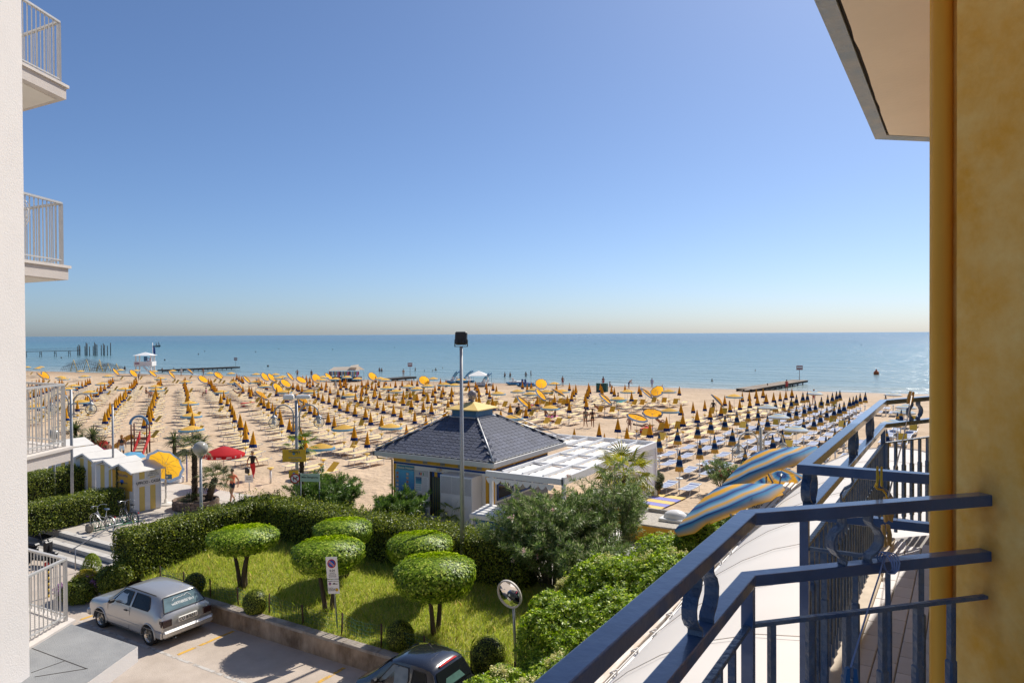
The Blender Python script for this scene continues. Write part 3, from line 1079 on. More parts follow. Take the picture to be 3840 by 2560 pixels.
# ================================================================ the white building across the lane
M_white = mat('white_stucco', (0.70, 0.665, 0.63), 0.95, var=0.05, vscale=1.5, bump=0.25, bscale=45, detail=8)
M_slabg = mat('balcony_plaster', (0.54, 0.49, 0.45), 0.9, var=0.08, vscale=3, bump=0.2, bscale=40)
M_slabu = mat('balcony_soffit', (0.70, 0.66, 0.60), 0.9, var=0.05)
M_capst = mat('balcony_edge_stone', (0.60, 0.55, 0.50), 0.7, var=0.1, vscale=5)
M_rail = mat('silver_painted_iron', (0.50, 0.49, 0.47), 0.45, metal=0.25, var=0.1, vscale=9)
M_bit = mat('grey_bitumen', (0.27, 0.275, 0.275), 0.9, col2=(0.20, 0.205, 0.21), vscale=2.0, detail=10, bump=0.5, bscale=60)
C0 = (-6.8, 9.94)
bw = empty('white_building', XY(*C0, -0.5), 0, 'white stuccoed apartment building with iron railed balconies', 'building')
b0 = Vector(bw.location)
def bl(x, y, z=0.0):
	p = XY(x, y, z)
	return Vector((p.x - b0.x, p.y - b0.y, z - b0.z))
mb = MB()
mb.prism([tuple(bl(x, y)[:2]) for x, y in (C0, (-6.72, 7.0), (-11, 7.0), (-11, 12.0), (-8.4, 10.6))], 0, 17)
mb.build('wall', M_white, bw)
cc = Vector((-7.36, 11.82))
ndir = Vector((-0.05, -1.0)).normalized()
fdir = Vector((-0.88, 0.475)).normalized()
def rail_set(z, parent, cx):
	a, c, f = cc + ndir * 2.2 - Vector((0.0, 0)), cc, cc + fdir * 3.4
	sh = Vector((-0.09, -0.03))
	for (p, q) in ((a, c), (f, c)):
		for zz, w_, h_, nm in ((z + 1.03, 0.055, 0.032, 'top_rail'), (z + 0.09, 0.03, 0.02, 'bottom_rail')):
			mb = MB()
			mb.beam(bl(*(p + sh), zz), bl(*(q + sh), zz), w_, h_)
			mb.build(nm, M_rail, parent)
		n = int((q - p).length / 0.095)
		for i in range(n):
			t = p.lerp(q, (i + 0.5) / n) + sh
			dep = t.y
			pxx = 1920 + FPX * t.x / t.y
			if pxx < 60:
				continue
			mb = MB()
			mb.beam(bl(*t, z + 0.02), bl(*t, z + 1.02), 0.013, 0.013, (1, 0, 0))
			mb.build('bar', M_rail, parent)
	mb = MB()
	mb.box((-0.022, -0.022, 0), (0.022, 0.022, 1.02), 0, Matrix.Translation(bl(*(c + sh), z)))
	mb.build('corner_post', M_rail, parent)
for z in (12.55, 9.57, 6.57, 3.67):
	bal = empty('balcony', (0, 0, 0))
	bal.parent = bw
	pts = [cc, cc + fdir * 3.4, cc + fdir * 3.4 + Vector((0, -2.2)), cc + ndir * 2.2]
	mb = MB()
	mb.prism([tuple(bl(*p)[:2]) for p in pts], z - 0.235 - b0.z, z - 0.045 - b0.z)
	mb.build('slab', M_slabg, bal)
	if z > 4:
		mb = MB()
		ctr = sum(pts, Vector((0, 0))) / 4
		mb.prism([tuple(bl(*(p + (ctr - p).normalized() * 0.16))[:2]) for p in pts], z - 0.243 - b0.z, z - 0.2352 - b0.z)
		mb.build('soffit_panel', M_slabu, bal)
	ov = [cc + Vector((0.035, 0.03)), cc + fdir * 3.4 + Vector((0, 0.04)), cc + fdir * 3.4 + Vector((0, -2.2)), cc + ndir * 2.2 + Vector((0.035, 0))]
	mb = MB()
	mb.prism([tuple(bl(*p)[:2]) for p in ov], z - 0.0445 - b0.z, z - b0.z)
	mb.build('edge_stone', M_capst, bal)
	rail_set(z, bal, cc)
# flat grey entrance canopy below
g1, g2 = G(268, 2337, 3.64), G(517, 2421, 3.64)
g3 = G(323, 2560, 3.64)
g3 = g2 + (g3 - g2).normalized() * 4.0
cpl = [g1, g2, g3, XY(-8.5, 6.6), XY(-9.5, 10.5)]
mb = MB()
mb.prism([((p.x - b0.x), (p.y - b0.y)) for p in cpl], 3.40 - b0.z, 3.64 - b0.z - 0.006)
cn = mb.build('canopy', [M_bit, M_white], bw)
me = cn.data
for p in me.polygons:
	if abs(p.normal.z) < 0.5:
		p.material_index = 1
def seam(a, b):
	mb = MB()
	mb.beam(a - b0, b - b0, 0.009, 0.004)
	mb.build('canopy_seam', M_dark, bw)
s_ = [G(x * .3827, 2000 + y * .3827, 3.637) for x, y in ((300, 1115), (850, 1320), (340, 1400), (860, 1318), (645, 1240), (305, 1360))]
seam(s_[0], s_[1]); seam(s_[2], s_[3]); seam(s_[4], s_[5])
# satellite dish or round frame on the second balcony
mb = MB()
cdish = D(88, 800, 11.2) - b0
for k in range(3):
	mb.lathe([(0.20 - 0.05 * k, -0.008), (0.21 - 0.05 * k, 0.0), (0.20 - 0.05 * k, 0.008)], 20, 0, cdish, Matrix.Rotation(PI / 2, 3, 'X'))
mb.build('round_wire_frame', M_wpaint, bw)
# ================================================================ hedges, clipped trees, shrubs, palms
M_core = mat('hedge_core_shade', (0.018, 0.020, 0.008), 0.95, var=0.5, vscale=9, bump=0.6, bscale=20)  # near-black solid core: shade between the leaves put into its colour
M_bark = mat('bark', (0.10, 0.072, 0.05), 0.95, col2=(0.045, 0.032, 0.022), vscale=7, stretch=(1, 1, 0.25), bump=0.8, bscale=22)
L_hedge = leafmat('hedge_leaf', (0.014, 0.034, 0.004), (0.19, 0.24, 0.026), 0.30, 0.42, c3=(0.42, 0.44, 0.07))  # wide tone range also paints the dark gaps and bright flecks
L_bright = leafmat('fresh_leaf', (0.030, 0.075, 0.005), (0.31, 0.45, 0.03), 0.36, 0.42, c3=(0.60, 0.66, 0.12))
L_olea = leafmat('oleander_leaf', (0.05, 0.10, 0.02), (0.25, 0.34, 0.11), 0.30, 0.42, c3=(0.50, 0.50, 0.30))
L_olead = leafmat('dense_oleander_leaf', (0.028, 0.075, 0.016), (0.15, 0.25, 0.045), 0.28, 0.36, c3=(0.22, 0.30, 0.08))
L_palm = leafmat('palm_leaf', (0.06, 0.115, 0.015), (0.20, 0.25, 0.03), 0.40, 0.4)
L_palmd = leafmat('dark_palm_leaf', (0.035, 0.06, 0.018), (0.11, 0.135, 0.045), 0.25, 0.45, c3=(0.26, 0.24, 0.12))
L_flow = leafmat('cream_flower', (0.50, 0.48, 0.16), (0.75, 0.70, 0.36), 0.2, 0.7)
L_pink = leafmat('pink_flower', (0.62, 0.07, 0.16), (0.75, 0.26, 0.34), 0.3, 0.6)
L_palep = leafmat('pale_pink_flower', (0.75, 0.48, 0.45), (0.80, 0.62, 0.58), 0.3, 0.6)
L_lilac = leafmat('lilac_flower', (0.36, 0.16, 0.36), (0.55, 0.34, 0.52), 0.3, 0.6)

def box_points(lo, hi, dens, r, faces='udfblr', rag=0.05):
	"""Random points and normals over the faces of a box with rounded, slightly wavy sides."""
	lo, hi = np.array(lo, float), np.array(hi, float)
	d = hi - lo
	P, N = [], []
	spec = {'u': (2, 1), 'd': (2, -1), 'f': (1, -1), 'b': (1, 1), 'l': (0, -1), 'r': (0, 1)}
	for f in faces:
		ax, s = spec[f]
		o = [i for i in range(3) if i != ax]
		n = int(d[o[0]] * d[o[1]] * dens)
		p = lo + r.random((n, 3)) * d
		p[:, ax] = hi[ax] if s > 0 else lo[ax]
		nn = np.zeros((n, 3))
		nn[:, ax] = s
		# round the edges
		for k in range(3):
			if k != ax:
				e = np.minimum(p[:, k] - lo[k], hi[k] - p[:, k])
				pull = np.clip(0.12 - e, 0, 0.12)
				p[:, ax] -= s * pull * 0.7
				nn[:, k] += np.where(p[:, k] - lo[k] < 0.12, -1, 0) * (pull / 0.12) + np.where(hi[k] - p[:, k] < 0.12, 1, 0) * (pull / 0.12)
		wob = 0.05 * np.sin(p[:, o[0]] * 2.1) * np.sin(p[:, o[1]] * 3.3 + 1) + r.normal(0, rag, n)
		p[:, ax] += s * wob
		P.append(p)
		N.append(nn)
	return np.concatenate(P), np.concatenate(N)
def hedge(lo, hi, label, dens=650, ln=0.075, wd=0.045, m=None, faces='ufblr', seed=1, sprig=0.0):
	r = np.random.default_rng(seed)
	root = empty('hedge', ((lo[0] + hi[0]) / 2, (lo[1] + hi[1]) / 2, lo[2]), 0, label, 'hedge')
	c = np.array(root.location)
	lo_, hi_ = np.array(lo) - c, np.array(hi) - c
	mb = MB()
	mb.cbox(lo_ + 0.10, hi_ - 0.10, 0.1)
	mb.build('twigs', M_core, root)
	P, N = box_points(lo_, hi_, dens, r, faces)
	parts = [leaves(P, N, ln, wd, 0.55, 0.35, seed)]
	P2, N2 = box_points(lo_ + 0.07, hi_ - 0.07, dens * 0.5, r, faces)
	parts.append(leaves(P2, N2, ln * 1.1, wd * 1.2, 0.6, 0.2, seed + 1))
	if sprig:
		n = int(sprig * (hi_[0] - lo_[0]) * (hi_[1] - lo_[1]))
		base = np.stack([r.uniform(lo_[0], hi_[0], n), r.uniform(lo_[1], hi_[1], n), np.full(n, hi_[2])], 1)
		hh = r.uniform(0.08, 0.35, n)
		for k in range(7):
			q = base + np.stack([r.normal(0, 0.025, n), r.normal(0, 0.025, n), hh * k / 6], 1)
			parts.append(leaves(q, np.tile([0, 0, 0.6], (n, 1)), ln, wd, 0.9, 0.3, seed + 5 + k))
	V, F, Q = merge(parts)
	inst('foliage', soup('foliage', V, F, m or L_hedge, Q), root)
	return root
hedge((-24.75, 14.0, 0.0), (-23.55, 20.0, 1.62), 'clipped hedge at the head of the lawn beside the stone steps', 700, seed=21, sprig=6)
hedge((-24.7, 19.1, 0.0), (-11.2, 20.55, 1.66), 'long clipped hedge behind the mushroom shaped trees', 620, seed=22, sprig=30)
hedge((-34.1, 11.0, 0.0), (-32.75, 19.2, 1.2), 'clipped hedge behind the parked bicycles', 560, seed=23)
hedge((-41.0, 10.0, 0.0), (-39.4, 21.6, 1.35), 'clipped hedge in front of the striped beach huts', 480, seed=24)
hedge((-38.6, 11.0, 0.0), (-37.0, 14.6, 1.25), 'low clipped hedge between two taller hedges by the white building', 420, seed=25)

def drum_points(a, h, n, r, ex=5.0):
	d = r.normal(0, 1, (n, 3))
	d /= np.linalg.norm(d, axis=1)[:, None]
	q = (np.abs(d[:, :2]) ** 2).sum(1) ** (ex / 2) / a ** ex + (np.abs(d[:, 2]) / h) ** ex
	p = d * (q ** (-1 / ex))[:, None]
	nr = np.stack([p[:, 0] / a ** 2, p[:, 1] / a ** 2, p[:, 2] / h ** 2], 1)
	nr /= np.linalg.norm(nr, axis=1)[:, None]
	return p, nr
def branch(mb, p, q, r0, r1, bend=0.08, n=6, seed=0):
	rr = random.Random(seed)
	p, q = Vector(p), Vector(q)
	off = Vector((rr.uniform(-1, 1), rr.uniform(-1, 1), 0)) * bend
	pts = [p.lerp(q, i / n) + off * math.sin(PI * i / n) for i in range(n + 1)]
	mb.tube(pts, [r0 + (r1 - r0) * i / n for i in range(n + 1)], 8)
def topiary(px, py, zb, rad, zlo, zhi, stems, label, seed, cpx=None):
	"""Clipped mushroom-shaped tree: trunk foot seen at (px, py)."""
	p = G(px, py, zb) if cpx is None else cpx
	root = empty('topiary_tree', (p.x, p.y, float(lawn_z(p.x, p.y)) - 0.02), 0, label, 'tree', 'mushroom clipped trees on the lawn')
	zb = root.location.z
	zc, hh = (zlo + zhi) / 2 - zb, (zhi - zlo) / 2
	r = np.random.default_rng(seed)
	ms = MB()
	for k in range(stems):
		a = 2 * PI * k / stems + seed
		b0_ = Vector((math.cos(a) * 0.10, math.sin(a) * 0.10, 0))
		m1 = Vector((math.cos(a) * 0.30, math.sin(a) * 0.22, (zlo - zb) * 0.75))
		branch(ms, b0_, m1, 0.075, 0.055, 0.05, 6, seed + k)
		for j in range(3):
			aa = a + (j - 1) * 0.8
			branch(ms, m1, (math.cos(aa) * rad * 0.6, math.sin(aa) * rad * 0.6, zc), 0.045, 0.02, 0.06, 5, seed * 3 + k + j)
	ms.build('trunk', M_bark, root)
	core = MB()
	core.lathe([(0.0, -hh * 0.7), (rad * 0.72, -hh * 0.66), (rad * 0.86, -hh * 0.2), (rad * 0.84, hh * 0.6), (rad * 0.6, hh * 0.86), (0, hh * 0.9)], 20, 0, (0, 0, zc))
	n = int(13500 * (rad / 1.05) ** 2)
	P, N = drum_points(rad, hh, n, r)
	P *= (1 + r.normal(0, 0.03, n) + 0.025 * np.sin(P[:, 0] * 5) * np.sin(P[:, 1] * 6))[:, None]
	und = P[:, 2] < -hh * 0.6
	P[und, 2] += r.uniform(-0.24, 0.05, und.sum()) * (1 - (P[und, :2] ** 2).sum(1) / rad ** 2 * 0.6)
	parts = [leaves(P + [0, 0, zc], N, 0.085, 0.048, 0.6, 0.5, seed)]
	P2, N2 = drum_points(rad * 0.93, hh * 0.92, n // 2, r)
	parts.append(leaves(P2 + [0, 0, zc], N2, 0.08, 0.05, 0.6, 0.3, seed + 1))
	V, F, Q = merge(parts)
	crown = inst('crown', soup('crown', V, F, L_bright, Q), root)
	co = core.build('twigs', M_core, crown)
	return root
topiary(913, 2180, 0.33, 1.08, 1.54, 2.02, 3, 'mushroom clipped tree on three slim stems with a yellowish rim', 31)
topiary(1233, 2268, 0.30, 1.02, 1.54, 2.18, 2, 'mushroom clipped tree behind the no parking sign', 32)
topiary(1633, 2367, 0.22, 1.06, 1.42, 2.18, 2, 'mushroom clipped tree on two straight stems in front of the floodlight pole', 33)
topiary(0, 0, 0, 0.92, 1.58, 2.18, 3, 'mushroom clipped tree standing close to the long hedge', 34, Vector((-17.0, 17.3, 0.3)))
topiary(0, 0, 0, 0.96, 1.54, 2.16, 2, 'mushroom clipped tree between the floodlight pole and the long hedge', 35, Vector((-13.75, 17.3, 0.3)))

def ball_bush(px, py, rpx, label, seed):
	p = G(px, py + rpx * 0.9, 0.12)
	rad = rpx * depth_of(p) / FPX
	root = empty('ball_bush', (p.x, p.y, float(lawn_z(p.x, p.y)) - 0.02), 0, label, 'bush', 'clipped ball bushes along the garden wall')
	r = np.random.default_rng(seed)
	d = r.normal(0, 1, (4200, 3))
	d /= np.linalg.norm(d, axis=1)[:, None]
	P = d * rad * (1 + r.normal(0, 0.03, 4200))[:, None] * [1, 1, 1.08] + [0, 0, rad * 0.98]
	V, F, Q = leaves(P, d, 0.045, 0.028, 0.5, 0.3, seed)
	inst('foliage', soup('foliage', V, F, L_hedge, Q), root)
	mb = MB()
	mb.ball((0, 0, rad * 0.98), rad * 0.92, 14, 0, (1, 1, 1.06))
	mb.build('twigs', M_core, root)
ball_bush(731, 2178, 37, 'clipped ball bush by the lawn edge behind the silver car', 41)
ball_bush(957, 2248, 44, 'clipped ball bush near the tree with three stems', 42)
ball_bush(1500, 2374, 52, 'clipped ball bush behind the black car with some brown leaves', 43)
ball_bush(1830, 2448, 66, 'largest clipped ball bush beside the mirror pole', 44)

def lump_points(lumps, dens, r):
	P, N = [], []
	for (c, a) in lumps:
		c, a = np.array(c, float), np.array(a, float)
		n = int(4 * PI * ((a[0] * a[1] + a[1] * a[2] + a[0] * a[2]) / 3) * dens)
		d = r.normal(0, 1, (n, 3))
		d /= np.linalg.norm(d, axis=1)[:, None]
		rad = 1 + 0.10 * np.sin(d[:, 0] * 7 + c[0] * 3) * np.sin(d[:, 1] * 6 + c[1]) * 1.0 + r.normal(0, 0.05, n)
		p = c + d * a * rad[:, None]
		nn = d / a
		nn /= np.linalg.norm(nn, axis=1)[:, None]
		ok = p[:, 2] > 0.02
		for (c2, a2) in lumps:
			if c2 is c: continue
			q = (p - np.array(c2)) / (np.array(a2) * 0.86)
			ok &= ((q ** 2).sum(1) > 1) | np.all(np.array(c2) == c)
		P.append(p[ok])
		N.append(nn[ok])
	return np.concatenate(P), np.concatenate(N)
def rosettes(P, N, k, ln, wd, seed):
	"""k leaves radiating round each point, opening along N."""
	r = np.random.default_rng(seed)
	n = len(P)
	Nn = N + r.normal(0, 0.35, (n, 3)) + [0, 0, 0.45]
	Nn /= np.linalg.norm(Nn, axis=1)[:, None]
	T = np.cross(Nn, r.normal(0, 1, (n, 3)))
	T /= np.linalg.norm(T, axis=1)[:, None]
	B = np.cross(Nn, T)
	Vs, Rs = [], []
	for i in range(k):
		a = 2 * PI * i / k + r.normal(0, 0.25, n)
		out = T * np.cos(a)[:, None] + B * np.sin(a)[:, None]
		dirn = out * 0.85 + Nn * r.uniform(0.15, 0.7, n)[:, None]
		dirn /= np.linalg.norm(dirn, axis=1)[:, None]
		side = np.cross(dirn, Nn)
		side /= np.linalg.norm(side, axis=1)[:, None] + 1e-9
		L = (ln * r.uniform(0.7, 1.25, n))[:, None]
		Wd = (wd * r.uniform(0.7, 1.25, n))[:, None]
		a0 = P + dirn * L * 0.05
		mid = P + dirn * L * 0.62
		Vs.append(np.stack([a0, mid + side * Wd * 0.5, P + dirn * L - Nn * L * 0.12, mid - side * Wd * 0.5], 1).reshape(-1, 3))
		Rs.append(np.repeat(r.random(n), 4))
	V = np.concatenate(Vs)
	return V, np.arange(len(V)).reshape(-1, 4), np.concatenate(Rs)
def shrub(loc_, lumps, label, seed, dens=170, ln=0.085, wd=0.034, m=None, flowers=0, fm=None, fr=0.06, k=7, name='shrub', group=None):
	root = empty(name, loc_, 0, label, 'shrub', group)
	r = np.random.default_rng(seed)
	lumps = [(tuple(c), tuple(a)) for c, a in lumps]
	if ln > 0.09:      # break the outline up with smaller clumps
		for (c, a) in list(lumps):
			for j in range(6):
				d = r.normal(0, 1, 3)
				d[2] = abs(d[2])
				d /= np.linalg.norm(d)
				s_ = r.uniform(0.28, 0.48)
				lumps.append((tuple(np.array(c) + d * np.array(a) * 0.86), (s_, s_, s_ * 0.9)))
	P, N = lump_points(lumps, dens, r)
	parts = [rosettes(P, N, k, ln, wd, seed)]
	P2, N2 = lump_points([(c, np.array(a) * 0.88) for c, a in lumps], dens * 0.5, r)
	parts.append(rosettes(P2, N2, 5, ln * 1.1, wd * 1.2, seed + 1))
	V, F, Q = merge(parts)
	inst('foliage', soup('foliage', V, F, m or L_bright, Q), root)
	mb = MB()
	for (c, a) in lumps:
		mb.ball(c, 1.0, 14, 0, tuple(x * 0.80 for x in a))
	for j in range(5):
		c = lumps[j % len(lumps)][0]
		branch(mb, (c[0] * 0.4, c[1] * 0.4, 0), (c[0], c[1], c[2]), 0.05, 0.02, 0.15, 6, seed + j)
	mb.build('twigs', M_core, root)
	if flowers:
		idx = np.where(N[:, 2] > 0.0)[0]
		# flowers come in patches
		cen = P[r.choice(idx, max(2, flowers // 22))]
		dd = np.min(((P[idx][:, None, :] - cen[None]) ** 2).sum(2), 1)
		idx = idx[np.argsort(dd + r.exponential(0.06, len(idx)))[:flowers]]
		c = P[idx] + N[idx] * 0.05 + [0, 0, 0.03]
		pp = np.repeat(c, 14, 0) + r.normal(0, 1, (len(c) * 14, 3)) * fr * 0.55
		V, F, Q = leaves(pp, np.repeat(N[idx], 14, 0), 0.042, 0.04, 0.9, 0.5, seed + 9)
		inst('blossom', soup('blossom', V, F, fm or L_flow, Q), root)
	return root
# the evergreen shrubs along the veranda
shr = [((-7.3, 12.3), [((0, 0, .5), (1.05, 0.9, .75)), ((.9, .5, .7), (1.0, 1.0, .95))], 'pale flowering evergreen shrub at the end of the garden wall', 130, 5),
       ((-7.15, 14.8), [((-.3, 0, 1.0), (1.0, 1.2, 1.1)), ((.7, .3, 1.2), (1.1, 1.2, 1.15)), ((.3, -.9, .8), (1.0, .9, 1.0))], 'bright glossy evergreen shrub below the mirror', 0, 5),
       ((-6.8, 17.2), [((-.5, 0, 1.15), (1.25, 1.3, 1.3)), ((.8, .4, 1.4), (1.1, 1.4, 1.25))], 'evergreen shrub thick with cream flower heads', 420, 5),
       ((-6.5, 19.9), [((-.3, 0, 1.2), (1.2, 1.5, 1.25)), ((.6, .8, 1.4), (1.0, 1.4, 1.15))], 'dark evergreen shrub under the striped parasols', 60, 4),
       ((-5.9, 22.8), [((0, 0, 1.2), (1.0, 1.5, 1.2)), ((.2, 1.9, 1.1), (.9, 1.4, 1.1))], 'evergreen shrub beside the striped parasol poles', 0, 4)]
for i, ((u_, v_), lm, lb, fl_, dn2) in enumerate(shr):
	shrub((u_, v_, 0.0), lm, lb, 60 + i, dens=[260, 230, 200, 170, 140][i], flowers=fl_, ln=0.095, wd=0.038, group='evergreen shrubs along the veranda')

def oleander(loc_, R_, H_, label, seed, nst=26, br=4, m=None, lf=26, ln=0.15, wd=0.022, flow=0, fm=None, spread=1.0, parts_only=False, low=0.35):
	"""Many arching stems, narrow leaves in whorls along their upper part."""
	root = empty('oleander', loc_, 0, label, 'oleander')
	r = random.Random(seed)
	nr = np.random.default_rng(seed)
	ms = MB()
	Pn, Tn, fl_ = [], [], []
	for i in range(nst):
		a = 2 * PI * (i + r.random()) / nst * 1.0 + i * 2.399
		rad = R_ * math.sqrt((i + 0.5) / nst) * r.uniform(0.75, 1.08)
		h = H_ * (1 - 0.30 * (rad / R_) ** 2) * r.uniform(0.72, 1.0)
		p0_ = Vector((math.cos(a) * rad * 0.22, math.sin(a) * rad * 0.22, 0))
		top = Vector((math.cos(a) * rad, math.sin(a) * rad, h))
		mid = p0_.lerp(top, 0.5) + Vector((0, 0, h * 0.12))
		stem = [p0_, p0_.lerp(mid, 0.5) + Vector((0, 0, .05)), mid, mid.lerp(top, 0.55), top]
		ms.tube(stem, [0.022, 0.018, 0.014, 0.010, 0.006], 5)
		twigs = [stem]
		for b in range(br):
			t = r.uniform(low, 0.9)
			k = min(3, int(t * 4))
			s = stem[k].lerp(stem[k + 1], t * 4 - k)
			aa = a + r.uniform(-1.8, 1.8)
			ll = R_ * r.uniform(0.18, 0.42)
			e = s + Vector((math.cos(aa) * ll, math.sin(aa) * ll, ll * r.uniform(0.3, 1.1)))
			ms.tube([s, s.lerp(e, 0.5) + Vector((0, 0, 0.03)), e], [0.009, 0.007, 0.004], 4)
			twigs.append([s, s.lerp(e, 0.5) + Vector((0, 0, 0.03)), e])
		for ti, tw in enumerate(twigs):
			n = lf if ti == 0 else int(lf * 0.8)
			for j in range(n):
				t = (low + 0.1 if ti == 0 else 0.15) + ((0.9 - low) if ti == 0 else 0.85) * (j / n) ** 0.75
				t = min(t, 1) * (len(tw) - 1)
				k = min(len(tw) - 2, int(t))
				q = tw[k].lerp(tw[k + 1], t - k)
				d = (tw[k + 1] - tw[k]).normalized()
				for w in range(3):
					Pn.append(q)
					Tn.append(d)
			fl_.append(tw[-1])
	ms.build('stems', mat('oleander_stem', (0.20, 0.17, 0.12), 0.9, var=0.3, vscale=10), root)
	P = np.array([tuple(x) for x in Pn])
	T = np.array([tuple(x) for x in Tn])
	n = len(P)
	X = nr.normal(0, 1, (n, 3))
	S = np.cross(T, X)
	S /= np.linalg.norm(S, axis=1)[:, None]
	dirn = S * 0.75 + T * nr.uniform(0.2, 0.95, n)[:, None] + [0, 0, 0.12]
	dirn /= np.linalg.norm(dirn, axis=1)[:, None]
	side = np.cross(dirn, T + nr.normal(0, 0.3, (n, 3)))
	side /= np.linalg.norm(side, axis=1)[:, None] + 1e-9
	nm = np.cross(side, dirn)
	L = (ln * nr.uniform(0.65, 1.25, n))[:, None]
	Wd = (wd * nr.uniform(0.8, 1.2, n))[:, None]
	mid = P + dirn * L * 0.5
	V = np.stack([P, mid + side * Wd * 0.5, P + dirn * L - nm * L * 0.10, mid - side * Wd * 0.5], 1).reshape(-1, 3)
	inst('foliage', soup('foliage', V, np.arange(len(V)).reshape(-1, 4), m or L_olea, np.repeat(nr.random(n), 4)), root)
	if flow:
		c = np.array([tuple(p) for p in r.sample(fl_, min(flow, len(fl_)))])
		pp = np.repeat(c, 26, 0) + nr.normal(0, 0.035, (len(c) * 26, 3))
		V, F, Q = leaves(pp, np.tile([0, 0, 1.0], (len(pp), 1)), 0.05, 0.045, 1.0, 0.2, seed)
		inst('blossom', soup('blossom', V, F, fm or L_pink, Q), root)
	return root
oleander((-10.9, 20.6, 0.0), 2.25, 3.15, 'large loose oleander with a few pale pink flowers beside the kiosk terrace', 71, 70, 7, L_olea, 34, 0.17, 0.028, 12, L_palep)
oleander((-9.5, 22.2, 0.0), 1.5, 4.2, 'tall thin oleander reaching over the white pergola', 72, 34, 6, L_olea, 26, 0.17, 0.024, 4, L_palep)
oleander((-9.0, 19.3, 0.0), 1.4, 2.5, 'oleander with bare pale twigs above the cream flowering shrubs', 73, 32, 6, L_olea, 26, 0.16, 0.026)
oleander((-22.9, 22.7, 0.0), 1.45, 2.25, 'dense dark oleander with one red flower next to the oleander by the kiosk board', 74, 40, 6, L_olead, 34, 0.17, 0.027, 1, L_pink, low=0.12)
oleander((-24.7, 23.3, 0.0), 1.2, 2.15, 'dense dark oleander at the foot of the two globed lamp', 77, 32, 6, L_olead, 32, 0.17, 0.027, 0, low=0.12)
oleander((-19.6, 23.2, 0.0), 1.25, 1.85, 'dense dark oleander in front of the kiosk menu board', 75, 34, 6, L_olead, 34, 0.18, 0.028, 0, low=0.12)
# pink oleanders by the veranda
q = G(2715, 1850, 0.0)
oleander((q.x, q.y, 0.0), 1.05, 1.7, 'loose oleander with crimson flowers beyond the striped parasols', 76, 22, 5, L_olea, 24, 0.15, 0.024, 9, L_pink)
q = D(2890, 1830, 27.5)
oleander((q.x, q.y, 0.0), 1.3, 2.6, 'oleander with pink flowers beside the veranda gutter', 78, 26, 5, L_olead, 26, 0.16, 0.026, 8, L_pink)

# ---- palms
def fan_mesh(name, R_, petiole, nseg, m, seed, droop=0.5):
	"""One fan leaf: stalk along +X, blades radiating from its end."""
	r = random.Random(seed)
	V, F, Q = [], [], []
	def quad(a, b, c, d, q):
		o = len(V)
		V.extend([tuple(a), tuple(b), tuple(c), tuple(d)])
		F.append((o, o + 1, o + 2, o + 3))
		Q.extend([q] * 4)
	E0 = Vector((petiole, 0, 0.0))
	quad(Vector((0, -0.02, 0)), Vector((0, 0.02, 0)), E0 + Vector((0, 0.012, 0)), E0 + Vector((0, -0.012, 0)), 0.3)
	for i in range(nseg):
		a = -1.95 + 3.9 * i / (nseg - 1)
		L = R_ * (1 - 0.30 * abs(a) / 1.95) * r.uniform(0.92, 1.05)
		d = Vector((math.cos(a), math.sin(a), 0))
		s = Vector((-math.sin(a), math.cos(a), 0))
		p1 = E0 + d * L * 0.55 + Vector((0, 0, 0.05 * R_))
		p2 = E0 + d * L + Vector((0, 0, -droop * L * (0.35 + 0.3 * r.random())))
		w = R_ * 0.075
		q_ = r.random()
		quad(E0 - s * w * 0.15, p1 - s * w * 0.5, p1 + Vector((0, 0, 0.018)), E0 + s * w * 0.0, q_)
		quad(E0, p1 + Vector((0, 0, 0.018)), p1 + s * w * 0.5, E0 + s * w * 0.15, q_)
		quad(p1 - s * w * 0.5, p2, p2 + s * 0.004, p1 + s * w * 0.5, q_)
	return soup(name, V, F, m, Q)
M_palmtrunk = mat('fibrous_palm_trunk', (0.12, 0.080, 0.05), 1.0, col2=(0.045, 0.03, 0.018), vscale=14, bump=1.0, bscale=30)
def palm_trunk(root, top, r0, r1, seed, bend=(0, 0)):
	mb = MB()
	pts = [Vector((bend[0] * math.sin(t * PI / 2) + top[0] * t, bend[1] * t * t + top[1] * t, top[2] * t)) for t in [i / 14 for i in range(15)]]
	mb.tube(pts, [(r0 + (r1 - r0) * i / 14) * (1 + 0.10 * (i % 2)) for i in range(15)], 12)
	r = random.Random(seed)
	# stubs of old leaf bases
	for i in range(int(top[2] * 60)):
		t = r.random()
		k = min(13, int(t * 14))
		p = pts[k].lerp(pts[k + 1], t * 14 - k)
		a = r.uniform(0, 2 * PI)
		rad = (r0 + (r1 - r0) * t)
		d = Vector((math.cos(a), math.sin(a), 0))
		s = Vector((-math.sin(a), math.cos(a), 0)) * 0.035
		b = p + d * rad * 0.95
		tip = b + d * 0.07 + Vector((0, 0, r.uniform(0.05, 0.14)))
		mb.add([b - s, b + s, tip + s * 0.4, tip - s * 0.4], [(0, 1, 2, 3), (3, 2, 1, 0)])
	mb.build('trunk', M_palmtrunk, root)
	return pts[-1]
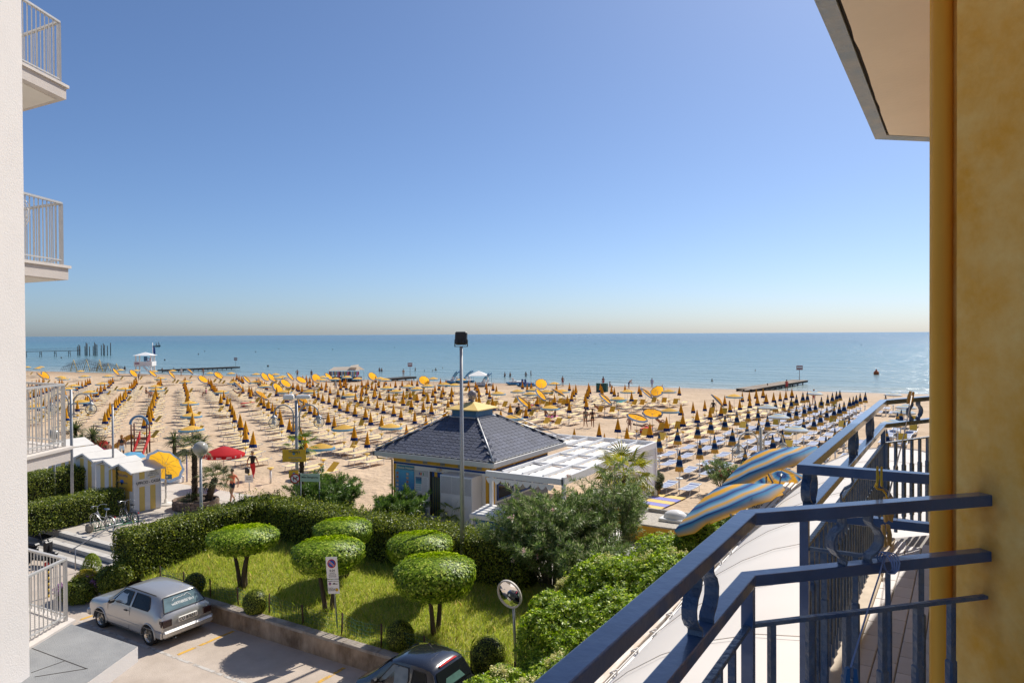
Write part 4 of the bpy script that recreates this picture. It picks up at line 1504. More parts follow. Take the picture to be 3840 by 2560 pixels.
def fan_palm(p, h, label, seed, Rf=0.55, pet=0.5, n=16, r0=0.13, r1=0.11, m=None, lean=(0, 0), dead=3, group=None):
	root = empty('fan_palm', p, 0, label, 'palm', group)
	t = palm_trunk(root, (lean[0], lean[1], h), r0, r1, seed)
	me = [fan_mesh('frond', Rf, pet, 17, m or L_palm, seed + k, 0.35 + 0.25 * k) for k in range(2)]
	r = random.Random(seed)
	for i in range(n):
		a = i * 2.399 + r.uniform(-.2, .2)
		el = R(66 - 112 * (i / n) ** 0.85 + r.uniform(-8, 8))
		inst('frond', me[i % 2], root, t + Vector((math.cos(a), math.sin(a), 0)) * 0.05 + Vector((0, 0, 0.03)), (r.uniform(-.3, .3), -el, a), (1,) * 3)
	return root
def sword_head(root, t, n, L, w, seed, m, down=0.45):
	r = np.random.default_rng(seed)
	d = r.normal(0, 1, (n, 3))
	d[:, 2] = np.abs(d[:, 2]) * 0.9 - down
	d /= np.linalg.norm(d, axis=1)[:, None]
	s = np.cross(d, [0, 0, 1.0])
	s /= np.linalg.norm(s, axis=1)[:, None] + 1e-9
	LL = (L * r.uniform(0.75, 1.1, n))[:, None]
	o = np.array(t)
	a = o + d * 0.04
	b = o + d * LL * 0.6
	c = o + d * LL + np.array([0, 0, -1.0]) * LL * 0.10
	V = np.concatenate([np.stack([a - s * w * 0.4, a + s * w * 0.4, b + s * w * 0.5, b - s * w * 0.5], 1), np.stack([b - s * w * 0.5, b + s * w * 0.5, c + s * 0.002, c - s * 0.002], 1)]).reshape(-1, 3)
	q = np.repeat(r.random(n), 4)
	inst('leaf_head', soup('leaf_head', V, np.arange(len(V)).reshape(-1, 4), m, np.concatenate([q, q])), root)
def yucca(p, heads, label, seed, L=0.85, n=150):
	root = empty('yucca', p, 0, label, 'yucca', 'yuccas at the back of the beach')
	for i, (dx, dy, h) in enumerate(heads):
		mb = MB()
		mb.tube([(dx * 0.2, dy * 0.2, 0), (dx * 0.7, dy * 0.7, h * 0.5), (dx, dy, h)], [0.13, 0.11, 0.09], 10)
		r = random.Random(seed + i)
		for k in range(50):
			t = r.random()
			a = r.uniform(0, 2 * PI)
			b = Vector((dx * t, dy * t, h * t)) + Vector((math.cos(a), math.sin(a), 0)) * 0.10
			s = Vector((-math.sin(a), math.cos(a), 0)) * 0.03
			tip = b + Vector((math.cos(a) * 0.14, math.sin(a) * 0.14, -0.28))
			mb.add([b - s, b + s, tip], [(0, 1, 2), (2, 1, 0)])
		mb.build('stem', M_palmtrunk, root)
		sword_head(root, (dx, dy, h), n, L, 0.055, seed + 7 * i, L_palmd)
q = G(285, 1700, 0)
yucca((q.x, q.y, 0), [(0, 0, 1.7)], 'tall yucca beside the corner of the railed balcony', 81, 1.0, 190)
q = G(345, 1712, 0)
yucca((q.x, q.y, 0), [(-0.65, -0.35, 0.9), (0.1, 0.0, 1.5), (0.6, 0.3, 0.85)], 'three headed yucca behind the striped beach huts', 82, 0.95, 170)
q = G(654, 1712, 0)
yucca((q.x, q.y, 0), [(0, 0, 1.15)], 'single yucca between the slide and the planted palms', 83, 0.95, 170)
# ================================================================ kiosk with slate shingle roof
M_slate = mat('slate_shingle', (0.095, 0.105, 0.145), 0.75, var=0.25, vscale=6, bump=0.5, bscale=60, obvar=0.18)
M_slate2 = mat('slate_underlay', (0.025, 0.03, 0.045), 0.9)
M_alu = mat('brushed_eaves_metal', (0.62, 0.61, 0.58), 0.42, metal=0.35, var=0.08, vscale=5)
M_kwall = mat('kiosk_white', (0.80, 0.77, 0.72), 0.8, var=0.07, vscale=2)
M_kyel = mat('kiosk_yellow', (0.72, 0.38, 0.03), 0.6, var=0.10, vscale=3)
M_kblue = mat('kiosk_blue', (0.012, 0.055, 0.23), 0.5)
M_cupb = mat('cupola_blue', (0.06, 0.17, 0.30), 0.55, var=0.2, vscale=3)
M_cupy = mat('cupola_yellow', (0.75, 0.52, 0.16), 0.6, var=0.12, vscale=2)
M_glass = mat('dark_glass', (0.012, 0.016, 0.02), 0.06, spec=0.6)
M_copper = mat('copper_pipe', (0.19, 0.10, 0.06), 0.45, metal=0.6, var=0.3, vscale=6)
M_whitep = mat('white_powder_coat', (0.78, 0.77, 0.75), 0.4, var=0.05, vscale=2)
M_black = mat('black_plastic', (0.015, 0.015, 0.017), 0.45)
M_ink = mat('black_ink', (0.02, 0.02, 0.02), 0.7)
M_paper = mat('poster_white', (0.78, 0.77, 0.74), 0.6)
def flat(name, col, rough=0.6):
	return mat(name, col, rough)
K0 = Vector((-19.55, 28.75, 0.0))
ki = empty('beach_kiosk', K0, 0, 'white and yellow beach kiosk with slate shingle hip roof and yellow topped cupola', 'kiosk')
hw = 2.70
mb = MB()
mb.box((-hw, -hw, 0), (hw, hw, 2.80))
mb.build('wall', M_kwall, ki)
mb = MB()
for s in ((-hw - 0.012, -hw - 0.012, hw + 0.012, -hw - 0.001), (hw + 0.001, -hw - 0.012, hw + 0.012, hw)):
	mb.box((s[0], s[1], 2.40), (s[2], s[3], 2.58))
mb.build('yellow_frieze', M_kyel, ki)
mb = MB()
for s in ((-hw - 0.010, -hw - 0.010, hw + 0.010, -hw - 0.001), (hw + 0.001, -hw, hw + 0.010, hw)):
	mb.box((s[0], s[1], 2.29), (s[2], s[3], 2.38))
mb.build('blue_band', M_kblue, ki)
for i in range(5):
	mb = MB()
	mb.cbox((-hw + 0.75 + i * 1.0, -hw - 0.02, 2.43), (-hw + 1.02 + i * 1.0, -hw - 0.0115, 2.55), 0.004)
	mb.build('vent', mat('vent_metal', (0.30, 0.28, 0.24), 0.6, var=0.3, vscale=20), ki)
for (x0, x1) in ((-hw - 0.014, -hw + 0.16), (hw - 0.18, hw + 0.014)):
	mb = MB()
	mb.box((x0, -hw - 0.014, 0.9 if x0 > 0 else 0), (x1, -hw - 0.0105, 2.29))
	if x0 > 0:
		mb.box((hw + 0.0105, -hw - 0.014, 0.9), (hw + 0.014, -hw + 0.45, 2.29))
	mb.build('corner_strip', M_kyel, ki)
mb = MB()
mb.box((-hw - 0.016, -hw - 0.016, 0.0), (hw + 0.016, -hw - 0.002, 0.35))
mb.box((hw + 0.002, -hw - 0.016, 0.0), (hw + 0.016, hw, 0.9))
mb.build('plinth', mat('plinth_grey', (0.30, 0.30, 0.31), 0.8), ki)
# eaves
EW = 3.38
mb = MB()
mb.prism([(-EW, -EW), (EW, -EW), (EW, EW), (-EW, EW)], 2.74, 2.775)
mb.build('soffit', M_whitep, ki)
for k in range(4):
	mb = MB()
	mt = Matrix.Rotation(k * PI / 2, 4, 'Z')
	mb.cbox((-EW, -EW - 0.012, 2.70), (EW + 0.012 if k % 2 else EW, -EW + 0.09, 2.92), 0.01, 0, mt)
	mb.build('eaves_gutter', M_alu, ki)
# roof
RB, RT, ZB, ZT = 3.30, 0.80, 2.93, 4.42
roof = MB()
roof.add([(-RB, -RB, ZB), (RB, -RB, ZB), (RB, RB, ZB), (-RB, RB, ZB), (-RT, -RT, ZT), (RT, -RT, ZT), (RT, RT, ZT), (-RT, RT, ZT)],
         [(0, 1, 5, 4), (1, 2, 6, 5), (2, 3, 7, 6), (3, 0, 4, 7), (4, 5, 6, 7), (3, 2, 1, 0)])
roof = roof.build('roof', M_slate2, ki)
run, rise = RB - RT, ZT - ZB
SL = math.hypot(run, rise)
pitch = math.atan2(rise, run)
expo, sw = 0.205, 0.335
def shingle_poly(w, e):
	return [(-w * 0.485, 0.26), (w * 0.485, 0.26), (w * 0.485, 0.09), (w * 0.27, 0.0), (-w * 0.27, 0.0), (-w * 0.485, 0.09)]
mb = MB()
pl = shingle_poly(sw, expo)
mb.add([(x, y, 0.024 - 0.05 * y) for x, y in pl] + [(x, y, 0.006 - 0.05 * y) for x, y in pl], [tuple(reversed(range(6)))] + [(i, (i + 1) % 6, 6 + (i + 1) % 6, 6 + i) for i in range(6)])
sh_me = mb.mesh('shingle', M_slate)
count = 0
rest = MB()
for face in range(4):
	for rr in range(int(SL / expo)):
		t = rr * expo
		half = RB - run * t / SL
		n = int(2 * half / sw) + 1
		for i in range(n):
			x = (i - (n - 1) / 2) * sw + (sw / 2 if rr % 2 else 0)
			if abs(x) > half - 0.06:
				continue
			mt = Matrix.Rotation(face * PI / 2, 4, 'Z') @ Matrix.Translation((x, -RB, ZB)) @ Matrix.Rotation(pitch, 4, 'X') @ Matrix.Translation((0, t, 0.012))
			if face < 2 and count < 300 and (face == 0 or rr < 12):
				o = inst('shingle', sh_me, roof)
				o.matrix_local = mt
				count += 1
			else:
				rest.add([mt @ Vector((x2, y2, 0.024 - 0.05 * y2)) for x2, y2 in pl], [(5, 4, 3, 2, 1, 0)])
tag(rest.build('shingle_course', M_slate, roof), kind='stuff')
for k in range(4):
	mt = Matrix.Rotation(k * PI / 2, 4, 'Z')
	mb = MB()
	mb.tube([mt @ Vector((-RB - 0.03, -RB - 0.03, ZB + 0.06)), mt @ Vector((-RT, -RT, ZT + 0.06))], 0.04, 8)
	mb.build('hip_rail', M_alu, roof)
	mb = MB()
	mb.beam(mt @ Vector((-RB, -RB + 0.02, ZB + 0.03)), mt @ Vector((RB, -RB + 0.02, ZB + 0.03)), 0.05, 0.03)
	mb.build('snow_bar', M_alu, roof)
mb = MB()
mb.cbox((-RT - 0.06, -RT - 0.06, ZT - 0.06), (RT + 0.06, RT + 0.06, ZT + 0.03), 0.02)
mb.build('roof_cap', M_alu, roof)
cu_ = MB()
cu_.cbox((-0.72, -0.72, ZT + 0.03), (0.72, 0.72, ZT + 0.34), 0.01)
cup = cu_.build('cupola', M_cupb, ki)
mb = MB()
c_ = [(-0.95, -0.95), (0.95, -0.95), (0.95, 0.95), (-0.95, 0.95)]
mb.add([(x, y, ZT + 0.345) for x, y in c_] + [(x, y, ZT + 0.39) for x, y in c_] + [(0, 0, ZT + 0.72)], [(3, 2, 1, 0), (0, 1, 5, 4), (1, 2, 6, 5), (2, 3, 7, 6), (3, 0, 4, 7), (4, 5, 8), (5, 6, 8), (6, 7, 8), (7, 4, 8)])
mb.build('cupola_roof', M_cupy, cup)
mb = MB()
mb.lathe([(0.10, 0), (0.10, 0.06), (0.06, 0.1), (0.17, 0.2), (0.22, 0.34), (0.19, 0.5), (0.08, 0.58), (0, 0.6)], 16, 0, (0, 0, ZT + 0.66))
mb.build('finial', mat('patterned_finial', (0.42, 0.34, 0.26), 0.5, col2=(0.10, 0.10, 0.16), vscale=14, detail=1), cup)
# long wind-brace rail over the hip, standing off
mb = MB()
mb.tube([(RB + 0.25, RB + 0.2, ZB + 0.1), (RT + 0.1, RT + 0.1, ZT + 0.3)], 0.022, 6)
mb.tube([(-RB - 0.2, RB * 0 - RB + 0.1, ZB + 0.12), (-RT - 0.1, -RT, ZT + 0.22)], 0.022, 6)
mb.build('brace_rail', M_steel, roof)
# downpipes
for x in (-hw - 0.06, hw + 0.06):
	mb = MB()
	mb.tube([(x * 1.16, -EW + 0.06, 2.72), (x * 1.15, -EW + 0.06, 2.60), (x, -hw - 0.06, 2.48), (x, -hw - 0.06, 0.05)], 0.038, 8)
	mb.build('downpipe', M_copper, ki)
# face towards the hotel: boards, door, cabinet
yf = -hw - 0.012
ZO = -0.19
def board(name, x0, x1, z0, z1, m, t=0.02, parent=None, y=yf):
	mb = MB()
	mb.cbox((x0, y - t, z0 + ZO * (z1 > 0.5)), (x1, y, z1 + ZO), 0.004)
	return mb.build(name, m, parent or ki)
def grad_board(name, c_top, c_bot, z0, z1):
	m = mat(name, c_top, 0.4)
	n, l = m.node_tree.nodes, m.node_tree.links
	tc = n.new('ShaderNodeTexCoord')
	sp = n.new('ShaderNodeSeparateXYZ')
	l.new(tc.outputs['Object'], sp.inputs[0])
	mr = n.new('ShaderNodeMapRange')
	mr.inputs['From Min'].default_value, mr.inputs['From Max'].default_value = z0, z1
	l.new(sp.outputs['Z'], mr.inputs[0])
	rp = n.new('ShaderNodeValToRGB')
	rp.color_ramp.elements[0].color = (*c_bot, 1)
	rp.color_ramp.elements[1].color = (*c_top, 1)
	l.new(mr.outputs[0], rp.inputs[0])
	l.new(rp.outputs[0], n['Principled BSDF'].inputs['Base Color'])
	return m
bd = board('menu_board', -2.58, -1.46, 1.05, 2.22, grad_board('menu_blue', (0.10, 0.42, 0.62), (0.01, 0.10, 0.42), 0.86, 2.03))
board('menu_heading', -2.50, -1.46, 2.235, 2.45, flat('menu_heading_blue', (0.06, 0.24, 0.34)), parent=bd)
text(bd, 'Chiosco Nettuno', (-1.99, yf - 0.02, 2.335 + ZO), (1, 0, 0), (0, 0, 1), 0.155, flat('menu_cream', (0.75, 0.68, 0.50)), bold=True)
r_ = random.Random(5)
dish = [flat('dish_%d' % i, c) for i, c in enumerate(((0.55, 0.40, 0.22), (0.62, 0.55, 0.42), (0.45, 0.20, 0.10), (0.60, 0.60, 0.52)))]
for cx, ks in ((-2.45, 6), (-1.85, 6)):
	for k in range(ks):
		z = 2.12 - k * 0.185
		o = board('dish_photo', cx - 0.085, cx + 0.085, z - 0.13, z, flat('photo_ground', (0.30, 0.30, 0.33)), 0.008, bd, yf - 0.02)
		mb = MB()
		mb.lathe([(0.0, 0.004), (0.05, 0.003), (0.058, 0.0)], 12, 0, (cx, yf - 0.0285, z - 0.065 + ZO), Matrix.Rotation(PI / 2, 3, 'X'))
		mb.build('plate_picture', r_.choice(dish), o)
		text(bd, 'Panino\n0,00' if False else '~~~~', (cx + 0.30, yf - 0.02, z - 0.065 + ZO), (1, 0, 0), (0, 0, 1), 0.055, flat('menu_pale', (0.25, 0.55, 0.65)))
nb_ = board('notice_board', -1.42, -0.60, 0.75, 2.28, flat('notice_grey', (0.55, 0.53, 0.50)))
o = board('poster', -1.38, -0.99, 1.25, 2.02, M_paper, 0.006, nb_, yf - 0.02)
board('poster_picture', -1.36, -1.01, 1.66, 1.99, grad_board('poster_sea', (0.02, 0.06, 0.20), (0.12, 0.42, 0.50), 1.47, 1.80), 0.003, o, yf - 0.026)
text(o, 'BLUE CLICK 2015' if False else 'NIGHT SUN', (-1.185, yf - 0.029, 1.95 + ZO), (1, 0, 0), (0, 0, 1), 0.05, M_paper)
for j in range(3):
	for i in range(4):
		board('calendar_block', -1.35 + i * 0.085, -1.285 + i * 0.085, 1.56 - j * 0.1, 1.63 - j * 0.1, flat('calendar_teal', (0.35, 0.55, 0.55)), 0.002, o, yf - 0.026)
o = board('notice_sheet', -0.96, -0.63, 1.18, 2.02, M_paper, 0.006, nb_, yf - 0.02)
for j in range(14):
	board('text_line', -0.94, -0.66 - 0.06 * r_.random(), 1.96 - j * 0.052, 1.975 - j * 0.052, flat('line_grey', (0.35, 0.35, 0.35)), 0.0015, o, yf - 0.026)
o = board('green_poster', -0.95, -0.64, 0.82, 1.15, flat('poster_green', (0.06, 0.30, 0.16)), 0.006, nb_, yf - 0.02)
board('poster_band', -0.94, -0.65, 0.90, 1.00, M_paper, 0.002, o, yf - 0.026)
for k, c in enumerate(((0.02, 0.08, 0.4), (0.7, 0.35, 0.03), (0.6, 0.03, 0.04), (0.7, 0.7, 0.68), (0.05, 0.3, 0.1))):
	board('flag_motif', -1.16 + k * 0.055, -1.11 + k * 0.055, 2.08, 2.2 - 0.02 * (k % 2), flat('motif_%d' % k, c), 0.003, nb_, yf - 0.02)
dr = board('door', -0.55, 0.30, 0.27, 2.32, M_black, 0.01)
mb = MB()
for (x0, x1, z0, z1) in ((-0.60, -0.53, 0.02, 2.17), (0.26, 0.32, 0.02, 2.17), (-0.53, 0.26, 2.12, 2.17), (-0.53, 0.26, 0.02, 0.09)):
	mb.cbox((x0, yf - 0.05, z0), (x1, yf, z1), 0.005)
mb.build('door_frame', M_wpaint, dr)
for k, (x0, x1, m_) in enumerate(((-0.40, -0.27, M_kblue), (-0.27, -0.10, M_kyel), (-0.10, 0.15, M_kblue), (0.15, 0.25, M_kyel))):
	board('door_top_panel', x0 + 0.004, x1 - 0.004, 2.08, 2.30, m_, 0.012, dr, yf - 0.012)
cols = [flat('curtain_green', (0.10, 0.17, 0.07)), flat('curtain_blue', (0.02, 0.05, 0.16)), flat('curtain_yellow', (0.52, 0.36, 0.06)), flat('curtain_teal', (0.05, 0.14, 0.13))]
for k in range(24):
	x = -0.39 + k * 0.0275
	mb = MB()
	mb.tube([(x, yf - 0.03 - 0.008 * math.sin(k), 0.10), (x + 0.004 * math.sin(k * 1.3), yf - 0.03, 1.88)], 0.0115, 5)
	mb.build('curtain_strip', cols[k % 4], dr)
cb = MB()
cb.cbox((0.62, yf - 0.78, 0.02), (2.32, yf - 0.001, 2.22), 0.012)
cab = cb.build('cabinet', M_whitep, ki)
for (x0, x1, z0, z1) in ((0.67, 1.24, 0.1, 1.35), (1.27, 1.82, 0.1, 1.35), (1.85, 2.28, 0.1, 1.35)):
	mb = MB()
	mb.cbox((x0, yf - 0.795, z0), (x1, yf - 0.781, z1), 0.006)
	mb.build('cabinet_door', M_whitep, cab)
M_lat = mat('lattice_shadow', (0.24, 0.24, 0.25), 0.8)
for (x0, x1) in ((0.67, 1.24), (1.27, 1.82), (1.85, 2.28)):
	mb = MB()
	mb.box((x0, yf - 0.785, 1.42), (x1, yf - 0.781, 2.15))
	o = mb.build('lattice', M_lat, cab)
	mb = MB()
	k = x0 - 0.7
	while k < x1:
		for sg in (0, 1):
			a, b = (k, 1.42), (k + 0.73, 2.15)
			if sg: a, b = (k, 2.15), (k + 0.73, 1.42)
			ta = max(0, (x0 - a[0]) / 0.73)
			tb = min(1, (x1 - a[0]) / 0.73)
			if tb > ta:
				mb.beam((a[0] + 0.73 * ta, yf - 0.788 - 0.003 * sg, a[1] + (b[1] - a[1]) * ta), (a[0] + 0.73 * tb, yf - 0.788 - 0.003 * sg, a[1] + (b[1] - a[1]) * tb), 0.012, 0.018, (0, -1, 0))
		k += 0.07
	mb.build('lattice_bars', M_whitep, o)
mb = MB()
mb.ball((0.02, yf - 0.08, 2.24), 0.11, 12, 0, (1.2, 0.9, 0.7))
mb.build('wall_lamp', mat('lamp_cream', (0.6, 0.52, 0.4), 0.4), ki)
# side facing the terrace: blue framed windows
for k in range(3):
	y0 = -hw + 0.6 + k * 1.65
	mb = MB()
	mb.box((hw + 0.0105, y0, 1.0), (hw + 0.03, y0 + 1.4, 2.4))
	o = mb.build('window', M_glass, ki)
	mb = MB()
	for (a, b, c, d) in ((0, 0.08, 1.0, 2.4), (1.32, 1.4, 1.0, 2.4), (0.08, 1.32, 2.32, 2.4), (0.08, 1.32, 1.0, 1.08), (0.08, 1.32, 1.66, 1.72)):
		mb.box((hw + 0.0305, y0 + a, c), (hw + 0.05, y0 + b, d))
	mb.build('window_frame', M_kblue, o)
# folded side awning on the far-left side
mb = MB()
mb.plate([(-hw - 0.02, -0.6, 2.45), (-hw - 0.02, 2.3, 2.45), (-hw - 1.5, 2.3, 1.95), (-hw - 1.5, -0.6, 1.95)], (-0.3, 0, 1), 0.02)
mb.plate([(-hw - 1.5, -0.6, 1.95), (-hw - 1.5, 2.3, 1.95), (-hw - 1.51, 2.3, 1.72), (-hw - 1.51, -0.6, 1.72)], (-1, 0, 0), 0.01)
mb.build('side_awning', mat('awning_beige', (0.62, 0.52, 0.42), 0.8), ki)

# ---- white pergola terrace beside the kiosk
pg = empty('white_pergola', (-15.0, 30.0, 0), 0, 'white aluminium pergola terrace with canvas and scalloped valance beside the kiosk', 'pergola')
def pbeam(a, b, w_, h_, z, nm, m_=None):
	mb = MB()
	mb.beam((a[0] + 15.0, a[1] - 30.0, z), (b[0] + 15.0, b[1] - 30.0, z), w_, h_)
	return mb.build(nm, m_ or M_whitep, pg)
U0, U1, V0, V1 = -16.05, -12.55, 24.75, 35.2
pbeam((U0 - 0.1, V0), (U1, V0), 0.14, 0.24, 2.62, 'front_gutter')
pbeam((U1, V0 - 0.07), (U1, V1), 0.14, 0.30, 2.66, 'side_gutter')
pbeam((-19.2, V1), (U1 - 0.07, V1), 0.12, 0.24, 2.70, 'rear_gutter')
for k in range(6):
	u_ = U1 - 0.95 * (k + 1)
	v_ = V0 + 0.07 if u_ > U0 - 0.05 else 32.3
	pbeam((u_, v_), (u_, V1 - 0.06), 0.08, 0.13, 2.73, 'rafter')
for v_ in (27.4, 30.0, 32.4):
	for k in range(4 if v_ < 32 else 6):
		a = U1 - 0.95 * (k + 1) + 0.045
		if a > (U0 - 0.1 if v_ < 32 else -19.0):
			pbeam((a, v_), (a + 0.86, v_), 0.06, 0.09, 2.72, 'cross_bar')
def pwhite(n, l): return (0.82, 0.80, 0.76)
M_pcanv = clothmat('pergola_canvas', pwhite, 0.7, 0.08)
for k in range(4):
	u_ = U1 - 0.95 * (k + 1) + 0.05
	for j, (va, vb) in enumerate(((24.9, 27.35), (27.45, 29.95), (30.05, 32.3))):
		if u_ < U0 - 0.1: continue
		V, F = [], []
		for b in range(9):
			for a in range(3):
				V.append((u_ + 15 + a * 0.425, va - 30 + (vb - va) * b / 8, 2.665 - 0.03 * math.sin(PI * a / 2) * 1.0 - 0.03 * abs(math.sin(b * PI / 2.0))))
		F = [(b * 3 + a, b * 3 + a + 1, (b + 1) * 3 + a + 1, (b + 1) * 3 + a) for b in range(8) for a in range(2)]
		inst('canvas_panel', soup('canvas_panel', V, F, M_pcanv, smooth=True), pg)
for k in range(6):
	u_ = U1 - 0.95 * (k + 1) + 0.05
	mb = MB()
	mb.add([(u_ + 15, 2.45, 2.63), (u_ + 15.85, 2.45, 2.63), (u_ + 15.85, 5.1, 2.63), (u_ + 15, 5.1, 2.63)], [(0, 1, 2, 3)])
	mb.build('canvas_panel', M_pcanv, pg)
for k in range(9):
	mb = MB()
	x0 = U0 + 15 + 0.35 * k - 0.05
	n = 8
	pts = [(x0, V0 - 30 - 0.09, 2.48), (x0 + 0.36, V0 - 30 - 0.09, 2.48)] + [(x0 + 0.36 - 0.36 * i / n, V0 - 30 - 0.09 - 0.02 * math.sin(PI * i / n), 2.40 - 0.16 * math.sin(PI * i / n)) for i in range(n + 1)]
	mb.add(pts, [tuple(range(len(pts)))])
	mb.build('scalloped_valance', M_pcanv, pg)
for (u_, v_) in ((U1, V0), (U1, V1), (U1, 30.0), (-15.9, V0)):
	mb = MB()
	mb.cbox((u_ + 15 - 0.07, v_ - 30 - 0.07, 0), (u_ + 15 + 0.07, v_ - 30 + 0.07, 2.5), 0.01)
	mb.build('post', M_whitep, pg)
for k in range(4):
	v_ = 30.2 + k * 1.24
	mb = MB()
	mb.cbox((U1 + 15 - 0.03, v_ - 30, 0.35), (U1 + 15 + 0.03, v_ - 30 + 1.2, 2.48), 0.01)
	mb.build('side_panel', M_whitep, pg)
mb = MB()
mb.box((-1.0, -5.2, 0.005), (2.5, 5.2, 0.03))
mb.build('deck', mat('deck_tile', (0.45, 0.42, 0.38), 0.7, var=0.1), pg)
# terrace furniture glimpsed below
for i, (x, y) in enumerate(((-14.0, 26.6), (-13.6, 29.0), (-15.2, 28.4))):
	t = empty('cafe_table', (x, y, 0.03), 0, ('round white cafe table behind the scalloped valance', 'round white cafe table by the white side panels of the pergola', 'round white cafe table beside the blue kiosk windows')[i], 'table', 'cafe tables under the pergola')
	mb = MB()
	mb.cyl((0, 0, 0.70), 0.40, 0.03, 20)
	mb.build('table_top', M_whitep, t)
	mb = MB()
	mb.cyl((0, 0, 0), 0.035, 0.7, 10)
	mb.cyl((0, 0, 0), 0.22, 0.025, 16)
	mb.build('pedestal', M_steel, t)
# small white stall roof in front of the oleander
q = G(1862, 1925, 1.15)
ws = empty('white_stall', (q.x, q.y, 0), 0, 'small white stall with a boarded roof and blue front before the kiosk cabinet', 'stall')
for k in range(5):
	mb = MB()
	mb.cbox((-0.85, -0.6 + k * 0.25, 1.16 + k * 0.03), (1.0, -0.36 + k * 0.25, 1.20 + k * 0.03), 0.008)
	mb.build('roof_board', M_whitep, ws)
mb = MB()
mb.cbox((-0.9, -0.64, 1.0), (1.05, -0.605, 1.17), 0.008)
mb.build('fascia', M_whitep, ws)
for x in (-0.8, 0.95):
	mb = MB()
	mb.cbox((x - 0.05, -0.58, 0), (x + 0.05, -0.48, 1.15), 0.008)
	mb.build('post', M_whitep, ws)
mb = MB()
mb.cbox((-0.7, -0.5, 0), (0.85, 0.5, 0.95), 0.01)
mb.build('counter', mat('stall_blue', (0.03, 0.14, 0.36), 0.5, var=0.2, vscale=3), ws)

# ---- yellow counter with a flat gravelled roof and dome light
q = G(2353, 1952, 1.1)
yc = empty('yellow_counter', (q.x, q.y, 0), 0, 'low yellow drinks counter with a flat roof and white dome light', 'counter')
mb = MB()
mb.cbox((0, 0, 0), (2.7, 2.2, 1.0), 0.01)
mb.build('body', M_kyel, yc)
mb = MB()
mb.box((0.1, 0.1, 1.0), (2.6, 2.1, 1.02))
mb.build('roof_gravel', mat('pale_gravel', (0.55, 0.50, 0.43), 0.95, var=0.4, vscale=14, bump=0.7, bscale=60), yc)
M_par = mat('worn_parapet', (0.58, 0.54, 0.48), 0.9, col2=(0.25, 0.23, 0.20), vscale=9, detail=8)
for (a, b) in (((-0.02, -0.02, 1.0), (0.1, 2.22, 1.16)), ((0.1, 2.1, 1.0), (2.72, 2.22, 1.16)), ((2.6, -0.02, 1.0), (2.72, 2.1, 1.16)), ((0.1, -0.02, 1.0), (2.6, 0.06, 1.06))):
	mb = MB()
	mb.cbox(a, b, 0.012)
	mb.build('parapet', M_par, yc)
mb = MB()
mb.cbox((0.95, 0.85, 1.02), (2.05, 1.75, 1.14), 0.02)
d_ = mb.build('dome_curb', M_whitep, yc)
mb = MB()
mb.ball((1.5, 1.3, 1.14), 0.48, 18, 0, (1.0, 0.8, 0.62))
mb.build('dome', mat('acrylic_white', (0.80, 0.78, 0.75), 0.25), d_)
# white plank walk below it
q = G(2330, 2030, 0.3)
wp = empty('white_plank_ramp', (q.x, q.y, 0), 0, 'white planked ramp in front of the yellow counter', 'ramp')
for k in range(11):
	mb = MB()
	mb.cbox((-2.2, -1.6 + k * 0.3, 0.28 + 0.012 * (k % 2)), (2.2, -1.6 + k * 0.3 + 0.26, 0.33 + 0.012 * (k % 2)), 0.008)
	mb.build('plank', M_whitep, wp)
for x in (-1.9, 0, 1.9):
	mb = MB()
	mb.box((x - 0.05, -1.55, 0), (x + 0.05, 1.6, 0.278))
	mb.build('joist', M_whitep, wp)
# striped mat on the sand
q = G(2440, 1885, 0.02)
sm = empty('striped_beach_mat', (q.x, q.y, 0.03), R(-6), 'blue and yellow striped boardwalk mat on the sand by the terrace', 'mat')
M_sy, M_sb = flat('mat_yellow', (0.68, 0.46, 0.12)), flat('mat_blue', (0.20, 0.20, 0.50))
for k in range(9):
	mb = MB()
	mb.cbox((-1.0, -3.6 + k * 0.62, 0.0), (1.0, -3.6 + k * 0.62 + 0.60, 0.03), 0.01)
	mb.build('stripe_board', M_sb if k % 2 else M_sy, sm)
# welcome column, heart shaped ice cream board, small menu board
q = G(2345, 1985, 0.0)
wc = empty('welcome_sign', (q.x - 0.35, q.y + 0.2, 0), A * 0 + R(18), 'tall yellow welcome sign with a pointed dark blue top', 'sign')
mb = MB()
mb.add([(x, y, z) for y in (-0.02, 0.02) for x, z in ((-0.28, 0), (0.28, 0), (0.28, 1.72), (-0.28, 1.72))], [(0, 1, 2, 3), (7, 6, 5, 4), (0, 4, 5, 1), (1, 5, 6, 2), (2, 6, 7, 3), (3, 7, 4, 0)])
b_ = mb.build('board', mat('welcome_yellow', (0.72, 0.45, 0.05), 0.5), wc)
mb = MB()
mb.add([(x, y, z) for y in (-0.02, 0.02) for x, z in ((-0.28, 1.725), (0.28, 1.725), (0.06, 2.2), (-0.06, 2.2))], [(0, 1, 2, 3), (7, 6, 5, 4), (0, 4, 5, 1), (1, 5, 6, 2), (2, 6, 7, 3), (3, 7, 4, 0)])
mb.build('pointed_top', M_kblue, wc)
text(b_, 'Welcome', (0, -0.021, 1.55), (1, 0, 0), (0, 0, 1), 0.135, M_ink)
for k in range(7):
	text(b_, ['wilkommen', 'benvenuti', 'bienvenue', 'welkom', 'vitajte', 'udvozlunk', 'dobrodosli'][k], (0, -0.021, 1.33 - k * 0.13), (1, 0, 0), (0, 0, 1), 0.075, M_ink)
q = D(2375, 1870, 33.0)
hb = empty('heart_banner', (q.x, q.y, 0.0), R(16), 'white teardrop advertising banner with a smiling face', 'banner')
pts = []
for i in range(24):
	t = 2 * PI * i / 24
	pts.append((0.52 * math.sin(t) * (0.75 + 0.25 * math.cos(t)), 1.15 + 0.85 * math.cos(t)))
mb = MB()
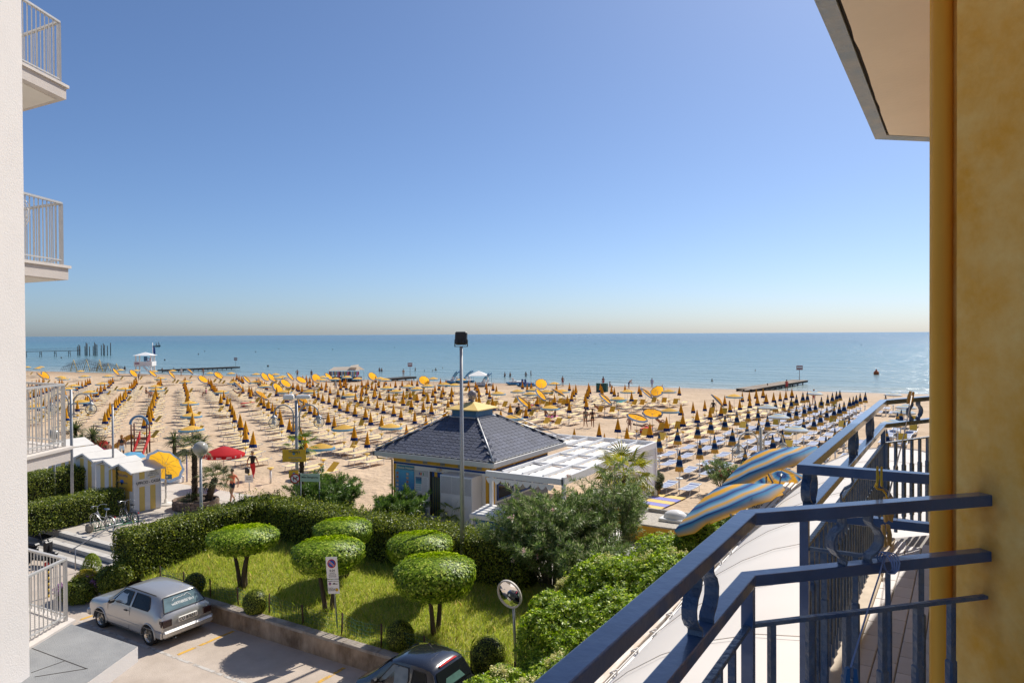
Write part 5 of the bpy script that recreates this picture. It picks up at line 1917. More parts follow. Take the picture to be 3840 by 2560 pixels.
mb.plate([(x, -0.01, z) for x, z in pts], (0, -1, 0), 0.02)
b_ = mb.build('banner_board', M_paper, hb)
mb = MB()
mb.lathe([(0.14, -0.004), (0.155, 0), (0.14, 0.004)], 20, 0, (0, -0.016, 1.55), Matrix.Rotation(PI / 2, 3, 'X'))
for s in (-1, 1): mb.ball((s * 0.05, -0.016, 1.59), 0.014, 8)
mb.tube([(0.08 * math.sin(a), -0.016, 1.56 - 0.08 * math.cos(a)) for a in [-1.1 + 0.22 * i for i in range(11)]], 0.006, 5)
mb.build('smiling_face', M_ink, b_)
text(b_, 'GOMMOSA', (0, -0.012, 1.80), (1, 0, 0), (0, 0, 1), 0.11, M_ink)
text(b_, 'BUONO FUORI\nBUONO!', (0, -0.012, 1.02), (1, 0, 0), (0, 0, 1), 0.13, flat('banner_green', (0.10, 0.28, 0.10)))
mb = MB()
mb.tube([(0.0, 0.03, 0), (0.0, 0.03, 2.0)], 0.015, 6)
mb.cyl((0, 0.03, 0), 0.2, 0.03, 14)
mb.build('stand', M_steel, hb)
q = G(2388, 1935, 0.0)
mbn = empty('menu_stand', (q.x, q.y, 0.0), R(20), 'grey framed upright menu stand beside the yellow counter', 'sign')
mb = MB()
mb.cbox((-0.26, -0.02, 0.25), (0.26, 0.02, 1.12), 0.02)
b_ = mb.build('frame', mat('stand_brown', (0.30, 0.22, 0.15), 0.6), mbn)
mb = MB()
mb.cbox((-0.22, -0.03, 0.3), (0.22, -0.021, 1.08), 0.004)
mb.build('panel', flat('menu_panel', (0.45, 0.43, 0.38)), b_)
text(b_, 'GELATI\n* * *', (0, -0.03, 0.72), (1, 0, 0), (0, 0, 1), 0.12, M_ink)
mb = MB()
for x in (-0.2, 0.2):
	mb.tube([(x, -0.1, 0), (x, 0, 0.3), (x, 0.1, 0)], 0.012, 5)
mb.build('feet', M_black, mbn)
# planter with flowers at the terrace corner
q = G(2455, 1853, 0.0)
tp = empty('terracotta_planter', (q.x, q.y, 0), 0, 'round planter with trailing red and green plants at the pergola corner', 'planter')
mb = MB()
mb.lathe([(0.0, 0), (0.28, 0), (0.36, 0.62), (0.38, 0.64), (0.33, 0.64), (0.3, 0.56), (0, 0.56)], 18)
mb.build('pot', mat('brown_pot', (0.24, 0.15, 0.11), 0.8, var=0.3, vscale=8), tp)
shp = lump_points([((0, 0, 0.85), (0.42, 0.42, 0.32)), ((0.2, -0.25, 0.6), (0.25, 0.2, 0.25))], 420, rng)
V, F, Q = rosettes(shp[0], shp[1], 5, 0.12, 0.03, 5)
inst('foliage', soup('foliage', V, F, L_palmd, Q), tp)
i_ = rng.choice(len(shp[0]), 90)
V, F, Q = leaves(shp[0][i_], shp[1][i_], 0.05, 0.05, 0.8, 0.3, 4)
inst('blossom', soup('blossom', V, F, leafmat('red_flower', (0.40, 0.02, 0.03), (0.55, 0.06, 0.05)), Q), tp)

# ================================================================ lamps, poles, signs
M_post = mat('grey_post_paint', (0.40, 0.41, 0.42), 0.5, metal=0.3, var=0.15, vscale=5)
M_cream = mat('cream_post_paint', (0.58, 0.52, 0.40), 0.5, var=0.1, vscale=5)
def glassmat():
	m = bpy.data.materials.new('lamp_glass')
	m.use_nodes = True
	n, l = m.node_tree.nodes, m.node_tree.links
	tr = n.new('ShaderNodeBsdfTransparent')
	tr.inputs[0].default_value = (0.90, 0.90, 0.88, 1)
	gl = n.new('ShaderNodeBsdfGlossy')
	gl.inputs['Roughness'].default_value = 0.06
	df = n.new('ShaderNodeBsdfTranslucent')
	df.inputs[0].default_value = (0.6, 0.58, 0.52, 1)
	lw = n.new('ShaderNodeLayerWeight')
	lw.inputs[0].default_value = 0.12
	m1 = n.new('ShaderNodeMixShader')
	m1.inputs[0].default_value = 0.15
	l.new(tr.outputs[0], m1.inputs[1])
	l.new(df.outputs[0], m1.inputs[2])
	m2 = n.new('ShaderNodeMixShader')
	l.new(lw.outputs['Fresnel'], m2.inputs[0])
	l.new(m1.outputs[0], m2.inputs[1])
	l.new(gl.outputs[0], m2.inputs[2])
	l.new(m2.outputs[0], n['Material Output'].inputs[0])
	return m
M_lglass = glassmat()
M_smoke = mat('smoked_globe', (0.42, 0.40, 0.33), 0.12, spec=0.6, var=0.2, vscale=3)
def globe(parent, c, r, m, inner=True):
	mb = MB()
	mb.ball(c, r, 20)
	g = mb.build('globe', m, parent)
	if inner:
		mb = MB()
		for k in range(5):
			mb.lathe([(r * 0.42, k * r * 0.12), (r * 0.36, k * r * 0.12 + r * 0.05), (r * 0.1, k * r * 0.12 + r * 0.06)], 14, 0, (c[0], c[1], c[2] - r * 0.25))
		mb.cyl((c[0], c[1], c[2] + r * 0.2), r * 0.25, r * 0.75, 10)
		mb.build('louvre', M_whitep, g)
def double_lamp(p, h, m, label, r=0.26, flood=False):
	root = empty('street_lamp', p, A + R(4), label, 'street lamp')
	mb = MB()
	mb.tube([(0, 0, 0), (0, 0, h)], [0.075, 0.065], 12)
	mb.cyl((0, 0, 0), 0.14, 0.25, 14)
	mb.build('post', m, root)
	for s in (-1, 1):
		mb = MB()
		R_ = 0.42
		pts = [(s * 0.13, 0, h - 1.35), (s * 0.13, 0, h - 0.65)] + [(s * (0.13 + R_ * (1 - math.cos(a))), 0, h - 0.65 + R_ * 1.05 * math.sin(a)) for a in [PI * k / 10 for k in range(1, 11)]]
		mb.tube(pts, 0.034, 8)
		for zz in (h - 1.25, h - 0.72):
			mb.tube([(0, 0, zz), (s * 0.14, 0, zz)], 0.028, 6)
		mb.build('arm', m, root)
		mb = MB()
		mb.lathe([(0.03, 0.0), (0.05, -0.04), (0.13, -0.09), (0.14, -0.13)], 14, 0, (s * (0.13 + 2 * R_), 0, h - 0.63))
		mb.build('globe_cap', m, root)
		globe(root, (s * (0.13 + 2 * R_), 0, h - 0.74 - r), r, M_lglass)
	if flood:
		mb = MB()
		mb.cbox((-0.55, -0.1, h + 0.02), (-0.12, 0.16, h + 0.26), 0.05)
		mb.cbox((0.0, -0.1, h + 0.05), (0.6, 0.14, h + 0.24), 0.05)
		mb.tube([(-0.5, 0, h + 0.08), (0.5, 0, h + 0.08)], 0.03, 6)
		mb.build('floodlight', M_whitep, root)
	return root
q = D(1111, 1500, 31.2)
double_lamp((q.x, q.y, 0), q.z, M_post, 'tall grey lamp with two glass globes and white floodlights above the yellow beach sign', 0.24, True)
q = D(2853, 1601, 30.0)
double_lamp((q.x, q.y, 0), q.z, M_cream, 'cream lamp with two clear globes beyond the striped parasols', 0.27)
q = D(266, 1460, 36.0)
double_lamp((q.x, q.y, 0), q.z, M_post, 'grey lamp with glass globes beside the white building balcony', 0.27)
def ball_lamp(p, h, r, label):
	root = empty('globe_lamp', p, 0, label, 'street lamp')
	mb = MB()
	mb.tube([(0, 0, 0), (0, 0, h - r * 0.9)], [0.06, 0.05], 12)
	mb.cyl((0, 0, h - r * 1.12), 0.10, 0.12, 14)
	mb.build('post', M_post, root)
	mb = MB()
	mb.ball((0, 0, h), r, 24)
	g = mb.build('globe', M_smoke, root)
q = D(752, 1682, 27.6)
ball_lamp((q.x, q.y, 0), q.z, 0.285, 'smoked globe lamp on a straight pole behind the clipped hedge')
q = D(203, 1628, 37.0)
ball_lamp((q.x, q.y, 0), q.z, 0.25, 'globe lamp seen through the balcony bars above the far hedge')
# slim bare pole
q = D(424, 1725, 38.5)
qt = D(424, 1521, 38.5)
mb = MB()
mb.tube([(0, 0, 0), (0, 0, qt.z)], 0.055, 10)
mb.cyl((0, 0, 0), 0.10, 0.3, 12)
mb.cyl((0, 0, qt.z), 0.065, 0.05, 10)
mb.build('bare_pole', M_post, loc=(q.x, q.y, 0), label='slim bare grey pole rising behind the striped beach huts', cat='pole')
# floodlight mast
q = D(1733, 1900, 23.4)
fm = empty('floodlight_mast', (q.x, q.y, 0.25), A - R(8), 'tall grey mast with a single black floodlight at its top', 'mast')
ztop = D(1733, 1300, 23.4).z - 0.25
mb = MB()
mb.tube([(0, 0, 0), (0, 0, ztop)], [0.085, 0.052], 14)
mb.build('mast', M_post, fm)
mb = MB()
mb.box((-0.21, -0.03, ztop), (0.21, 0.03, ztop + 0.02))
for s in (-1, 1):
	mb.box((s * 0.21 - 0.012, -0.025, ztop), (s * 0.21 + 0.012, 0.025, ztop + 0.24))
mb.build('yoke', M_black, fm)
fh = MB()
mt = Matrix.Translation((0, 0, ztop + 0.27)) @ Matrix.Rotation(R(-12), 4, 'X')
fh.cbox((-0.195, -0.10, -0.20), (0.195, 0.10, 0.22), 0.035, 0, mt)
for k in range(3):
	fh.cbox((-0.13 + k * 0.1, -0.135, -0.19), (-0.07 + k * 0.1, -0.10, -0.05), 0.008, 0, mt)
fh = fh.build('lamp_housing', M_black, fm)
mb = MB()
mb.cbox((-0.18, 0.101, -0.17), (0.18, 0.112, 0.19), 0.004, 0, mt)
mb.build('lens', M_glass, fh)
# yellow direction sign, street name board and no dogs sign on the lamp / posts
q = D(1105, 1705, 31.0)
ys = empty('yellow_beach_sign', (q.x, q.y, q.z), A, 'square yellow beach direction sign with a blue arrow on the lamp post', 'sign')
mb = MB()
mb.cbox((-0.50, -0.12, -0.28), (0.04 + 0.5 - 0.02, -0.095, 0.26), 0.006)
b_ = mb.build('panel', mat('sign_yellow', (0.70, 0.42, 0.02), 0.45), ys)
text(b_, 'Welcome', (0.02, -0.12, 0.17), (1, 0, 0), (0, 0, 1), 0.13, M_kblue, shear=0.2)
M_sblue = flat('sign_blue', (0.10, 0.28, 0.50))
mb = MB()
mb.lathe([(0.0, 0.003), (0.055, 0.0)], 14, 0, (0.0, -0.123, 0.07), Matrix.Rotation(PI / 2, 3, 'X'))
mb.box((-0.22, -0.124, -0.105), (0.32, -0.1205, -0.085))
mb.box((-0.22, -0.124, -0.12), (-0.20, -0.1205, -0.0695))
mb.box((0.30, -0.124, -0.16), (0.32, -0.1205, -0.085))
mb.build('arrow', M_sblue, b_)
text(b_, 'SPIAGGIA', (0.02, -0.12, -0.20), (1, 0, 0), (0, 0, 1), 0.07, M_kblue)
q = D(1105, 1775, 31.0)
y2 = empty('small_yellow_sign', (q.x, q.y, q.z), A, 'small upright yellow sign below the square beach sign', 'sign')
mb = MB()
mb.cbox((-0.22, -0.12, -0.17), (0.20, -0.095, 0.17), 0.006)
b_ = mb.build('panel', MATS['sign_yellow'], y2)
mb = MB()
mb.lathe([(0.0, 0.003), (0.05, 0.0)], 12, 0, (0, -0.123, 0.03), Matrix.Rotation(PI / 2, 3, 'X'))
mb.build('emblem', M_sblue, b_)
text(b_, 'i', (0, -0.12, -0.1), (1, 0, 0), (0, 0, 1), 0.1, M_kblue)
M_red = flat('sign_red', (0.50, 0.02, 0.02), 0.45)
q = D(1110, 1788 + 0, 30.9)
q = D(1110, 1787, 30.9)
nd = empty('no_dogs_sign', tuple(D(1110, 1786 + 3, 30.9)), A, 'round red bordered no dogs sign low on the lamp post', 'sign')
mb = MB()
mb.lathe([(0.0, 0.0), (0.21, 0.0)], 24, 0, (0, -0.14, -0.02), Matrix.Rotation(PI / 2, 3, 'X'))
mb.build('disc', M_paper, nd)
mb = MB()
mb.lathe([(0.17, 0.004), (0.215, 0.004), (0.215, -0.01)], 24, 0, (0, -0.142, -0.02), Matrix.Rotation(PI / 2, 3, 'X'))
mb.beam((-0.13, -0.147, 0.11), (0.13, -0.147, -0.15), 0.035, 0.004, (0, -1, 0))
mb.build('red_ring', M_red, nd)
mb = MB()
mb.box((-0.09, -0.144, -0.05), (0.07, -0.1415, 0.01))
for x in (-0.08, 0.045): mb.box((x, -0.144, -0.12), (x + 0.025, -0.1415, -0.05))
mb.box((0.05, -0.144, 0.01), (0.12, -0.1415, 0.06))
mb.build('dog_symbol', M_ink, nd)
q = D(1163, 1790, 30.2)
mkb = empty('street_name_board', (q.x, q.y, 0), A - R(6), 'pale green street name board in front of the dark oleander', 'sign')
zc = q.z
for x in (-0.42, 0.40):
	mb = MB()
	mb.tube([(x, 0.02, 0), (x, 0.02, zc + 0.18)], 0.02, 8)
	mb.build('post', M_post, mkb)
mb = MB()
mb.cbox((-0.43, -0.02, zc - 0.17), (0.43, -0.001, zc + 0.17), 0.006)
b_ = mb.build('panel', flat('sign_pale_green', (0.45, 0.58, 0.44)), mkb)
text(b_, 'Mike Bongiorno', (0, -0.02, zc + 0.02), (1, 0, 0), (0, 0, 1), 0.115, M_ink, bold=True)
text(b_, 'Lungomare', (-0.2, -0.02, zc + 0.12), (1, 0, 0), (0, 0, 1), 0.045, M_ink)
# no parking sign on its tilted pole in the garden
p_b = G(1265, 2352, 0.15)
dq = depth_of(p_b)
p_t = D(1245, 2085, dq)
np_ = empty('no_parking_sign', (p_b.x, p_b.y, p_b.z), A - R(8), 'tilted no parking sign with a second plate on a thin green grey pole', 'sign')
lean = math.atan2(-(1265 - 1243), (2352 - 2085))
np_.rotation_euler = (0, -math.atan2(22, 267) * 0.9, A - R(8))
hs = (p_t.z - p_b.z)
mb = MB()
mb.tube([(0, 0, 0), (0, 0, hs - 0.03)], 0.024, 10)
mb.build('pole', mat('green_grey_pole', (0.30, 0.33, 0.28), 0.5, metal=0.4, var=0.2, vscale=9), np_)
def round_plate(w, h, z, m, nm, y=-0.035):
	mb = MB()
	mb.cbox((-w / 2, y - 0.012, z - h / 2), (w / 2, y, z + h / 2), 0.006)
	return mb.build(nm, m, np_)
wS = 0.34
p1 = round_plate(wS, 0.62, hs - 0.31, M_paper, 'upper_plate')
p2 = round_plate(wS, 0.40, hs - 0.84, M_paper, 'lower_plate')
M_nblue = flat('traffic_blue', (0.02, 0.10, 0.42), 0.4)
def discs(parent, x, z, r):
	mb = MB()
	mb.lathe([(0.0, 0.002), (r, 0.002), (r, 0)], 24, 0, (x, -0.0475, z), Matrix.Rotation(PI / 2, 3, 'X'))
	mb.build('red_disc', M_red, parent)
	mb = MB()
	mb.lathe([(0.0, 0.003), (r * 0.76, 0.003), (r * 0.76, 0)], 24, 0, (x, -0.0478, z), Matrix.Rotation(PI / 2, 3, 'X'))
	mb.build('blue_disc', M_nblue, parent)
	mb = MB()
	mb.beam((x - r * 0.56, -0.0525, z + r * 0.56), (x + r * 0.56, -0.0525, z - r * 0.56), r * 0.34, 0.002, (0, -1, 0))
	mb.build('white_edge', M_paper, parent)
	mb = MB()
	mb.beam((x - r * 0.62, -0.0545, z + r * 0.62), (x + r * 0.62, -0.0545, z - r * 0.62), r * 0.20, 0.002, (0, -1, 0))
	mb.build('red_bar', M_red, parent)
discs(p1, 0, hs - 0.19, 0.125)
text(p1, '0-24', (0, -0.047, hs - 0.385), (1, 0, 0), (0, 0, 1), 0.085, M_ink, bold=True)
text(p1, 'eccetto\nautoveicoli\nautorizzati', (0, -0.047, hs - 0.50), (1, 0, 0), (0, 0, 1), 0.052, M_ink)
text(p2, 'PROPRIETA PRIVATA', (0, -0.047, hs - 0.685), (1, 0, 0), (0, 0, 1), 0.034, M_ink)
discs(p2, -0.095, hs - 0.755, 0.04)
mb = MB()
mb.box((-0.02, -0.049, hs - 0.775), (0.13, -0.0475, hs - 0.755))
mb.box((0.0, -0.049, hs - 0.755), (0.06, -0.0475, hs - 0.735))
mb.build('tow_truck_symbol', M_ink, p2)
mb = MB()
mb.lathe([(0.0, 0.002), (0.045, 0.002), (0.045, 0)], 18, 0, (0.095, -0.0475, hs - 0.93), Matrix.Rotation(PI / 2, 3, 'X'))
mb.build('yellow_emblem', MATS['sign_yellow'], p2)
text(p2, 'LA SOSTA E\nCONSENTITA SOLO\nAI MEZZI MUNITI\nDELL APPOSITO PASS', (-0.155, -0.047, hs - 0.91), (1, 0, 0), (0, 0, 1), 0.026, M_ink, 'LEFT')
# convex traffic mirror
p_b = G(1935, 2500, 0.05)
dq = depth_of(p_b)
pm = D(1909, 2230, dq)
mi_ = empty('convex_mirror', (p_b.x, p_b.y, 0.0), A - R(36), 'round convex traffic mirror with a pale rim on a steel pole', 'mirror')
mb = MB()
mb.tube([(0, 0, 0), (-0.13, 0.06, pm.z + 0.05)], 0.035, 10)
mb.build('pole', M_steel, mi_)
mr = 54 * dq / FPX
tilt = Matrix.Translation((-0.16, -0.05, pm.z)) @ Matrix.Rotation(R(90 + 9), 4, 'X')
mb = MB()
mb.lathe([(0.0, mr * 0.16), (mr * 0.4, mr * 0.13), (mr * 0.75, mr * 0.055), (mr * 0.93, 0.0)], 28, 0, (0, 0, 0), None)
mb.v = [tuple(tilt @ Vector(v)) for v in mb.v]
mb.build('mirror_face', mat('mirror', (0.85, 0.85, 0.85), 0.02, metal=1.0), mi_)
mb = MB()
mb.lathe([(mr * 0.91, -0.01), (mr * 0.95, 0.025), (mr * 1.02, 0.025), (mr * 1.03, -0.03), (mr * 0.4, -0.06), (0, -0.06)], 28)
mb.v = [tuple(tilt @ Vector(v)) for v in mb.v]
mb.build('rim', mat('mirror_rim', (0.50, 0.46, 0.40), 0.5), mi_)
# wire fence along the garden wall
M_rust = mat('rusty_post', (0.10, 0.055, 0.035), 0.9, var=0.4, vscale=20)
M_gwire = mat('green_wire', (0.03, 0.12, 0.09), 0.5)
fp = [(-22.6, 14.42), (-21.3, 14.42), (-19.95, 14.42), (-18.6, 14.42), (-17.2, 14.42), (-15.75, 14.42), (-14.25, 14.42), (-12.8, 14.42), (-11.3, 14.42), (-9.9, 14.42), (-8.6, 14.42)]
fe = empty('wire_fence', (fp[0][0], 14.42, 0.05), 0, 'sagging green wire fence on rusty posts along the garden wall', 'fence')
r_ = random.Random(9)
tops = []
for (u_, v_) in fp:
	mb = MB()
	x = u_ - fp[0][0]
	lx, ly = r_.uniform(-.04, .04), r_.uniform(-.05, .05)
	h_ = r_.uniform(0.56, 0.66)
	mb.tube([(x, 0, -0.1), (x + lx, ly, h_)], 0.022, 6)
	mb.build('post', M_rust, fe)
	tops.append((x, lx, ly, h_))
for i in range(len(tops) - 1):
	mb = MB()
	(x0, lx0, ly0, h0), (x1, lx1, ly1, h1) = tops[i], tops[i + 1]
	n = 14
	sag = r_.uniform(0.03, 0.14)
	def pt(a, b):
		t = a / n
		h_ = (h0 + (h1 - h0) * t) * 0.92 - sag * math.sin(PI * t)
		return Vector((x0 + (x1 - x0) * t + lx0 * b * (1 - t), 0.025 + (ly0 * (1 - t) + ly1 * t) * b + 0.02 * math.sin(a * 1.7 + b * 3), h_ * b))
	for a in range(n + 1):
		mb.tube([pt(a, b / 4) for b in range(5)], 0.0042, 3, 0, False)
	for b in range(6):
		mb.tube([pt(a, b / 5) for a in range(n + 1)], 0.0042, 3, 0, False)
	mb.build('wire_mesh', M_gwire, fe)
# brown wooden trellis leaning in the shrubs
q = G(2010, 2470, 0.05)
tl = empty('wooden_trellis', (q.x, q.y, 0), A, 'brown wooden trellis leaning against the evergreen shrub', 'trellis')
M_brown = mat('brown_timber', (0.28, 0.13, 0.05), 0.7, var=0.3, vscale=8)
for k in range(3):
	mb = MB()
	mb.beam((-0.12 + k * 0.08, 0.05 * k, 0), (0.10 + k * 0.09, 0.55 + 0.04 * k, 1.05), 0.03, 0.045)
	mb.build('slat', M_brown, tl)
for k in range(2):
	t = 0.35 + 0.6 * k
	mb = MB()
	mb.beam((-0.12 + 0.22 * t - 0.05, 0.55 * t - 0.03, 1.05 * t), (0.16 + 0.20 * t, 0.1 + 0.55 * t - 0.03, 1.05 * t), 0.03, 0.06)
	mb.build('cross_slat', M_brown, tl)
# height gauge post with yellow and black tape
q = G(181, 2238, -0.5)
hp = empty('striped_post', (q.x, q.y, -0.5), 0, 'thin post wound with yellow and black tape in the car park', 'post')
for k in range(10):
	mb = MB()
	mb.cyl((0, 0, k * 0.1), 0.045, 0.0995, 10)
	mb.build('tape_band', M_black if k % 2 else mat('tape_yellow', (0.62, 0.42, 0.05), 0.5), hp)
mb = MB()
mb.lathe([(0.0, 0.0), (0.11, 0.0)], 18, 0, (0.03, -0.06, 1.12), Matrix.Rotation(PI / 2, 3, 'X') @ Matrix.Rotation(A, 3, 'Y'))
mb.build('round_plate', M_red, hp)

# ================================================================ striped beach huts
M_hwhite = mat('hut_white', (0.72, 0.71, 0.69), 0.7, var=0.08, vscale=3)
M_hyel = mat('hut_yellow', (0.70, 0.50, 0.14), 0.7, var=0.08, vscale=3)
M_hroof = mat('hut_roof_white', (0.66, 0.63, 0.58), 0.8, var=0.10, vscale=2)
def hut(u0, v0, W_, L_, hE, hR, label, signs=False):
	root = empty('beach_hut', (u0, v0, 0.02), 0, label, 'beach hut', 'striped beach huts')
	nb2 = 5
	for face in range(2):
		# face 0: towards the hotel (-Y, gable), face 1: towards +X
		Lf = W_ if face == 0 else L_
		for k in range(nb2):
			a, b = Lf * k / nb2 + 0.003, Lf * (k + 1) / nb2 - 0.003
			mb = MB()
			if face == 0:
				mb.cbox((a, 0, 0.06), (b, 0.03, hE - 0.02), 0.004)
			else:
				mb.cbox((W_ - 0.03, a + (0.031 if k == 0 else 0), 0.06), (W_, b, hE - 0.02), 0.004)
			mb.build('wall_board', M_hyel if k % 2 == 1 else M_hwhite, root)
	mb = MB()
	mb.box((0.035, 0.035, 0.0), (W_ - 0.035, L_ - 0.0, hE - 0.03))
	mb.add([(0.035, 0.02, hE - 0.03), (W_ - 0.035, 0.02, hE - 0.03), (W_ / 2, 0.02, hR - 0.1)], [(0, 1, 2)])
	mb.build('carcass', M_hwhite, root)
	mb = MB()
	for s in (0, 1):
		xe, xr = (-0.12, W_ / 2) if s == 0 else (W_ + 0.12, W_ / 2)
		ze = hE - 0.06
		n_ = Vector((ze - hR, 0, (xe - xr))).normalized()
		if n_.z < 0: n_ = -n_
		po = [(xe, -0.16, ze), (xr, -0.16, hR), (xr, L_ + 0.16, hR), (xe, L_ + 0.16, ze)]
		if s == 0: po = po[::-1]
		mb.plate(po, n_, -0.035)
	mb.build('roof', M_hroof, root)
	for s in (0, 1):
		mb = MB()
		xe = -0.12 if s == 0 else W_ + 0.12
		mb.beam((xe, -0.175, hE - 0.085), (W_ / 2, -0.175, hR - 0.025), 0.025, 0.09, (0, 0, 1))
		mb.build('barge_board', M_hwhite, root)
	for (x, y) in ((0, -0.012), (W_ - 0.05, -0.012), (W_ - 0.04, L_ - 0.05)):
		mb = MB()
		mb.cbox((x, y, 0.03), (x + 0.062, y + 0.06, hE - 0.03), 0.005)
		mb.build('corner_trim', M_hwhite, root)
	if signs:
		mb = MB()
		mb.cbox((0.12, -0.03, 1.05), (W_ - 0.1, -0.006, 1.95), 0.006)
		b_ = mb.build('welcome_panel', mat('panel_orange', (0.72, 0.36, 0.03), 0.5), root)
		text(b_, 'Welcome', (W_ / 2, -0.03, 1.76), (1, 0, 0), (0, 0, 1), 0.24, M_kblue, shear=0.25)
		mb = MB()
		for s in (-1, 1):
			mb.ball((W_ / 2 + s * 0.06, -0.032, 1.46), 0.085, 12, 0, (1, 0.08, 1))
		mb.add([(W_ / 2 - 0.13, -0.036, 1.43), (W_ / 2 + 0.13, -0.036, 1.43), (W_ / 2, -0.036, 1.26)], [(2, 1, 0), (0, 1, 2)])
		mb.build('heart', flat('heart_blue', (0.03, 0.14, 0.55)), b_)
		text(b_, 'LIGNANO  SABBIADORO', (W_ / 2, -0.03, 1.40), (1, 0, 0), (0, 0, 1), 0.085, M_kblue)
		text(b_, 'UFFICIO 20', (W_ / 2, -0.03, 1.14), (1, 0, 0), (0, 0, 1), 0.10, M_kblue)
		mb = MB()
		mb.cbox((W_ + 0.001, 0.16, 1.22), (W_ + 0.03, L_ - 0.10, 1.58), 0.008)
		b_ = mb.build('office_sign', mat('sign_beige', (0.72, 0.66, 0.58), 0.6), root)
		text(b_, 'UFFICIO - CASSA', (W_ + 0.03, L_ / 2 + 0.03, 1.40), (0, 1, 0), (0, 0, 1), 0.20, M_ink, bold=True, squash=0.80)
		mb = MB()
		mb.cbox((W_ + 0.001, L_ - 0.72, 1.62), (W_ + 0.02, L_ - 0.06, 1.95), 0.006)
		b_ = mb.build('hire_sign', mat('sign_grey', (0.66, 0.63, 0.55), 0.6), root)
		text(b_, 'NOLEGGIO\nOMBRELLONI\nSDRAIO - LETTINI', (W_ + 0.02, L_ - 0.39, 1.785), (0, 1, 0), (0, 0, 1), 0.088, M_ink, squash=0.8)
		V, F, Q = leaves(np.stack([0.55 + rng.normal(0, .035, 160), np.full(160, -0.06), rng.uniform(0.95, 2.15, 160)], 1), np.tile([0, -1.0, 0.2], (160, 1)), 0.09, 0.05, 0.6, 0.2, 3)
		inst('climbing_vine', soup('climbing_vine', V, F, L_palmd, Q), root)
	return root
hut(-34.35, 19.45, 1.85, 1.35, 2.0, 2.3, 'striped hut with the office cash desk signs and a climbing vine', True)
hut(-36.5, 19.9, 1.85, 1.35, 1.95, 2.22, 'striped hut directly behind the office cash desk hut')
hut(-40.3, 20.9, 1.9, 1.5, 1.8, 2.1, 'striped hut with a cable over its roof')
hut(-42.6, 21.1, 1.9, 1.5, 1.8, 2.1, 'striped hut next to the hut with a cable')
hut(-46.5, 22.5, 1.9, 1.5, 1.8, 2.1, 'striped hut at the far end of the row by the yuccas')

# ---- brick planter with two palms
q = G(735, 1905, 0.0)
pl_ = empty('brick_planter', (q.x, q.y, 0.0), R(8), 'low planter of weathered brown blocks holding two palms', 'planter')
M_brick = mat('weathered_block', (0.26, 0.185, 0.135), 0.95, var=0.4, vscale=9, bump=0.6, bscale=25, obvar=0.25)
mb = MB()
mb.cbox((-0.17, -0.075, 0.0), (0.17, 0.075, 0.115), 0.012)
brick_me = mb.mesh('block', M_brick)
Rp = 1.05
for c in range(4):
	for k in range(18):
		a = 2 * PI * (k + 0.5 * (c % 2)) / 18
		inst('block', brick_me, pl_, (math.cos(a) * Rp, math.sin(a) * Rp * 0.85, c * 0.118), (0, 0, a + PI / 2 + random.uniform(-.04, .04)))
mb = MB()
mb.cyl((0, 0, 0.02), 0.98, 0.36, 24)
mb.v = [(x, y * 0.85, z) for x, y, z in mb.v]
mb.build('soil', mat('dark_soil', (0.06, 0.042, 0.03), 0.95, bump=0.5, bscale=15, var=0.3), pl_)
q0 = Vector(pl_.location)
pa_ = Vector(D(729, 1680, depth_of(q0) + 0.1))
fan_palm((pa_.x, pa_.y, 0.35), pa_.z - 0.35, 'straight trunked palm in the block planter', 91, 0.55, 0.5, 18, 0.13, 0.12, L_palmd)
pb2 = G(778, 1890, 0.2)
fan_palm((pb2.x, pb2.y, 0.3), 1.15, 'short leaning palm in the block planter', 92, 0.55, 0.5, 18, 0.15, 0.15, L_palmd, (0.45, 0.1))
V, F, Q = rosettes(np.array([[-0.3, -0.2, 0.45], [0.0, -0.3, 0.4], [-0.1, 0.1, 0.5]]), np.tile([0, 0, 1.0], (3, 1)), 40, 0.6, 0.04, 8)
tag(inst('spiky_plant', soup('spiky_plant', V, F, L_palmd, Q), None, q0), 'spiky green undergrowth at the foot of the planted palms', 'plant')
q = G(1703, 1968, 0.0)
fan_palm((q.x, q.y, 0), 0.62, 'young bright green palm in front of the kiosk cabinet', 93, 0.52, 0.42, 14, 0.12, 0.13)
q = D(1132, 1805, 31.6)
fan_palm((q.x, q.y, 0), D(1132, 1672, 31.6).z, 'slim tall palm growing beside the lamp with the yellow sign', 94, 0.42, 0.5, 14, 0.10, 0.085)
q = D(2345, 1880, 27.0)
fan_palm((q.x, q.y, 0), D(2345, 1782, 27.0).z, 'broad palm with golden drooping fronds at the corner of the pergola', 95, 0.72, 0.75, 30, 0.15, 0.13, leafmat('golden_palm_leaf', (0.13, 0.15, 0.015), (0.40, 0.36, 0.05), 0.45, 0.4))

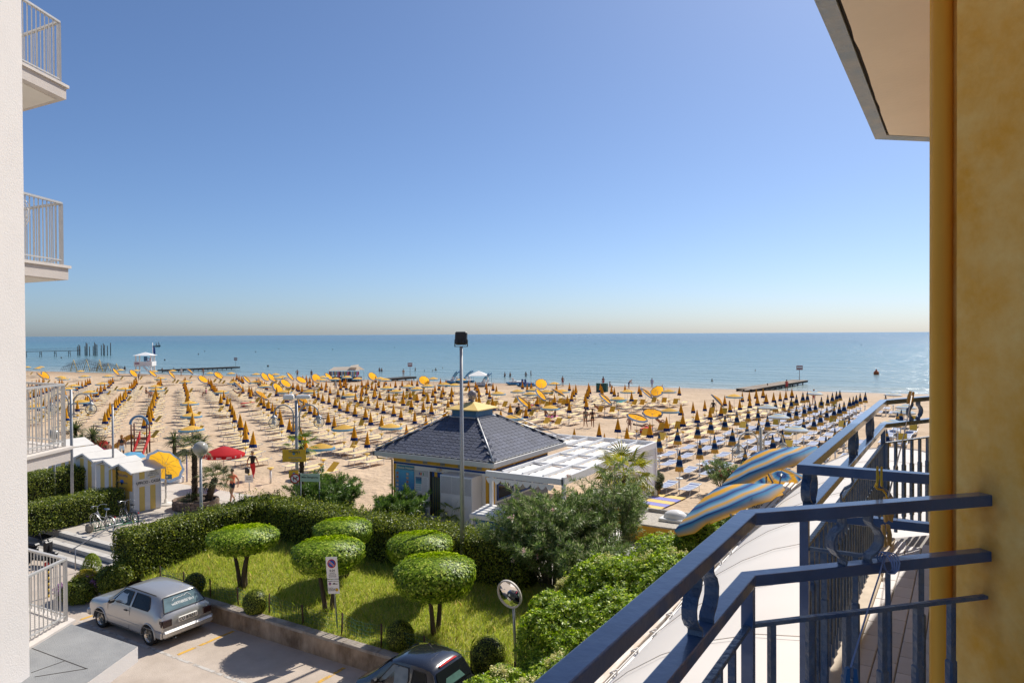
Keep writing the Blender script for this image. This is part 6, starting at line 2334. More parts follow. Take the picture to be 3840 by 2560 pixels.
# ---- white pot plant by the booth, yellow bin, blue pole
q = G(655, 1808, 0)
pt_ = empty('white_trough', (q.x, q.y, 0), R(15), 'white plastic trough with a thin yucca beside the promenade', 'planter')
mb = MB()
mb.cbox((-0.5, -0.22, 0), (0.5, 0.22, 0.38), 0.05)
mb.build('trough', M_whitep, pt_)
mb = MB()
mb.tube([(-0.1, 0, 0.3), (-0.15, 0, 1.3)], 0.06, 8)
mb.tube([(0.2, 0, 0.3), (0.3, 0, 1.1)], 0.05, 8)
mb.build('stem', M_palmtrunk, pt_)
V, F, Q = rosettes(np.array([[-0.15, 0, 1.3], [0.3, 0, 1.1], [0.0, 0, 0.4]]), np.tile([0, 0, 1.0], (3, 1)), 46, 0.7, 0.05, 18)
inst('foliage', soup('foliage', V, F, L_palmd, Q), pt_)
q = G(620, 1797, 0)
mb = MB()
mb.lathe([(0, 0), (0.32, 0), (0.34, 0.9), (0.36, 0.95), (0.30, 0.98), (0, 1.0)], 20)
mb.build('yellow_bin', MATS['hut_yellow'], loc=(q.x, q.y, 0), label='plain yellow round bin behind the tilted parasol', cat='bin')
q = G(701, 1806, 0)
mb = MB()
mb.tube([(0, 0, 0), (0, 0, 1.55)], 0.035, 8)
mb.cyl((0, 0, 1.55), 0.045, 0.05, 8)
mb.build('blue_pole', mat('blue_pole_paint', (0.03, 0.06, 0.30), 0.5), loc=(q.x, q.y, 0), label='short dark blue pole standing on the sand by the white trough', cat='pole')
# flowers, small conifer and pots by the steps
shrub((-24.75, 12.9, -0.5), [((0, 0, .35), (.55, .45, .40)), ((-.5, -.1, .25), (.35, .35, .3))], 'lilac flowering shrub in a box beside the silver car', 101, 420, 0.06, 0.03, L_hedge, 90, L_lilac, 0.05, 6, 'flower_shrub')
r2 = np.random.default_rng(5)
P = r2.normal(0, 1, (2600, 3))
P /= np.linalg.norm(P, axis=1)[:, None]
cone = empty('dwarf_conifer', (-25.3, 13.6, -0.35), 0, 'small bright yellow green conifer beside the boarded ramp', 'conifer')
pz = r2.uniform(0, 1, 2600)
ang = r2.uniform(0, 2 * PI, 2600)
rad = 0.30 * np.sqrt(np.clip(np.sin(PI * (pz * 0.86 + 0.14)), 0, 1)) * (1 + r2.normal(0, .08, 2600))
PP = np.stack([np.cos(ang) * rad, np.sin(ang) * rad, 0.15 + pz * 1.05], 1)
NN = np.stack([np.cos(ang), np.sin(ang), 0.3 + 0 * ang], 1)
V, F, Q = leaves(PP, NN, 0.07, 0.03, 0.4, 0.6, 6)
inst('foliage', soup('foliage', V, F, leafmat('conifer_leaf', (0.14, 0.22, 0.015), (0.30, 0.34, 0.03)), Q), cone)
mb = MB()
mb.tube([(0, 0, 0), (0, 0, 0.9)], [0.05, 0.02], 6)
mb.build('trunk', M_bark, cone)
shrub((-25.0, 13.25, -0.4), [((0, 0, .45), (.40, .35, .35))], 'golden variegated shrub between the conifer and the lilac flowers', 102, 420, 0.06, 0.03, leafmat('golden_leaf', (0.20, 0.20, 0.02), (0.45, 0.36, 0.05)), 0, None, 0.05, 6, 'golden_shrub')
shrub((-24.1, 13.6, -0.4), [((0, 0, .5), (.55, .40, .45)), ((.4, .1, .75), (.35, .3, .35))], 'dark leafed shrub at the corner of the clipped hedge', 103, 320, 0.08, 0.04, L_hedge, 0, None, 0.05, 6, 'dark_shrub')
# ================================================================ beach umbrellas and sunbeds
def ringmat(name, stops, trans=0.35, interp='LINEAR'):
	"""Canvas whose colour runs from the crown (0) to the hem (1) along the attribute rnd."""
	def build(n, l):
		at = n.new('ShaderNodeAttribute')
		at.attribute_name = 'rnd'
		rp = n.new('ShaderNodeValToRGB')
		rp.color_ramp.interpolation = interp
		cr = rp.color_ramp
		cr.elements[0].position, cr.elements[0].color = stops[0][0], (*stops[0][1], 1)
		cr.elements[1].position, cr.elements[1].color = stops[-1][0], (*stops[-1][1], 1)
		for p, c in stops[1:-1]:
			e = cr.elements.new(p)
			e.color = (*c, 1)
		l.new(at.outputs['Fac'], rp.inputs[0])
		oi = n.new('ShaderNodeObjectInfo')
		mr = n.new('ShaderNodeMapRange')
		mr.inputs['To Min'].default_value, mr.inputs['To Max'].default_value = 0.88, 1.10
		l.new(oi.outputs['Random'], mr.inputs[0])
		hs = n.new('ShaderNodeHueSaturation')
		l.new(mr.outputs[0], hs.inputs['Value'])
		l.new(rp.outputs[0], hs.inputs['Color'])
		return hs.outputs[0]
	return clothmat(name, build, 0.8, trans)
YEL, OLD = (0.76, 0.37, 0.02), (0.70, 0.40, 0.05)
BLU, NAV, LBL = (0.035, 0.10, 0.34), (0.010, 0.035, 0.17), (0.16, 0.36, 0.55)
R_yel = ringmat('yellow_canvas_blue_hem', [(0.0, YEL), (0.80, YEL), (0.805, NAV), (1.0, NAV)], 0.25, 'CONSTANT')
R_ysunlit = ringmat('yellow_canvas_sunlit', [(0.0, (0.82, 0.53, 0.12)), (0.81, (0.82, 0.53, 0.12)), (0.815, (0.16, 0.36, 0.56)), (1.0, (0.16, 0.36, 0.56))], 0.5, 'CONSTANT')  # paler yellow: sunlight on the upright canopies put into the colour
_y, _n, _l = (0.74, 0.42, 0.08), (0.010, 0.035, 0.13), (0.05, 0.19, 0.34)
R_blue = ringmat('banded_blue_canvas', [(0.0, _n), (0.14, _n), (0.24, _l), (0.30, _y), (0.41, _y), (0.47, _l), (0.53, _n), (0.69, _n), (0.76, _l), (0.82, _y), (1.0, _y)], 0.25)
R_bopen = ringmat('banded_open_canvas', [(0.0, (0.55, 0.66, 0.76)), (0.3, (0.30, 0.48, 0.66)), (0.5, (0.78, 0.66, 0.36)), (0.65, (0.42, 0.58, 0.72)), (0.85, (0.70, 0.74, 0.76)), (1.0, (0.62, 0.50, 0.24))], 0.35)
_a, _b, _c = (0.88, 0.45, 0.04), (0.03, 0.045, 0.22), (0.10, 0.33, 0.56)
R_big = ringmat('big_striped_canvas', [(0.0, _c), (0.10, _b), (0.20, _c), (0.28, _a), (0.38, _a), (0.46, _c), (0.54, _b), (0.62, _c), (0.68, (0.30, 0.48, 0.60)), (0.74, _a), (0.84, _c), (0.88, _b), (0.93, _c), (1.0, _a)], 0.35)
R_red = ringmat('red_canvas', [(0, (0.62, 0.05, 0.06)), (1, (0.55, 0.015, 0.02))], 0.4)
R_white = ringmat('white_umbrella_canvas', [(0, (0.72, 0.70, 0.66)), (1, (0.66, 0.62, 0.55))], 0.3)
R_deck = ringmat('blue_white_canvas', [(0, (0.6, 0.68, 0.72)), (1, (0.10, 0.30, 0.48))], 0.4)
M_pole = mat('white_umbrella_pole', (0.68, 0.66, 0.62), 0.45)
M_tray = mat('yellow_tray', (0.74, 0.48, 0.08), 0.5)
M_trayw = mat('white_tray', (0.74, 0.73, 0.70), 0.5)

def closed_canopy(name, m, h=1.05, r=0.235, n=9, seed=1):
	V, F, Q = [], [], []
	rr = random.Random(seed)
	lv = [0, 0.06, 0.2, 0.4, 0.6, 0.795, 0.805, 0.92, 1.0]
	N2 = 2 * n
	ph = [rr.uniform(-.1, .1) for _ in range(N2)]
	for t in lv:
		for k in range(N2):
			a = 2 * PI * k / N2 + ph[k] * t
			rad = (0.018 + (r - 0.018) * t ** 1.05) * (1.0 if k % 2 == 0 else 0.70 - 0.05 * t)
			z = -h * t - (0.03 if (k % 2 == 0 and t == 1.0) else 0)
			V.append((rad * math.cos(a), rad * math.sin(a), z))
			Q.append(t)
	for j in range(len(lv) - 1):
		for k in range(N2):
			k2 = (k + 1) % N2
			F.append((j * N2 + k, (j + 1) * N2 + k, (j + 1) * N2 + k2, j * N2 + k2))
	return soup(name, V, F, m, Q)
def open_canopy(name, m, r=0.88, h=0.30, n=10, val=0.09, lv=6, wave=0.0, seed=0, sag=0.10, hem=0.82):
	"""Open canvas with n panels, apex at the origin, hem hanging below the rim."""
	V, F, Q = [], [], []
	N2 = 2 * n
	rr = random.Random(seed)
	ts = [0.03] + [i / lv for i in range(1, lv + 1)]
	def rim(t, k):
		s = 1.0 if k % 2 == 0 else math.cos(PI / n) * (1 - 0.03 * t)
		return r * t * s
	for t in ts:
		for k in range(N2):
			a = 2 * PI * k / N2
			z = -h * (t ** 1.35) - (0 if k % 2 == 0 else sag * 0.35 * r * math.sin(PI * min(t, 1) * 0.5) ** 2 * 0.25)
			V.append((rim(t, k) * math.cos(a), rim(t, k) * math.sin(a), z))
			Q.append(t * (hem if val else 1.0))
	if val:
		for k in range(N2):
			a = 2 * PI * k / N2
			d = val * (1 + wave * rr.uniform(-1, 1))
			ro = rim(1, k) * (1.0 + 0.02 * rr.uniform(-1, 1))
			V.append((ro * math.cos(a), ro * math.sin(a), -h - d))
			Q.append(1.0)
	rows = len(ts) + (1 if val else 0)
	for j in range(rows - 1):
		for k in range(N2):
			k2 = (k + 1) % N2
			F.append((j * N2 + k, (j + 1) * N2 + k, (j + 1) * N2 + k2, j * N2 + k2))
	return soup(name, V, F, m, Q)
def ribs_mesh(name, r=0.88, h=0.30, n=10):
	mb = MB()
	for k in range(n):
		a = 2 * PI * k / n
		d = Vector((math.cos(a), math.sin(a), 0))
		pts = [d * r * t + Vector((0, 0, -h * (t ** 1.35) - 0.012)) for t in (0.03, 0.4, 0.7, 1.0)]
		mb.tube(pts, 0.006, 3, 0, False)
		mb.tube([Vector((0, 0, -h - 0.12)), d * r * 0.5 + Vector((0, 0, -h * (0.5 ** 1.35) - 0.015))], 0.006, 3, 0, False)
	return mb.mesh(name, M_steel)
CL_Y = [closed_canopy('canopy', R_yel, seed=s) for s in (1, 2, 3)]
CL_B = [closed_canopy('canopy', R_blue, 1.12, 0.25, 9, s) for s in (4, 5, 6)]
OP_Y = open_canopy('canopy', R_ysunlit, lv=8, hem=0.94)
R_ybacklit = ringmat('yellow_canvas_backlit', [(0.0, (0.82, 0.41, 0.03)), (0.83, (0.82, 0.41, 0.03)), (0.835, (0.13, 0.19, 0.29)), (1.0, (0.13, 0.19, 0.29))], 0.6, 'CONSTANT')  # deeper orange and greyer hem: backlit underside put into the colour
OP_T = open_canopy('canopy', R_ybacklit, lv=8, hem=0.94)
OP_B = open_canopy('canopy', R_bopen, hem=0.9)
OP_W = open_canopy('canopy', R_white, 1.5, 0.45)
RIB = ribs_mesh('ribs')
mb = MB()
mb.tube([(0, 0, 0), (0, 0, 1)], 0.019, 6)
POLE = mb.mesh('pole', M_pole)
def tray_mesh(m):
	mb = MB()
	mb.lathe([(0.03, -0.20), (0.045, -0.13), (0.09, -0.06), (0.19, -0.02), (0.20, 0.0), (0.195, 0.015), (0.0, 0.01)], 10, 0)
	return mb.mesh('tray_table', m)
TRAY_Y, TRAY_W = tray_mesh(M_tray), tray_mesh(M_trayw)
mb = MB()
mb.cyl((0, 0, 0), 0.045, 0.56, 8, 0, 0.04)
mb.lathe([(0.13, 0), (0.13, 0.03), (0.05, 0.06)], 10)
SOCK = mb.mesh('socket', M_trayw)
BED_DIR = R(90 - 34 + 31 - 90)      # long axis: the beds face the sea, a little to the right of the shore normal
def bed_mesh(blue):
	"""Sunbed fabric and frame; long axis Y, 1.86 x 0.60, lying flat."""
	fm = MB()
	segs = [(-0.93, 0.36), (-0.55, 0.335), (0.0, 0.325), (0.35, 0.335), (0.93, 0.40)]
	for i in range(len(segs) - 1):
		(y0, z0), (y1, z1) = segs[i], segs[i + 1]
		if blue:
			for k in range(3):
				a, b = y0 + (y1 - y0) * k / 3, y0 + (y1 - y0) * (k + 1) / 3
				za, zb = z0 + (z1 - z0) * k / 3, z0 + (z1 - z0) * (k + 1) / 3
				fm.add([(-0.28, a, za), (0.28, a, za), (0.28, b, zb), (-0.28, b, zb)], [(0, 1, 2, 3)], (i * 3 + k) % 2)
		else:
			fm.add([(-0.28, y0, z0), (0.28, y0, z0), (0.28, y1, z1), (-0.28, y1, z1)], [(0, 1, 2, 3)], 0)
	fr = MB()
	for s in (-1, 1):
		for i in range(len(segs) - 1):
			fr.beam((s * 0.295, segs[i][0], segs[i][1]), (s * 0.295, segs[i + 1][0], segs[i + 1][1]), 0.032, 0.032)
	for y, z in ((-0.93, 0.36), (0.93, 0.40)):
		fr.beam((-0.295, y, z), (0.295, y, z), 0.03, 0.03)
	for y, sl in ((-0.62, -0.10), (0.55, 0.12)):
		for s in (-1, 1):
			fr.beam((s * 0.29, y, 0.335), (s * 0.27, y + sl, 0.0), 0.026, 0.026)
		fr.beam((-0.27, y + sl, 0.012), (0.27, y + sl, 0.012), 0.024, 0.024)
	return fm, fr
M_by = mat('yellow_bed_mesh', (0.76, 0.57, 0.27), 0.8, obvar=0.08)
M_bb1 = mat('blue_bed_mesh', (0.07, 0.10, 0.25), 0.8, obvar=0.1)
M_bb2 = mat('white_bed_mesh', (0.46, 0.51, 0.60), 0.8)
M_bfr = mat('bed_frame_white', (0.74, 0.72, 0.68), 0.45)
fy, ry = bed_mesh(False)
fb, rb = bed_mesh(True)
BED_Y = (fy.mesh('fabric', M_by), ry.mesh('frame', M_bfr))
BED_B = (fb.mesh('fabric', [M_bb1, M_bb2]), rb.mesh('frame', M_bfr))
mb = MB()
mb.plate([(-0.28, 0, 0), (0.28, 0, 0), (0.28, 0, 0.72), (-0.28, 0, 0.72)], (0, -1, 0), 0.012)
BACKR = mb.mesh('backrest', mat('backrest_yellow', (0.68, 0.43, 0.05), 0.8, obvar=0.1))

Z1, Z2, Z4, ZC = (0, 1200, .3827), (800, 1200, .3827), (2400, 1300, .4677), (1950, 1400, .2551)
Z3 = (1600, 1200, .3827)
closed_y = [(Z2, ((382,1092),(320,980),(315,1040),(265,910),(268,945),(205,875),(185,835),(165,790),(135,745),(105,685),(863,1050),(905,1130),(775,980),(740,955),(650,865),(600,835),(575,800),(537,780),(492,760),(467,730),(1503,1090),(1375,1025),(1183,925),(1125,900),(1030,860),(990,835),(947,810),(890,780),(1895,1020),(1645,930),(1545,900),(1490,855),(1383,830),(1315,805),(1238,780),(1197,748),(1135,725),(1073,715),(1030,690),(988,672),(2085,930),(1970,880),(1835,850),(1770,825),(1668,795),(1605,770),(1518,740),(1448,720),(1395,705),(2265,850),(2137,810),(2058,790),(1940,765),(1858,735),(1765,715),(1718,710),(1632,690),(1573,680),(1495,655),(1450,650),
 (910,535),(877,530),(945,545),(230,520),(252,530),(275,538),(290,548),(835,620),(868,635),(920,585),(947,590),(350,640),(375,655),(730,690),(752,695),(905,665),(1060,605),(1105,580),(1143,640),(1178,640),(1225,660),(1275,675),(1100,620),(1155,580),(1245,565),(1245,600),(1295,560),(1302,605),(1348,612),(1393,625),(1455,580),(1497,595),(1553,605),(1590,615),(1515,570),(1620,580),(1672,590),(1735,610),(1785,580),(1865,680),(1930,685),(1998,705),(2060,652),(2172,630),(2150,672),(2210,600),(2250,640),(2235,685),(2100,725),(2175,735),(2335,650),(2330,720),(2302,762),(1945,575),(1998,570),(1850,580),(1918,590),(2225,570),(2280,580))),
 (Z3, ((45,812),(172,855),(210,760),(85,740),(60,672),(12,715),(145,690),(160,640),(85,630),(248,660),(230,715),(312,720),(312,795),(410,580),(420,640),(480,590),(497,620),(515,660),(520,760),(510,715),(430,695),(590,640),(583,595),(618,680),(650,610),(645,745),(653,780),(725,875),(680,645))),
 (ZC, ((1157,713),(1435,657),(803,790),(1245,868),(1575,788),(1907,713),(2160,635),(140,392),(82,475),(247,333),(510,303),(720,405),(700,325),(757,265),(783,213),(812,185),(820,148),(970,355),(957,290),(987,235),(1000,205),(1008,128),(1025,158),(727,130),(1182,148),(1200,185),(1215,210),(1345,170),(1388,203),(1543,150),(1637,260),(1750,165),(1770,205),(2090,160),(2340,190),(535,140),(165,112),(105,135),(37,100),(440,372))),
 (Z4, ((330,455),(428,435),(520,420),(457,505),(345,530),(565,480),(648,455),(725,430),(803,415),(680,385),(820,360),(878,352),(880,400),(945,385),(930,338),(990,335),(1012,370),(1070,365),(1125,352),(1168,345),(1220,332)))]
closed_b = [(Z4, ((152,685),(313,828),(300,638),(477,737),(460,595),(603,697),(563,560),(680,545),(780,505),(740,642),(868,478),(862,595),(950,475),(948,562),(1025,540),(1070,690),(1143,660),(1150,405),(1190,475),(1212,395),(1250,460),(1255,378),(1320,447),(1303,360),(1360,430),(1395,537),(1447,508),(1497,480),(1553,465),(1600,445),(1637,430),(1680,402),(1710,393),(1735,380),(1767,370),(1803,357),(842,800),(1343,355),(1085,425),(1410,420),(1455,390),(1503,378),(1542,365),(1577,352),(1600,345),(1313,565),(1490,700),(1565,640),(1635,585),(1680,555),(1430,745),(925,830),(1345,810),(1985,645),(2088,500),(2065,520),(1972,375)))]
tilt_y = [(Z2, ((60,535),(520,555),(585,560),(345,580),(770,550),(720,615),(870,580),(1020,570),(1145,550),(265,645),(460,730),(650,665),(855,765),(480,610),(2070,590),(1570,550))), (ZC, ((315,150),(295,300),(555,275),(40,410),(1245,365),(1850,280),(2025,250),(1715,640),(1945,575))), (Z4, ((612,425),)), (Z1, ((415,545),(460,540),(1150,505),(1320,520),(1510,520),(1700,535),(1870,500),(2150,540),(2000,575)))]
flat_y = [(Z2, ((175,515),(420,525),(610,523),(680,540),(200,598),(415,588),(500,628),(600,640),(700,680),(80,675),(945,675),(1075,545),(1060,572),(1200,563),(1310,550),(1415,565),(1340,705),(1635,560),(1685,575),(1705,655),(1790,675),(1910,638),(1995,655),(2155,567),(2100,625),(2270,620),(1280,1010),(1730,1000),(1055,1190))), (ZC, ((150,270),(200,215),(505,130),(380,235),(625,225),(440,460),(1445,335),(1580,235),(2190,225),(2195,510))), (Z4, ((755,380),)), (Z3, ((165,615),(270,620),(340,575),(60,570),(700,695),(890,670),(1000,700))),
 (Z1, ((270,455),(370,465),(400,455),(830,545),(790,490),(1060,540),(1335,490),(1180,480),(1000,612),(1215,655),(880,690),(1525,635),(1540,660),(2290,600),(2170,670),(1880,1020),(2060,510),(2265,515),(1690,492),(1510,495),(600,545)))]
flat_b = [(Z4, ((1025,465),(1112,530),(1252,620),(1398,357),(2030,365),(2135,455),(2120,500),(2030,575)))]
def pick(lst):
	for (ox, oy, s), pts in lst:
		for x, y in pts:
			yield ox + x * s, oy + y * s
spots = []          # (kind, position)
taken = []
def free(p, d=0.9):
	return all((p.x - q.x) ** 2 + (p.y - q.y) ** 2 > d * d for q in taken)
def put(kind, p, chk=0.9):
	if free(p, chk):
		taken.append(p)
		spots.append((kind, p))
for kind, lst, z in (('ty', tilt_y, 1.75), ('fy', flat_y, 2.05), ('fb', flat_b, 2.05), ('cb', closed_b, 2.2), ('cy', closed_y, 2.15)):
	for px, py in pick(lst):
		p = G(px, py, z)
		p.z = 0
		if p.y < shore(p.x) - 3:
			put(kind, p)
# rows on the far side of the beach, seen between and beyond the balcony bars: the same lattice carried on
py_ = lambda y: 1256 + FPX * 8.4 / y
for k in range(-8, 8):
	c = -23.45 + 3.66 * k
	for i in range(26):
		y = 43.5 + i * 2.62 + (0.4 if k % 2 else 0)
		x = c - (y - 60) * 0.4727
		if y > 112: continue
		p = XY(x + random.uniform(-.15, .15), y + random.uniform(-.15, .15))
		pxx = 1920 + FPX * x / y
		if pxx < 60 or p.y > shore(p.x) - 7 or p.y < 33: continue
		if k == -4 and y < 52: continue
		if k >= 0 and (pxx > 1990 or y < 56 or py_(y) < 1392): continue
		if random.random() < 0.06:
			put('fy', p, 1.6 if k < 0 else 1.9)
		else:
			put('cy', p, 1.6 if k < 0 else 1.9)
# free walkways
spots.sort(key=lambda s: depth_of(s[1]))
LBL = {'cy': ('furled yellow beach umbrella with a dark blue hem', 'beach umbrella', 'furled yellow umbrellas'),
       'cb': ('furled beach umbrella banded in dark blue and yellow', 'beach umbrella', 'furled blue banded umbrellas'),
       'fy': ('open yellow beach umbrella with a light blue hem standing upright', 'beach umbrella', 'open upright yellow umbrellas'),
       'ty': ('open yellow beach umbrella tilted over to show its underside', 'beach umbrella', 'tilted yellow umbrellas'),
       'fb': ('open pale blue and white banded beach umbrella', 'beach umbrella', 'open pale banded umbrellas')}
n_bed = 0
bed_rest = []
counts = {}
ur = random.Random(77)
stuff_closed = []
for idx, (kind, p) in enumerate(spots):
	counts[kind] = counts.get(kind, 0) + 1
	blue = kind in ('cb', 'fb')
	z0 = float(sand_z(p.x, p.y))
	if idx >= 300:
		stuff_closed.append((kind, p, z0))
	else:
		root = empty('beach_umbrella', (p.x, p.y, z0 - 0.03), ur.uniform(0, 6), *LBL[kind])
		lean = (ur.uniform(-.025, .025), ur.uniform(-.025, .025))
		root.rotation_euler = (lean[0], lean[1], ur.uniform(0, 6.28))
		if kind in ('cy', 'cb'):
			h = 2.18 + ur.uniform(-.06, .06)
			inst('pole', POLE, root, (0, 0, 0), (0, 0, 0), (1, 1, h - 0.02))
			inst('canopy', ur.choice(CL_B if blue else CL_Y), root, (0, 0, h), (0, 0, 0), (ur.uniform(.92, 1.2),) * 2 + (1,))
		else:
			h = 2.05 + ur.uniform(-.08, .08)
			me = OP_B if blue else OP_Y
			if kind[0] == 't':
				# tilted: the crown leans towards the sun, so the underside shows to the hotel
				inst('pole', POLE, root, (0, 0, 0), (0, 0, 0), (1, 1, 1.62))
				root.rotation_euler = (0, 0, SUN_AZ * -1 + ur.uniform(-1.1, .9))
				c = empty('canopy_head', (0, 0, 1.6))
				bpy.data.objects.remove(c)
				tl_ = -R(ur.uniform(26, 58))
				up_ = Matrix.Rotation(tl_, 3, 'X') @ Vector((0, 0, 0.46))
				o = inst('canopy', OP_T, root, (up_.x, up_.y, 1.6 + up_.z), (tl_, 0, 0))
				inst('ribs', RIB, o)
			else:
				inst('pole', POLE, root, (0, 0, 0), (0, 0, 0), (1, 1, h - 0.02))
				o = inst('canopy', me, root, (0, 0, h), (0, 0, 0))
				if depth_of(p) < 62:
					inst('ribs', RIB, o)
		inst('tray_table', TRAY_W if blue else TRAY_Y, root, (0, 0, 0.74))
		if depth_of(p) < 75:
			inst('socket', SOCK, root)
	ca, sa = math.cos(R(-3)), math.sin(R(-3))
	for s in (-1, 1):
		off = Vector((s * 0.62, -0.12 + ur.uniform(-.15, .15), 0))
		a = R(-3) + ur.uniform(-.06, .06)
		bp = Vector((p.x, p.y, 0)) + Matrix.Rotation(R(-3), 3, 'Z') @ off
		if bp.y > shore(bp.x) - 3.5 or bp.y < 25.6: continue
		if -17.2 < bp.x < -12 and bp.y < 36.2: continue
		if -23.4 < bp.x < -15.9 and bp.y < 33: continue
		z0 = float(sand_z(bp.x, bp.y))
		occupied = kind[0] in 'ft'
		up = ur.random() < (0.55 if occupied else 0.06)
		if n_bed < 300:
			n_bed += 1
			if up:
				lb, gp = ('blue and white sunbed with its backrest raised', 'blue sunbeds with raised backrests') if blue else ('yellow sunbed with its backrest raised', 'yellow sunbeds with raised backrests')
			else:
				lb, gp = ('flat blue and white slatted looking sunbed on white legs', 'flat blue sunbeds') if blue else ('flat yellow mesh sunbed on a white frame', 'flat yellow sunbeds')
			b = empty('sunbed', (bp.x, bp.y, z0 - 0.01), a, lb.replace('slatted looking', 'striped'), 'sunbed', gp)
			B_ = BED_B if blue else BED_Y
			inst('fabric', B_[0], b)
			inst('frame', B_[1], b)
			if up:
				o = inst('backrest', BACKR, b, (0, 0.33, 0.35), (R(-ur.uniform(28, 50)), 0, 0))
		else:
			bed_rest.append((bp, z0 - 0.01, a, blue, up))
def join_far(name, items, mats, label, cat):
	"""One mesh for the far repeats beyond the first three hundred. items: (source meshes with material offset, matrix)"""
	Vs, Fl, Mi, Rn, o = [], [], [], [], 0
	for lst, mt in items:
		for me, off in lst:
			n = len(me.vertices)
			co = np.empty(n * 3, np.float32)
			me.vertices.foreach_get('co', co)
			co = co.reshape(-1, 3) @ np.array(mt.to_3x3()).T + np.array(mt.translation)
			Vs.append(co)
			q_ = np.zeros(n, np.float32)
			if 'rnd' in me.attributes:
				me.attributes['rnd'].data.foreach_get('value', q_)
			Rn.append(q_)
			for pgn in me.polygons:
				Fl.append([v + o for v in pgn.vertices])
				Mi.append(off + pgn.material_index)
			o += n
	me = bpy.data.meshes.new(name)
	me.from_pydata(np.concatenate(Vs).tolist(), [], Fl)
	for m in mats: me.materials.append(m)
	me.polygons.foreach_set('material_index', Mi)
	me.attributes.new('rnd', 'FLOAT', 'POINT').data.foreach_set('value', np.concatenate(Rn))
	return tag(inst(name, me), label, cat, None, 'stuff')
items = []
for (bp, z0, a, blue, up) in bed_rest:
	mt = Matrix.Translation((bp.x, bp.y, z0)) @ Matrix.Rotation(a, 4, 'Z')
	B_ = BED_B if blue else BED_Y
	lst = [(B_[0], 2 if blue else 0), (B_[1], 1)]
	items.append((lst, mt))
	if up:
		items.append(([(BACKR, 4)], mt @ Matrix.Translation((0, 0.33, 0.35)) @ Matrix.Rotation(R(-38), 4, 'X')))
if items:
	join_far('far_sunbeds', items, [M_by, M_bfr, M_bb1, M_bb2, MATS['backrest_yellow']], 'many more sunbeds reaching away across the beach to the water', 'sunbeds')
if stuff_closed:
	items = []
	for kind, p, z0 in stuff_closed:
		k = {'cy': (CL_Y[0], 0), 'cb': (CL_B[0], 1), 'fy': (OP_Y, 2), 'ty': (OP_T, 5), 'fb': (OP_B, 3)}[kind]
		tl_ = Matrix.Rotation(-R(ur.uniform(42, 62)), 4, 'X') if kind == 'ty' else Matrix.Identity(4)
		items.append(([k], Matrix.Translation((p.x, p.y, z0 + (1.9 if kind == 'ty' else 2.1 + ur.uniform(-.08, .08)))) @ Matrix.Rotation(ur.uniform(-.5, .5), 4, 'Z') @ tl_))
		items.append(([(POLE, 4)], Matrix.Translation((p.x, p.y, z0)) @ Matrix.Diagonal((1, 1, 1.7 if kind == 'ty' else 2.05, 1))))
	join_far('far_umbrellas', items, [R_yel, R_blue, R_ysunlit, R_bopen, M_pole, R_ybacklit], 'the farthest furled and open umbrellas close to the water', 'umbrellas')
print('UNITS', counts, 'beds', n_bed, len(bed_rest))

# ---- big striped parasols by the veranda
def big_parasol(px, py, depth, r, roll, pitch_, base, label, seed, n=8, m=None, val=0.24, h=0.62, pole_to=None, cat='parasol'):
	c = D(px, py, depth)
	root = empty('striped_parasol', base, 0, label, cat)
	b = Vector(base)
	fwd = Vector((-math.sin(A), math.cos(A), 0))
	rt = Vector((math.cos(A), math.sin(A), 0))
	rot = Matrix.Rotation(roll, 3, fwd) @ Matrix.Rotation(pitch_, 3, rt)
	me = open_canopy('canopy', m or R_big, r, h, n, val, 10, 0.35, seed, 0.15, 0.92)
	o = inst('canopy', me, root)
	mt = rot.to_4x4()
	mt.translation = c - b + rot @ Vector((0, 0, h * 0.6))
	o.matrix_local = mt
	ap = Vector(mt.translation)
	rb2 = inst('ribs', ribs_mesh('ribs', r, h, n), o)
	hub = ap + rot @ Vector((0, 0, -h - 0.5))
	mb = MB()
	mb.tube([Vector((0, 0, 0)), Vector((hub.x * 0.9, hub.y * 0.9, hub.z * 0.98)), hub, ap], 0.032, 10)
	mb.build('pole', M_steel, root)
	return root
b1_ = D(2716, 1975, 20.6)
big_parasol(2712, 1872, 20.4, 1.74, R(-23), R(-19), (b1_.x, b1_.y, 0), 'large tilted blue and yellow striped parasol with its front hem over the shrubs', 201)
b2_ = D(2812, 1900, 24.3)
big_parasol(2858, 1732, 24.2, 1.86, R(-23), R(-19), (b2_.x, b2_.y, 0), 'large tilted striped parasol reaching towards the balcony corner', 202)
b3_ = D(2945, 1860, 28.0)
big_parasol(2925, 1805, 28.0, 1.45, R(30), R(-38), (b3_.x, b3_.y, 0), 'smaller striped parasol seen from below behind the large pair', 203)
q = D(2770, 1905, 24.0)
mb = MB()
mb.tube([(0, 0, 0), (0, 0, D(2874, 1785, 24.0).z)], 0.03, 8)
mb.cyl((0, 0, 0), 0.16, 0.05, 12)
q = D(2874, 1870, 24.0)
mb.build('steel_pole', M_steel, loc=(q.x, q.y, 0), label='plain steel parasol pole standing among the shrubs', cat='pole')
q = D(2840, 1885, 23.0)
ab = empty('advert_board', (q.x, q.y, 0), A, 'pale framed board with dark lettering half hidden by the shrubs', 'sign')
mb = MB()
zb = q.z
mb.cbox((-0.28, -0.02, zb - 0.45), (0.28, 0.02, zb + 0.12), 0.01)
b_ = mb.build('board', mat('board_grey', (0.52, 0.48, 0.42), 0.7), ab)
text(b_, 'AZUL', (0.02, -0.02, zb - 0.1), (1, 0, 0), (0, 0, 1), 0.16, M_ink, bold=True)
mb = MB()
for x in (-0.25, 0.25): mb.tube([(x, 0.03, 0), (x, 0.03, zb)], 0.02, 6)
mb.build('legs', M_steel, ab)

